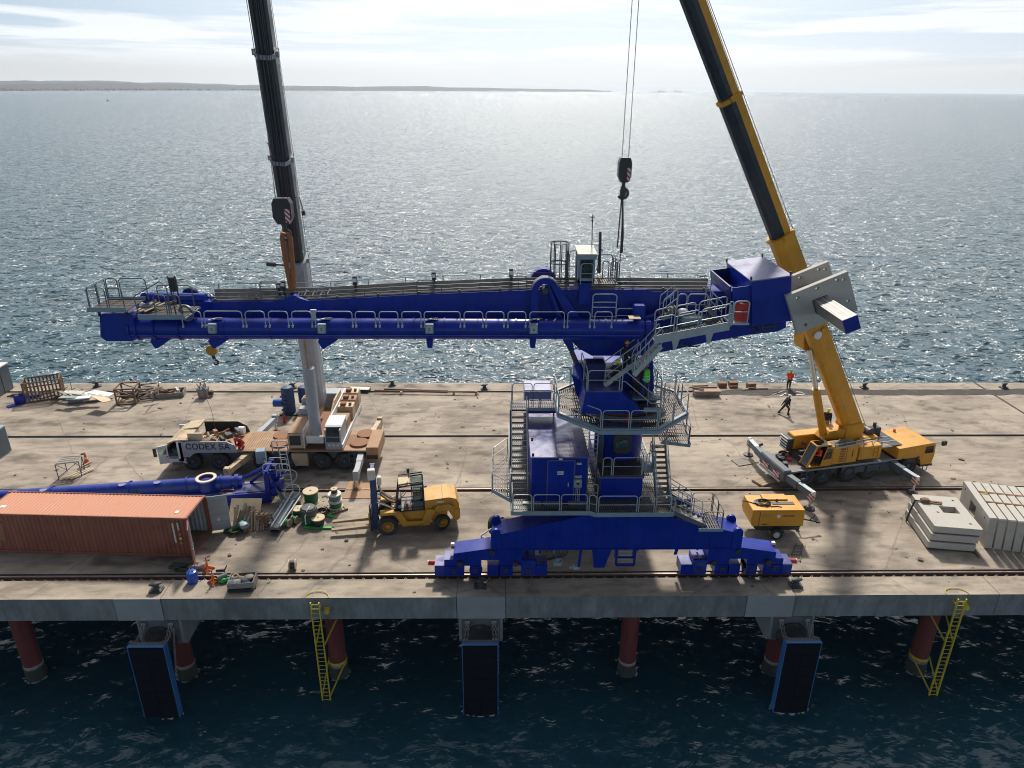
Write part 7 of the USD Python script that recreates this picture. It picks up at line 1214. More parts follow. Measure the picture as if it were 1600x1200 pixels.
def drum_reel(name, label, x, y, r, h, mat, flange='wood_grey', z=0, top=True, axis=None, fr=None, n=26, group=None):
    c = at(x, y, z=0)+V(0, 0, z); fr = fr or r; t = thing(name, label, 'cable reel', c, group=group); a = V(0, 0, 1) if axis is None else np.asarray(axis, float)/np.linalg.norm(axis)
    o = c if axis is None else c+V(0, 0, fr)-a*h/2
    t.part('winding', MB().lathe([(.001, .05), (r*.86, .05), (r*.9, h*.3), (r*.86, h*.5), (r*.9, h*.7), (r*.84, h-.05), (.001, h-.05)], o, a, n), mat, smooth=40)
    for s in (0, h-.06): t.part('flange', MB().lathe([(.05, 0), (fr, 0), (fr, .06), (.05, .06)], o+a*s, a, n), flange, smooth=30)
    t.part('hub', MB().cyl(o-a*.01, o+a*(h+.015), fr*.14, n=12), 'dark_steel'); return t
drum_reel('cable_reel', 'large reel of green cable with a wide pale wooden top', 487, 784, .50, .85, 'green', 'wood_pale'); 
t2 = thing('cable_reel', 'wrapped green reel with a white strap in front of the large pale topped reel', 'cable reel', at(484, 815, z=0)); o = at(484, 815, z=0)
t2.part('winding', MB().lathe([(.001, 0), (.48, 0), (.49, .25), (.46, .5), (.50, .75), (.48, 1.0), (.001, 1.05)], o, n=26), 'green', smooth=40); t2.part('wrapping', MB().lathe([(.49, .6), (.53, .75), (.51, .95), (.4, 1.08), (.001, 1.1)], o, n=26), 'dark_steel', smooth=40); t2.part('strap', MB().tube([o+V(-.10, -.50, .0), o+V(-.08, -.55, .7), o+V(.05, -.4, 1.09), o+V(.12, 0, 1.12)], .04, 5), 'white', smooth=60)
drum_reel('cable_reel', 'reel of black cable with a round wooden top right in front of the wrapped reel', 498, 820, .42, .55, 'black', 'wood_pale'); drum_reel('cable_reel', 'reel of green cable with an orange-brown top left of the wrapped reel', 467, 807, .36, .62, 'green', 'wood_pale')
drum_reel('cable_reel', 'green cable reel standing on a pallet, lowest of the right stack', 525, 795, .44, .50, 'green', 'white_sheet', z=.15); drum_reel('cable_reel', 'grey cable reel stacked in the middle of the right stack', 525, 795, .42, .48, 'grey_cable', 'white_sheet', z=.67); drum_reel('cable_reel', 'small black reel with a pale cap on top of the right stack', 525, 795, .22, .34, 'black', 'wood_pale', z=1.17)
for k, (x, y, lab) in enumerate(((450, 822, 'small bright green reel lying nearest the square channel'), (461, 817, 'small green reel on its side right of the bright green one'), (456, 808, 'small white and green reel behind the two small green reels'), (457, 799, 'small dull green reel against the orange topped reel'), (466, 791, 'small green reel lying farthest back by the ladder end'))):
    drum_reel('small_reel', lab, x, y, .23, .36, ('green_bright', 'green', 'grey_cable', 'grey_cable', 'green')[k], 'wood' if k != 2 else 'white', axis=(1, -.5+.2*k, 0), fr=.25, n=18)
t = thing('small_spool', 'thin wooden spool standing beside the small bright green reel', 'spool', at(442, 816, z=0)); o = at(442, 816, z=0); t.part('core', MB().lathe([(.001, 0), (.24, 0), (.24, .05), (.13, .07), (.13, .5), (.22, .53), (.22, .58), (.001, .58)], o, n=16), 'wood', smooth=30)
def pallet(label, x, y, rz, z=0): 
    c = at(x, y, z=z); t = thing('pallet', label, 'pallet', c, rz, local=True)
    for k in range(6): t.part('slat', MB().ab(-.6+.21*k, -.45+.21*k, -.5, .5, .11, .135), 'wood')
    for k in (-.45, 0, .45): t.part('bearer', MB().ab(-.62, .62, k-.04, k+.04, 0, .11), 'wood_brown')
pallet('pallet under the right stack of reels', 525, 796, .6); pallet('pallet holding a flat coil behind the black reel', 505, 800, .55)
t = thing('cable_coil', 'flat coil of dark cable lying on the pallet behind the black reel', 'cable', at(503, 800, z=.14))
for k in range(4): t.part('coil', MB().tube(arc(at(503, 800, z=.18)+V(0, 0, .04*k), .36-.02*k, 0, 2*PI, (1, 0, 0), (0, 1, 0), 20), .035, 5), 'dark_steel', smooth=60)
t = thing('green_frame', 'bright green steel base bars lying under the wrapped reel', 'bars', at(490, 825, z=0)); t.part('bar', MB().bar(at(475, 824, z=.06), at(522, 825, z=.06), .16, .1), 'green_bright'); t.part('bar', MB().bar(at(478, 821, z=.06), at(500, 824, z=.06), .12, .1), 'green'); t.part('bar', MB().bar(at(507, 803, z=.06), at(521, 808, z=.06), .2, .1), 'green_bright')
t = thing('steel_rods', 'thin steel frame lying on the ground behind the small green reels', 'frame', at(450, 808, z=0))
for a, b in (((440, 795), (462, 800)), ((443, 810), (455, 800)), ((448, 818), (458, 803))): t.part('rod', MB().cyl(at(*a, z=.1), at(*b, z=.15), .035, n=6), 'galv_dark')
# ================================================================ forklift
FO = at(649, 829, z=0); t = thing('forklift_truck', 'worn yellow forklift with a tall dark mast facing left', 'forklift', V(FO[0], FO[1]+.75, 0), .14, local=True); Wf = 1.0
for s in (-1, 1):
    wheel(t, (-1.72, s*.86, .62), .62, .42, (0, s, 0), 'yellow_fork'); wheel(t, (1.55, s*.76, .50), .50, .36, (s*-.42, s, 0), 'yellow_fork')
    t.part('side_frame', MB().xz([(-2.1, 1.38), (-1.25, 1.38), (-.85, .52), (.75, .46), (1.15, 1.42), (1.0, 1.55), (.6, 1.55), (.35, .78), (-.55, .82), (-.95, 1.55), (-2.1, 1.55)], s*.92-.05, s*.92+.05), 'yellow_fork'); t.part('step_plate', MB().ab(-.8, .6, s*.75, s*.97, .50, .56), 'yellow_fork')
t.part('chassis', MB().ab(-1.5, 1.9, -.7, .7, .55, 1.35, .05), 'yellow_fork'); t.part('front_guard', MB().ab(-2.15, -1.3, -.98, -.55, 1.34, 1.56, .05).ab(-2.15, -1.3, .55, .98, 1.34, 1.56, .05), 'yellow_fork')
bd = t.part('bonnet', MB().xz([(.55, 1.3), (.55, 2.12), (2.0, 2.22), (2.45, 2.08), (2.62, 1.7), (2.58, .95), (2.15, .9), (1.95, 1.3)], -.82, .82), 'yellow_fork'); bd.part('bonnet_seam', MB().ab(1.62, 1.65, -.83, .83, 1.5, 2.205), 'black'); text_on(bd, 'CAT', (.95, -.832, 1.58), (1, 0, 0), (0, 0, 1), .14, 'black', .006); bd.part('grille', MB().ab(1.25, 1.7, -.835, -.82, 1.88, 2.02), 'white_sheet'); bd.part('rear_fender', MB().xz([(1.05, 1.4), (1.25, 1.75), (2.0, 1.82), (2.25, 1.65), (2.1, 1.5), (1.35, 1.42)], -.98, .98), 'yellow_fork'); bd.part('counterweight', MB().ab(2.2, 2.66, -.9, .9, .55, 1.5, .12), 'yellow_fork')
for s in (-1, 1):
    cg_ = t.part('cab_frame', MB().bar((-1.2, s*.62, 1.4), (-.95, s*.58, 3.05), .08).bar((.5, s*.62, 1.4), (.48, s*.58, 3.15), .10).bar((-.95, s*.58, 3.05), (.48, s*.58, 3.15), .08).bar((-.2, s*.62, 1.4), (-.2, s*.6, 3.1), .06).bar((-1.2, s*.62, 1.6), (.5, s*.62, 1.6), .06), 'black'); cg_.part('side_pane', MB().ab(-.15, .42, s*.60-.005, s*.60+.005, 2.15, 3.0), 'glass')
    cg_.part('lower_panel', MB().ab(-.15, .5, s*.62-.015, s*.62+.015, 1.4, 1.95), 'chassis')
t.part('cab_roof', MB().ab(-.98, -.3, -.6, .6, 3.08, 3.14, .02), 'wood_pale'); t.part('rear_pane', MB().ab(.47, .485, -.55, .55, 2.0, 3.1), 'glass'); t.part('roof_bar', MB().bar((-.98, -.6, 3.2), (.5, -.55, 3.3), .07).bar((-.98, .6, 3.2), (.5, .6, 3.3), .07).bar((-.3, -.6, 3.14), (.5, -.6, 3.2), .06), 'black'); t.part('cab_floor', MB().ab(-1.3, .5, -.65, .65, 1.36, 1.44), 'black'); t.part('seat', MB().ab(-.1, .4, -.28, .28, 1.6, 1.85, .06).ab(.3, .44, -.28, .28, 1.85, 2.5, .06), 'black'); t.part('dashboard', MB().ab(-1.15, -.85, -.5, .5, 1.45, 2.1, .05), 'black'); t.part('steering_wheel', MB().tube(arc((-.7, 0, 2.2), .2, 0, 2*PI, (.7, 0, .7), (0, 1, 0), 14), .022, 5), 'black', smooth=60)
t.part('side_badge', MB().ab(-1.05, -.85, -.66, -.645, 1.62, 1.84), 'toe'); t.part('extinguisher', MB().cyl((-.5, -.56, 1.46), (-.5, -.56, 1.85), .08, n=10), 'red', smooth=40); t.part('work_lamp', MB().cyl((-.35, 0, 3.3), (-.35, 0, 3.7), .03, n=6).ab(-.43, -.27, -.08, .08, 3.65, 3.95, .03), 'black'); t.part('mirror_lamp', MB().cyl((.6, -.6, 2.95), (.6, -.6, 3.06), .12, n=12), 'wood_grey'); t.part('white_bag', MB().hull(np.array([[-.75, -.5, 1.5], [-.45, -.5, 1.5], [-.55, -.35, 2.15], [-.7, -.2, 1.6]])), 'white')
for s in (-1, 1): t.part('mast_channel', MB().ab(-2.62, -2.30, s*.52-.1, s*.52+.1, .15, 4.15, .02), 'navy'); t.part('tilt_cylinder', MB().cyl((-2.3, s*.5, 2.1), (-1.2, s*.5, 1.5), .07, n=10), 'chrome')
t.part('mast_cross', MB().ab(-2.58, -2.34, -.5, .5, 3.85, 4.15, .02).ab(-2.58, -2.34, -.5, .5, 2.0, 2.15).ab(-2.58, -2.34, -.5, .5, .4, .6), 'navy'); t.part('mast_cap', MB().ab(-2.72, -2.28, -.65, -.30, 3.65, 4.32, .04).ab(-2.2, -1.95, -.55, -.2, 3.2, 3.75, .05), 'white_sheet'); t.part('lift_cylinder', MB().cyl((-2.46, 0, .3), (-2.46, 0, 3.8), .09, n=10), 'dark_steel')
for k in range(6): t.part('mast_hose', MB().tube([(-2.2, -.3+.1*k, 3.3), (-2.05, -.3+.12*k, 2.4), (-1.6, -.35+.12*k, 2.0), (-1.2, -.3+.1*k, 1.8)], .035, 5), ('black', 'cream', 'wood_grey')[k % 3], smooth=60)
t.part('fork_carriage', MB().ab(-2.76, -2.62, -.95, .95, .35, .55).ab(-2.76, -2.62, -.95, .95, 1.15, 1.35).ab(-2.74, -2.64, -.95, -.85, .35, 1.9).ab(-2.74, -2.64, .85, .95, .35, 1.9), 'black')
for s in (-1, 1): t.part('fork', MB().xz([(-2.76, .30), (-2.76, 1.3), (-2.86, 1.3), (-2.86, .50), (-5.1, .40), (-5.1, .28)], s*.45-.12, s*.45+.12), 'wood')
# ================================================================ compressor trailer
co = at(1210, 842, z=0); t = thing('compressor', 'yellow towable air compressor with a black hose coiled on its lid', 'compressor', V(co[0], co[1]+.85, 0), .0, local=True)
t.part('body', MB().xz([(-1.52, .95), (-1.62, 1.35), (-1.55, 1.95), (1.55, 1.95), (1.58, .92), (-1.45, .92)], -.85, .85), 'yellow_comp'); t.part('lid', MB().ab(-1.58, 1.56, -.87, .87, 1.95, 2.03, .03).ab(-.6, .9, .2, .87, 2.03, 2.12, .03), 'yellow_comp'); t.part('lower_pan', MB().xz([(-1.45, .92), (1.5, .92), (1.3, .62), (-1.2, .62)], -.82, .82), 'black')
t.part('lid_recess', MB().ab(-.2, 1.15, -.25, .05, 2.03, 2.06), 'dark_steel'); t.part('side_seam', MB().ab(-1.12, -1.09, -.86, -.85, .95, 1.9), 'black'); t.part('side_panel', MB().ab(-.95, -.4, -.865, -.85, 1.55, 1.75), 'yellow_fork'); t.part('badge', MB().cyl((.02, -.85, 1.62), (.02, -.87, 1.62), .12, n=14), 'white'); text_on(t, 'XAS 146', (.28, -.852, 1.57), (1, 0, 0), (0, 0, 1), .12, 'black', .008); t.part('handle', MB().ab(-.9, -.6, -.87, -.85, 1.02, 1.07), 'black')
for s in (-1, 1): wheel(t, (.05, s*.88, .36), .36, .2, (0, s, 0), 'white'); t.part('mudguard', MB().xz([(.05+.45*math.cos(a), .36+.45*math.sin(a)) for a in np.linspace(.15, PI-.15, 10)]+[(.05+.42*math.cos(a), .36+.42*math.sin(a)) for a in np.linspace(PI-.15, .15, 10)], s*.88-.13, s*.88+.13), 'black')
t.part('drawbar', MB().tube([(1.35, 0, .72), (1.9, 0, .85), (2.5, 0, .72), (2.95, 0, .62)], .05, 8), 'black', smooth=40); t.part('hitch', MB().tube([(2.35, 0, .76), (2.6, 0, 1.05), (2.62, 0, 1.2)], .035, 6).box((2.9, 0, .62), (.25, .14, .12), None, .02), 'black', smooth=40); t.part('jockey_wheel', MB().cyl((1.75, .12, .05), (1.75, .12, .9), .04, n=8).cyl((1.75, .05, .12), (1.75, .19, .12), .12, n=12), 'dark_steel')
for k in range(8): t.part('hose_coil', MB().tube(arc((-.75+.05*math.sin(2.1*k), -.1+.05*math.cos(1.7*k), 2.07+.012*k), .50-.025*(k*3 % 8), .8*k, .8*k+5.2, (1, 0, .03*math.sin(k)), (0, .72, 0), 18), .028, 5), 'black', smooth=60)
t.part('hose_end', MB().tube([(-1.2, -.2, 2.06), (-1.6, .1, 2.05), (-1.85, .3, 1.95)], .03, 5).tube([(-.4, -.5, 2.06), (.0, -.45, 2.05), (.25, -.55, 2.05)], .03, 5), 'black', smooth=60); t.part('exhaust', MB().cyl((.15, .1, 2.03), (.2, .1, 2.2), .06, n=8), 'dark_steel')
# loose ladder by the compressor
a, b = at(1232, 878, z=0), at(1244, 850, z=0); c, d_ = at(1250, 878, z=0), at(1254, 851, z=0); t = thing('loose_ladder', 'thin dark ladder lying on the deck right of the red buffer', 'ladder', a)
up_ = V(0, 0, .06); t.part('stile', MB().bar(a+up_, b+up_, .05), 'dark_steel'); t.part('stile', MB().bar(c+up_, d_+up_, .05), 'dark_steel')
for k in range(6): u = (k+.3)/6; t.part('rung', MB().cyl(a+(b-a)*u+up_, c+(d_-c)*u+up_, .018, n=5), 'dark_steel')
# ================================================================ concrete ballast plates on the ground
SX = [at(1450, 858, z=0), at(1514, 858, z=0), at(1415, 806, z=0)]; e1 = SX[1]-SX[0]; e1 /= np.linalg.norm(e1); e2_ = SX[2]-SX[0]; SLn = np.linalg.norm(e2_); yaw_s = math.atan2(e1[1], e1[0])
def slab(name, label, o, Rm, L=4.2, Wd=2.25, th=.42, hole=True, group=None):
    g_ = sbox(0, 0, Wd, L); g_ = Polygon([(.06, 0), (Wd-.06, 0), (Wd, .06), (Wd, L-.06), (Wd-.06, L), (.06, L), (0, L-.06), (0, .06)])
    if hole: g_ = g_.difference(sbox(Wd*.42, L*.45, Wd*.78, L*.66))
    for hx, hy in ((.3, .45), (.82, .15), (.25, .9), (.85, .88)): g_ = g_.difference(Point(Wd*hx, L*hy).buffer(.08, 6))
    t = thing(name, label, 'concrete slab', o, R=Rm, local=True, group=group); t.part('slab', MB().prism(g_, (0, 0, 0), (1, 0, 0), (0, 1, 0), th), 'concrete_new'); return t
dirv = e2_/SLn
Rs = np.stack([e1, np.cross(V(0, 0, 1), e1), V(0, 0, 1)], 1); ang = math.acos(np.clip(dirv@Rs[:, 1], -1, 1)); print
Rk = np.stack([np.cross(dirv, V(0, 0, 1)), dirv, V(0, 0, 1)], 1)
WS = float(abs((SX[1]-SX[0])@Rk[:, 0]))+.25; 
for k, lab in enumerate(('bottom pale concrete slab of the stack of three', 'middle concrete slab of the stack of three', 'top concrete slab with a square hole, on the stack of three')):
    slab('concrete_slab', lab, SX[0]+V(0, 0, .10+.50*k)+Rk[:, 0]*(.10*k-.1)+Rk[:, 1]*(.08*k), Rk, SLn, WS, .42)
t = thing('lifting_chain', 'dark strap and tackle lying over the corner of the slab stack', 'strap', SX[2]); q = SX[2]+V(0, 0, 1.56); a_ = SX[0]+Rk[:, 1]*SLn*.80+V(0, 0, 0)
t.part('strap', MB().tube([a_+V(-.12, 0, .05)-Rk[:, 0]*.12, a_-Rk[:, 0]*.14+V(0, 0, .9), a_+V(0, 0, 1.58)-Rk[:, 0]*.02, a_+Rk[:, 0]*.5+V(0, 0, 1.60)], .055, 6), 'black', smooth=60); t.part('tackle', MB().bar(a_+Rk[:, 0]*.4+V(0, 0, 1.62), a_+Rk[:, 0]*1.5-Rk[:, 1]*.1+V(0, 0, 1.62), .14, .08), 'rust'); t.part('tackle_block', MB().box(a_+Rk[:, 0]*.55+V(0, 0, 1.66), (.5, .35, .2), Rk, .05), 'wood_brown')
for k in range(3): t = None
v0, v1, v2 = at(1549, 858, z=0), at(1508, 796, z=0), at(1640, 862, z=0); dv = (v1-v0)/np.linalg.norm(v1-v0); VL = np.linalg.norm(v1-v0); nx = np.cross(dv, V(0, 0, 1)); RV = np.stack([V(0, 0, 1)*.99-nx*.08, dv, nx], 1); RV[:, 0] /= np.linalg.norm(RV[:, 0]); RV[:, 2] = np.cross(RV[:, 0], RV[:, 1]); 
words = ('first', 'second', 'third', 'fourth', 'fifth', 'sixth', 'seventh', 'eighth', 'ninth')
for k in range(9):
    o = v0+RV[:, 2]*(.0)+nx*(.50*k)
    slab('standing_slab', f'concrete slab standing on edge, {words[k]} from the left in the row at the right', o, RV, VL, 2.1, .40, hole=(k == 0))
t = thing('ratchet_strap', 'orange straps holding the row of standing concrete slabs together', 'strap', v0)
for u in (.45, .72): t.part('strap', MB().bar(v0+dv*VL*u+V(-.2, 0, 2.10), v0+dv*VL*u+nx*4.4+V(0, 0, 2.10), .10, .03), 'tan')
t = thing('yellow_sling', 'yellow sling hanging over the end of the standing slabs', 'sling', v0+dv*2); q = v0+dv*VL*.66; t.part('sling', MB().tube([q+nx*.3+V(0, 0, 2.13), q-nx*.12+V(0, 0, 2.05), q-nx*.15+V(0, 0, 1.4), q-nx*.14+dv*-.5+V(0, 0, 1.2), q-nx*.12-dv*1.0+V(0, 0, 1.35)], .045, 6), 'safety_yellow', smooth=60)
t = thing('timber_prop', 'dark timber prop lying at the corner of the standing slabs', 'timber', at(1525, 862, z=0)); t.part('prop', MB().bar(at(1518, 855, z=.08), at(1530, 870, z=.08), .12), 'wood_brown')
# ================================================================ things near the near rail
q = at(302, 909, z=0); t = thing('plastic_drum', 'blue plastic drum standing on the near rail left of the orange jacks', 'drum', q, local=True); t.part('body', MB().lathe([(.001, 0), (.25, 0), (.29, .06), (.29, .32), (.275, .34), (.29, .36), (.29, .58), (.24, .68), (.12, .72), (.001, .72)], (0, 0, 0), n=22), 'blue_plastic', smooth=45); t.part('cap', MB().cyl((.08, 0, .71), (.08, 0, .77), .06, n=10), 'blue_plastic'); t.part('grip', MB().tube([(-.1, -.12, .68), (-.1, -.12, .78), (-.1, .12, .78), (-.1, .12, .68)], .025, 5), 'blue_plastic', smooth=40)
for (x, y, lab, s) in ((334, 911, 'orange jack stand on the near rail beside the blue drum', 1), (325, 892, 'orange jack stand behind the other one, near the container corner', 1.1)):
    q = at(x, y, z=0); t = thing('jack_stand', lab, 'jack stand', q, .3, local=True)
    for k in range(3): a = k*2*PI/3+.5; t.part('foot', MB().xz([(.04, .10*s), (.04, .32*s), (.36*s, .05), (.36*s, 0)], -.06, .06).move(rotz(a)), 'orange')
    t.part('column', MB().cyl((0, 0, 0), (0, 0, .55*s), .06, n=12), 'orange', smooth=40); t.part('screw', MB().cyl((0, 0, .55*s), (0, 0, .82*s), .028, n=8).cyl((0, 0, .82*s), (0, 0, .86*s), .06, n=10), 'oxide'); t.part('bar', MB().cyl((-.14, 0, .62*s), (.14, 0, .62*s), .018, n=6), 'dark_steel')
q = at(347, 910, z=0); t = thing('grinder_machine', 'small grey and green power tool lying by the orange jacks', 'tool', q, .3, local=True); t.part('housing', MB().cyl((-.2, .1, .22), (.3, .2, .28), .16, n=14), 'grey_cable', smooth=40); t.part('green_base', MB().hull(np.vstack([trimesh.creation.icosphere(1, r).vertices+V(*c) for r, c in ((.14, (.1, -.05, .14)), (.12, (.3, .02, .13)), (.1, (-.1, 0, .1)))])), 'green_bright', smooth=40)
q = at(380, 915, z=0); t = thing('tool_crate', 'grey wooden crate full of bags and rope on the near rail', 'crate', q, .10, local=True)
for s in (-1, 1): t.part('side_board', MB().ab(-.68, .68, s*.46-.03, s*.46+.03, .08, .52), 'wood_grey'); t.part('end_board', MB().ab(s*.66-.03, s*.66+.03, -.43, .43, .08, .52), 'wood_grey')
t.part('floor_board', MB().ab(-.66, .66, -.44, .44, .06, .1), 'wood_brown'); t.part('front_ledge', MB().ab(-.66, .6, -.62, -.49, .1, .2), 'black')
for k in range(9): c = V(rng.uniform(-.5, .5), rng.uniform(-.28, .28), .35+rng.uniform(0, .15)); t.part('content', MB().hull(trimesh.creation.icosphere(1, 1).vertices*V(.24, .17, .12)*(.75+.5*rng.random((42, 1)))+c), ('cream', 'toe', 'purple_cloth', 'white_sheet', 'navy', 'door_grey')[k % 6], smooth=30)
t.part('rope_coil', MB().tube(arc((-.35, .05, .56), .18, 0, 2*PI, (1, 0, 0), (0, 1, 0), 14), .05, 6).tube(arc((-.33, .03, .64), .15, 0, 2*PI, (1, 0, 0), (0, 1, 0), 14), .05, 6), 'wood_pale', smooth=60)
q = at(378, 920, z=0); t = thing('cable_tangle', 'tangle of dark cables on the deck in front of the grey crate', 'cable', q)
for k in range(8): t.part('cable', MB().tube(arc(q+V(rng.uniform(-.5, .7), rng.uniform(-.1, .15), .04), rng.uniform(.1, .25), rng.uniform(0, 6), rng.uniform(8, 11), (1, 0, .1), (0, .8, .1), 14), .028, 5), ('black', 'dark_steel', 'rust')[k % 3], smooth=60)
drum_reel('cable_reel', 'black reel with one pale wooden flange near the rail right of the crate', 458, 889, .26, .40, 'black', 'wood_pale', axis=(1, .15, 0), fr=.30)
q = at(281, 891, z=0); t = thing('folded_tarp', 'dark green tarp dropped behind the near rail', 'tarp', q)
for k in range(6): c = q+V(rng.uniform(-.5, .5), rng.uniform(-.2, .35), .06+.04*k); t.part('fold', MB().box(c, (rng.uniform(.5, 1.1), rng.uniform(.12, .3), .08), rotz(rng.uniform(-.4, .5)), .03), 'tarp')
q = at(309, 890, z=0); t = thing('cloth_bundle', 'dark purple bundle of cloth below the container corner', 'bundle', q)
for k in range(5): t.part('cloth', MB().hull(trimesh.creation.icosphere(1, 1).vertices*V(.32, .22, .18)*(.7+.5*rng.random((42, 1)))+q+V(rng.uniform(-.3, .3), rng.uniform(-.1, .25), .15)), ('purple_cloth', 'wood_grey', 'brown_cloth')[k % 3], smooth=30)
q = at(318, 884, z=0); t = thing('yellow_clamp', 'small yellow tool at the corner of the container', 'tool', q); t.part('body', MB().box(q+V(.05, 0, .12), (.35, .2, .18), rotz(.6), .05), 'yellow'); t.part('grip', MB().cyl(q+V(.1, 0, .2), q+V(.35, .15, .3), .03, n=6), 'black')
q = at(345, 892, z=0); t = thing('iron_bracket', 'small black iron bracket lying right of the jack stands', 'bracket', q); t.part('plate', MB().box(q+V(0, 0, .06), (.5, .12, .08), rotz(.1), .02), 'black'); t.part('leg', MB().bar(q+V(.2, 0, .05), q+V(.35, .1, .3), .05), 'black')
# ================================================================ tyre and white frame behind the left lug
q = at(790, 838, z=0); t = thing('cable_drum', 'black drum lying behind the left end of the blue beam', 'drum', q); ax_ = V(.8, -.35, .25); ax_ = ax_/np.linalg.norm(ax_); o = at(777, 821, z=.75); t.part('winding', MB().lathe([(.001, -.35), (.56, -.35), (.6, -.2), (.52, -.1), (.52, .3), (.40, .34), (.40, .75), (.001, .75)], o, ax_, 26), 'rubber', smooth=35); t.part('white_rope', MB().tube(arc(o+ax_*.33, .50, 0, 2*PI, frame(ax_)[0], frame(ax_)[1], 20), .025, 5), 'galv', smooth=60)
q = at(760, 852, z=0); t = thing('white_frame', 'small white tubular frame on the deck behind the bogies of the blue machine', 'frame', q)
for a, b in (((752, 836), (752, 855)), ((752, 836), (768, 826)), ((752, 838), (768, 846)), ((768, 826), (768, 846)), ((752, 855), (768, 850))): t.part('bar', MB().bar(at(*a, Y=35.0), at(*b, Y=35.0), .07), 'white')
t.part('inside_shade', MB().box(at(762, 850, Y=35.2), (.4, .3, .3), None, .05), 'hole')  # dark box painted as the shade within the frame
# ================================================================ left edge: scaffold, cone, cabinet
q = at(112, 735, z=0); t = thing('scaffold_frame', 'thin steel scaffold frame left of the traffic cone', 'scaffold', q); B4 = [at(92, 749, z=0), at(128, 744, z=0), at(133, 735, z=0), at(105, 737, z=0)]; T4 = [b+V(0, 0, 1.15) for b in B4]
for b, u in zip(B4, T4): t.part('post', MB().cyl(b, u, .03, n=6), 'galv_dark')
for k in range(4): t.part('top_rail', MB().cyl(T4[k], T4[(k+1) % 4], .028, n=6), 'wood_grey'); t.part('brace', MB().cyl(B4[k]+V(0, 0, .15), T4[(k+1) % 4], .022, n=5), 'galv_dark')
for k in range(3): t.part('board', MB().bar(B4[0]+V(.3+.3*k, -.1, .08), B4[2]+V(.1+.25*k, .1, .12), .12, .04), 'wood_pale'); t.part('top_board', MB().bar(T4[0]+(T4[3]-T4[0])*(.2+.3*k), T4[1]+(T4[2]-T4[1])*(.2+.3*k), .2, .03), 'wood_grey')
q = at(136, 724, z=0); t = thing('traffic_cone', 'orange traffic cone with a white band on the open deck', 'cone', q, local=True); t.part('base', MB().ab(-.25, .25, -.25, .25, 0, .05, .02), 'orange'); t.part('cone_body', MB().lathe([(.19, .05), (.035, .88), (.001, .88)], (0, 0, 0), n=18), 'orange', smooth=40); t.part('white_band', MB().lathe([(.135, .36), (.100, .55)], (0, 0, 0), n=18), 'white', smooth=40)
t = thing('timber_beam', 'pale timber leaning below the traffic cone', 'timber', at(128, 730, z=0)); t.part('beam', MB().bar(at(121, 733, z=.15), at(142, 722, z=.2), .14, .1), 'wood')
q = at(-9, 724, z=0); t = thing('grey_cabinet', 'grey steel cabinet cut off by the left edge of the picture', 'cabinet', q); t.part('body', MB().ab(q[0]-1.3, q[0]+.02, q[1], q[1]+2.0, 0, 2.1, .03), 'door_grey'); t.part('side_panel', MB().ab(q[0]+.02, q[0]+.05, q[1]+.1, q[1]+1.9, .1, 2.0, .01), 'chassis'); t.part('label', MB().ab(q[0]-.3, q[0]-.05, q[1]-.01, q[1], .5, .9), 'white')
# ================================================================ along the far edge
q = at(-4, 622, z=0); t = thing('blue_cabin', 'blue portable cabin with a grey end wall at the far left', 'cabin', q); t.part('body', MB().ab(q[0]-2.4, q[0], q[1], q[1]+2.2, 0, 2.35, .03), 'blue_plastic'); t.part('end_wall', MB().ab(q[0], q[0]+.05, q[1]+.05, q[1]+2.2, .05, 2.3), 'galv_dark'); t.part('roof', MB().ab(q[0]-2.5, q[0]+.1, q[1]-.05, q[1]+2.3, 2.35, 2.45), 'white'); t.part('end_seam', MB().ab(q[0]+.05, q[0]+.07, q[1]+1.0, q[1]+1.05, .05, 2.3), 'black')
q = at(72, 621, z=0); t = thing('wooden_crate', 'open slatted wooden crate standing by the far edge at the left', 'crate', q, .42, local=True); cw_, cd_, ch_ = 2.7, 1.5, 1.75
for z in (.1, ch_*.5, ch_):
    for s in (-1, 1): t.part('rail', MB().bar((-cw_/2, s*cd_/2, z), (cw_/2, s*cd_/2, z), .08, .10), 'wood_brown'); t.part('rail', MB().bar((s*cw_/2, -cd_/2, z), (s*cw_/2, cd_/2, z), .08, .10), 'wood_brown')
for x in np.linspace(-cw_/2, cw_/2, 11):
    for s in (-1, 1): t.part('slat', MB().ab(x-.06, x+.06, s*(cd_/2+.03)-.02, s*(cd_/2+.03)+.02, 0, ch_+.05), 'wood_brown')
for y in np.linspace(-cd_/2, cd_/2, 6)[1:-1]:
    for s in (-1, 1): t.part('slat', MB().ab(s*(cw_/2+.03)-.02, s*(cw_/2+.03)+.02, y-.06, y+.06, 0, ch_+.05), 'wood_brown')
t.part('crate_floor', MB().ab(-cw_/2, cw_/2, -cd_/2, cd_/2, .02, .07), 'wood_grey')
t = thing('channel_beam', 'grey channel beam under the open slatted crate', 'beam', at(70, 624, z=0)); t.part('beam', MB().bar(at(62, 623, z=.1), at(88, 615, z=.1), .4, .18), 'wood_grey')
a, b = at(12, 636, z=.05), at(62, 620, z=.05); t = thing('blue_bracket', 'flat blue steel bracket with a box on it lying at the far left', 'bracket', at(35, 632, z=0)); t.part('plate', MB().bar(a, b, .55, .07), 'blue_dusty'); t.part('box', MB().box((a*.58+b*.42)+V(0, 0, .38), (.85, .45, .65), rotz(.2), .03), 'blue'); t.part('box_top', MB().box((a*.55+b*.45)+V(.05, 0, .78), (.3, .2, .16), None, .03), 'blue_dark'); t.part('end_plate', MB().box(b+V(-.3, 0, .15), (.9, .5, .2), rotz(.4), .03), 'blue_dusty')
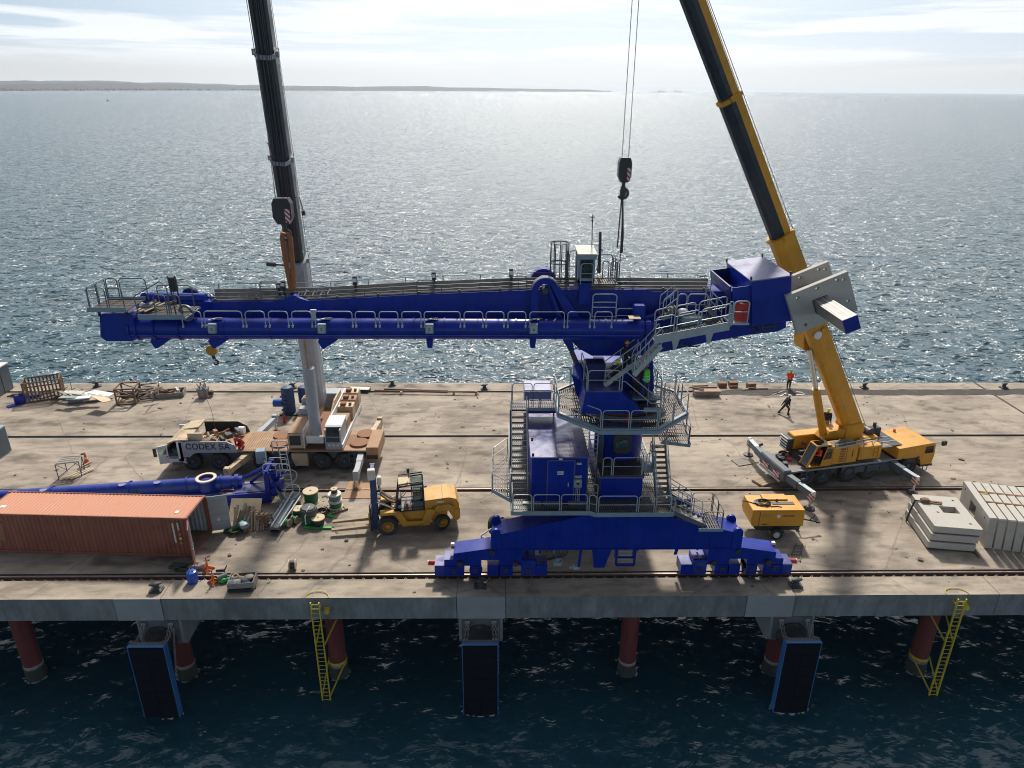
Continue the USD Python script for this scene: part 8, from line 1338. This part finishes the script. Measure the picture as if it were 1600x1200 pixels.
planks('timber_stack', 'short brown planks beside the blue cabin at the far left', 'timber', [(at(12+k*6, 618-k % 2*2, z=.08+.1*(k % 2)), at(26+k*4, 615, z=.08+.1*(k % 2)), .3, .09) for k in range(4)], ('wood', 'wood_brown'))
q = at(128, 624, z=0); t = thing('scrap_pile', 'heap of pale boards and bent panels by the far left bollard', 'boards', q)
for k in range(13): c = at(100+rng.uniform(0, 60), 622+rng.uniform(-9, 3), z=.1+.07*k); t.part('board', MB().box(c, (rng.uniform(.8, 2.2), rng.uniform(.35, .9), .05), rotz(rng.uniform(-.5, .5))@rotx(rng.uniform(-.25, .25))@roty(rng.uniform(-.2, .2))), ('white_sheet', 'door_grey', 'cream', 'wood_grey', 'white')[k % 5])
t.part('base_pallet', MB().bar(at(108, 627, z=.12), at(165, 621, z=.12), 1.0, .18), 'chassis')
for k in range(4): t.part('loose_bar', MB().bar(at(96+8*k, 612+k, z=.3), at(106+12*k, 604+k*2, z=.7), .06), 'wood_grey')
t.part('thin_post', MB().tube([at(97, 600, z=.9), at(110, 598, z=1.2), at(112, 608, z=.1)], .03, 5), 'dark_steel')
def cage(label, x, y, w, d, h, rz, mat='wood_grey'):
    q = at(x, y, z=0); t = thing('lattice_crate', label, 'lattice', q, rz, local=True)
    for sx in (-1, 1):
        for sy in (-1, 1): t.part('post', MB().ab(sx*w/2-.06, sx*w/2+.06, sy*d/2-.06, sy*d/2+.06, 0, h, .01), mat)
        for z in (.06, h*.55, h-.06): t.part('rail', MB().bar((sx*w/2, -d/2, z), (sx*w/2, d/2, z), .1), mat)
        t.part('brace', MB().bar((sx*w/2, -d/2, .1), (sx*w/2, d/2, h*.55), .07), mat); t.part('brace', MB().bar((sx*w/2, -d/2, h-.1), (sx*w/2, d/2, h*.55), .07), mat)
    for sy in (-1, 1):
        for z in (.06, h*.55, h-.06): t.part('rail', MB().bar((-w/2, sy*d/2, z), (w/2, sy*d/2, z), .1), mat)
        t.part('brace', MB().bar((-w/2, sy*d/2, .1), (w/2, sy*d/2, h*.55), .07), mat); t.part('brace', MB().bar((w/2, sy*d/2, h*.5), (-w/2, sy*d/2, h-.1), .07), mat)
    for k in range(3): t.part('inner_disc', MB().cyl((-w*.3+.3*w*k, 0, h*.35), (-w*.3+.3*w*k, .1, h*.35), .28, n=14), 'dark_steel')
cage('tall open lattice of steel standing near the far edge behind the white crane', 203, 627, 1.5, 1.5, 1.5, .12, 'wood_brown'); cage('lower steel frame just right of the tall open frame', 233, 619, 1.6, 1.2, 1.0, .3)
planks('timber_stack', 'loose bars and offcuts lying over the lower steel frame', 'bars', [(at(226+rng.uniform(0, 24), 616+rng.uniform(-8, 2), z=.3+.15*k), at(236+rng.uniform(0, 20), 612+rng.uniform(-10, 2), z=.5+.12*k), .09, .07) for k in range(9)], ('wood_grey', 'wood', 'rust'))
q = at(268, 618, z=0); t = thing('flat_crate', 'flat wooden tray of scrap between the steel frames and the grey bin', 'crate', q, .2, local=True)
for s in (-1, 1): t.part('side_board', MB().ab(-1.1, 1.1, s*.55-.03, s*.55+.03, 0, .45), 'wood_grey'); t.part('end_board', MB().ab(s*1.1-.03, s*1.1+.03, -.55, .55, 0, .5), 'wood_grey')
t.part('floor_board', MB().ab(-1.1, 1.1, -.55, .55, .02, .08), 'wood_brown')
for k in range(8): t.part('scrap', MB().box((rng.uniform(-.9, .9), rng.uniform(-.4, .4), .3+rng.uniform(0, .3)), (rng.uniform(.3, .8), .2, .15), rotz(rng.uniform(0, 3))@roty(rng.uniform(-.4, .4)), .02), ('wood', 'white_sheet', 'rust', 'dark_steel')[k % 4])
q = at(319, 620, z=0); t = thing('waste_bin', 'grey bin with scraps sticking out of its top near the far edge', 'bin', q, .1, local=True); t.part('bin_body', MB().hull(np.array([(x*s, y*s, z) for z, s in ((0, .85), (.8, 1.0)) for x in (-.42, .42) for y in (-.36, .36)])), 'wood_grey'); t.part('bin_rim', MB().ab(-.46, .46, -.4, .4, .8, .86), 'galv_dark')
for k in range(7): t.part('scrap', MB().bar((rng.uniform(-.3, .3), rng.uniform(-.2, .2), .8), (rng.uniform(-.6, .6), rng.uniform(-.4, .4), 1.1+rng.uniform(0, .35)), .09, .06), ('wood', 'wood_brown', 'white_sheet')[k % 3])
t.part('side_box', MB().box((.6, .1, .3), (.35, .4, .4), None, .05), 'brown_cloth')
q = at(448, 650, z=0); t = thing('pump_unit', 'dark blue pump unit with round tanks standing behind the white crane', 'pump', V(q[0], q[1]+.6, 0), local=True); t.part('tank', MB().lathe([(.001, 0), (.5, 0), (.52, .1), (.52, 2.1), (.4, 2.25), (.001, 2.3)], (.1, 0, .1), n=22), 'navy', smooth=40); t.part('tank', MB().lathe([(.001, 0), (.5, 0), (.52, 1.2), (.4, 1.35), (.001, 1.4)], (1.3, .6, .8), n=22), 'navy', smooth=40); t.part('motor', MB().cyl((-1.1, -.1, .95), (-.3, -.1, .95), .32, n=16), 'blue_plastic', smooth=40); t.part('base', MB().ab(-.6, 1.6, -.6, .9, 0, .12), 'dark_steel')
for k in range(4): t.part('pipework', MB().tube([(-.4, -.3, .4+.4*k), (-.15, -.5, .5+.4*k), (.1, -.55, .6+.35*k)], .09, 8), 'navy', smooth=50)
q = at(445, 660, z=0); t = thing('fire_extinguisher', 'red fire extinguisher at the foot of the dark blue pump', 'extinguisher', q, local=True); t.part('cylinder', MB().lathe([(.001, 0), (.14, 0), (.14, .5), (.09, .6), (.04, .64), (.04, .7), (.001, .7)], (0, 0, 0), n=14), 'red', smooth=40); t.part('valve', MB().ab(-.05, .05, -.04, .04, .7, .76).tube([(.05, 0, .73), (.2, 0, .6), (.18, 0, .3)], .02, 5), 'black')
q = at(534, 652, z=0); t = thing('skid_frame', 'small pale steel frame on the deck right of the white crane', 'frame', q)
for a, b in (((526, 640), (536, 637)), ((536, 637), (537, 650)), ((526, 640), (527, 655)), ((527, 655), (537, 650))): t.part('bar', MB().bar(at(*a, Y=53.2), at(*b, Y=53.2), .13), 'white_sheet')
t.part('block', MB().box(at(530, 652, z=.2), (.5, .4, .4), None, .05), 'dark_steel')
a, b = at(510, 609, z=.06), at(750, 611, z=.06); t = thing('long_pipe', 'long thin steel pipe lying on blocks along the far trench', 'pipe', at(640, 612, z=0)); t.part('pipe', MB().tube([at(585, 610, z=.25), at(745, 613, z=.25), at(747, 617, z=.25)], .07, 8), 'rust', smooth=40)
for x in (627, 709, 744): q = at(x, 614, z=.12); t.part('block', MB().box(q, (.22, .2, .24), None, .03), 'white_sheet')
t.part('second_pipe', MB().cyl(at(600, 608, z=.12), at(700, 611, z=.12), .08, n=8), 'dark_steel', smooth=40)
t = thing('rubber_mat', 'dark rubber mats lying over the far trench right of the white boom', 'mat', at(535, 609, z=0))
for k in range(4): t.part('mat', MB().box(at(520+16*k, 609-(k % 2), z=.06+.03*k), (1.3, .8, .05), rotz(.1*k-.1)@rotx(.04)), 'rubber')
t = thing('pale_board', 'pale board lying at the far trench on the dark mats', 'board', at(562, 608, z=0)); t.part('board', MB().box(at(562, 607, z=.25), (1.75, .75, .05), rotz(-.05)@rotx(-.1)), 'white_sheet')
q = at(1103, 617, z=0); t = thing('wooden_box', 'low grey-brown wooden box at the far edge right of the blue machine', 'box', q, local=True); t.part('box_body', MB().hull(np.array([(x*s, y*s, z) for z, s in ((.02, .9), (.5, 1.0)) for x in (-1.15, 1.15) for y in (-.5, .5)])), 'wood_grey'); t.part('lid', MB().ab(-1.17, 1.17, -.52, .52, .5, .56), 'wood')
planks('timber_stack', 'heap of rough brown timber at the far edge behind the low wooden box', 'timber', [(at(1076+rng.uniform(0, 26), 607+rng.uniform(-5, 2), z=.05+.05*k), at(1095+rng.uniform(0, 26), 606+rng.uniform(-5, 3), z=.08+.05*k), rng.uniform(.1, .2), .1) for k in range(14)], ('wood_brown', 'wood', 'wood_grey'))
for k, (x, y, lab) in enumerate(((1128, 604, 'red-brown block left of the pair of blocks at the far edge'), (1145, 603, 'red-brown block with a smaller one under it at the far edge'), (1173, 605, 'red-brown block on a low heap of planks at the far edge'))):
    q = at(x, y, z=0); t = thing('timber_block', lab, 'block', q, .1*k, local=True); t.part('block', MB().ab(-.38, .38, -.25, .25, 0, .42, .03), 'rust')
    if k: t.part('lower_block', MB().ab(-.5, .2, -.55, -.28, 0, .2, .03), 'wood_brown')
    if k == 2:
        for j in range(5): t.part('plank', MB().bar((-1.1+.3*j, -.5, .06), (.5+.2*j, -.3-.1*j, .10), .14, .06), 'wood')
t = thing('loose_debris', 'pale offcuts lying near the trench in front of the person in orange', 'debris', at(1215, 614, z=0))
for k in range(7): a_ = at(1198+rng.uniform(0, 70), 613+rng.uniform(-2, 4), z=.03); t.part('offcut', MB().box(a_, (rng.uniform(.4, 1.3), .12, .05), rotz(rng.uniform(-.9, .9))), ('white_sheet', 'wood', 'black')[k % 3])
t = thing('steel_plate', 'brown steel plate under the front jack of the white crane', 'plate', at(560, 770, z=0)); t.part('plate', MB().xy([tuple(at(*p, z=0)[:2]) for p in ((534, 779), (582, 779), (579, 752), (546, 752))], .005, .035), 'rust_deck')
for k, (x, y, lab) in enumerate(((1159, 722, 'timber mat under the far rear jack of the yellow crane'), (1196, 752, 'timber mat lying behind the rear of the yellow crane'))):
    q = at(x, y, z=0); t = thing('timber_mat', lab, 'mat', q, .3+.2*k, local=True)
    for j in range(4): t.part('plank', MB().ab(-.6-.25*k, .6+.25*k, -.5+.25*j, -.27+.25*j, .005, .06+.10*k), 'wood_grey' if k == 0 else 'wood')
lit = MB()
for k in range(420):
    x, y = rng.uniform(-34, 38), rng.uniform(QN+.3, QF-.5); w = rng.uniform(.03, .13)*(1 if k % 9 else 2)
    if min(abs(y-R1), abs(y-R2), abs(y-TR), abs(y-58.4)) < .35: continue
    lit.box((x, y, w*.18+.004), (w*rng.uniform(.6, 2.6), w, w*.35), rotz(rng.uniform(0, 3.1)))
single('deck_litter', lit, 'litter', 'small scraps and grit scattered over the quay deck', kind='stuff')
fo = MB()
def foam_ring(cx, cy, rx, ry, n, seed):
    a = np.linspace(0, 2*PI, n, endpoint=False); f = meshkit.fbm(np.stack([np.cos(a)*2+seed, np.sin(a)*2, a*0], 1)*1.7, 3, 2)
    for i in range(n):
        j = (i+1) % n
        if f[i] < .47: continue
        w0, w1 = .03+.35*(f[i]-.45), .03+.35*max(0, f[j]-.45)
        q = [(cx+(rx+o)*math.cos(t), cy+(ry+o)*math.sin(t), WATER_Z+.012) for t, o in ((a[i], 0), (a[j], 0), (a[j], w1), (a[i], w0))]; fo.add(q, [[0, 1, 2], [0, 2, 3]])
for k, X in enumerate(PILES): foam_ring(X, 32.15, .56, .56, 60, k)
for k, X in enumerate(FX): foam_ring(X, 29.3, 1.02, .32, 90, k+9)
single('water_foam', fo, 'foam', 'thin foam on the water round the piles and fenders', kind='stuff')
# ---- the air: one closed box of thin haze round everything
hzb = MB().ab(-29000, 29000, -380, 29000, WATER_Z-1.0, 140.0)
single('haze', hzb, 'haze', 'thin sea haze over the whole view', kind='stuff')
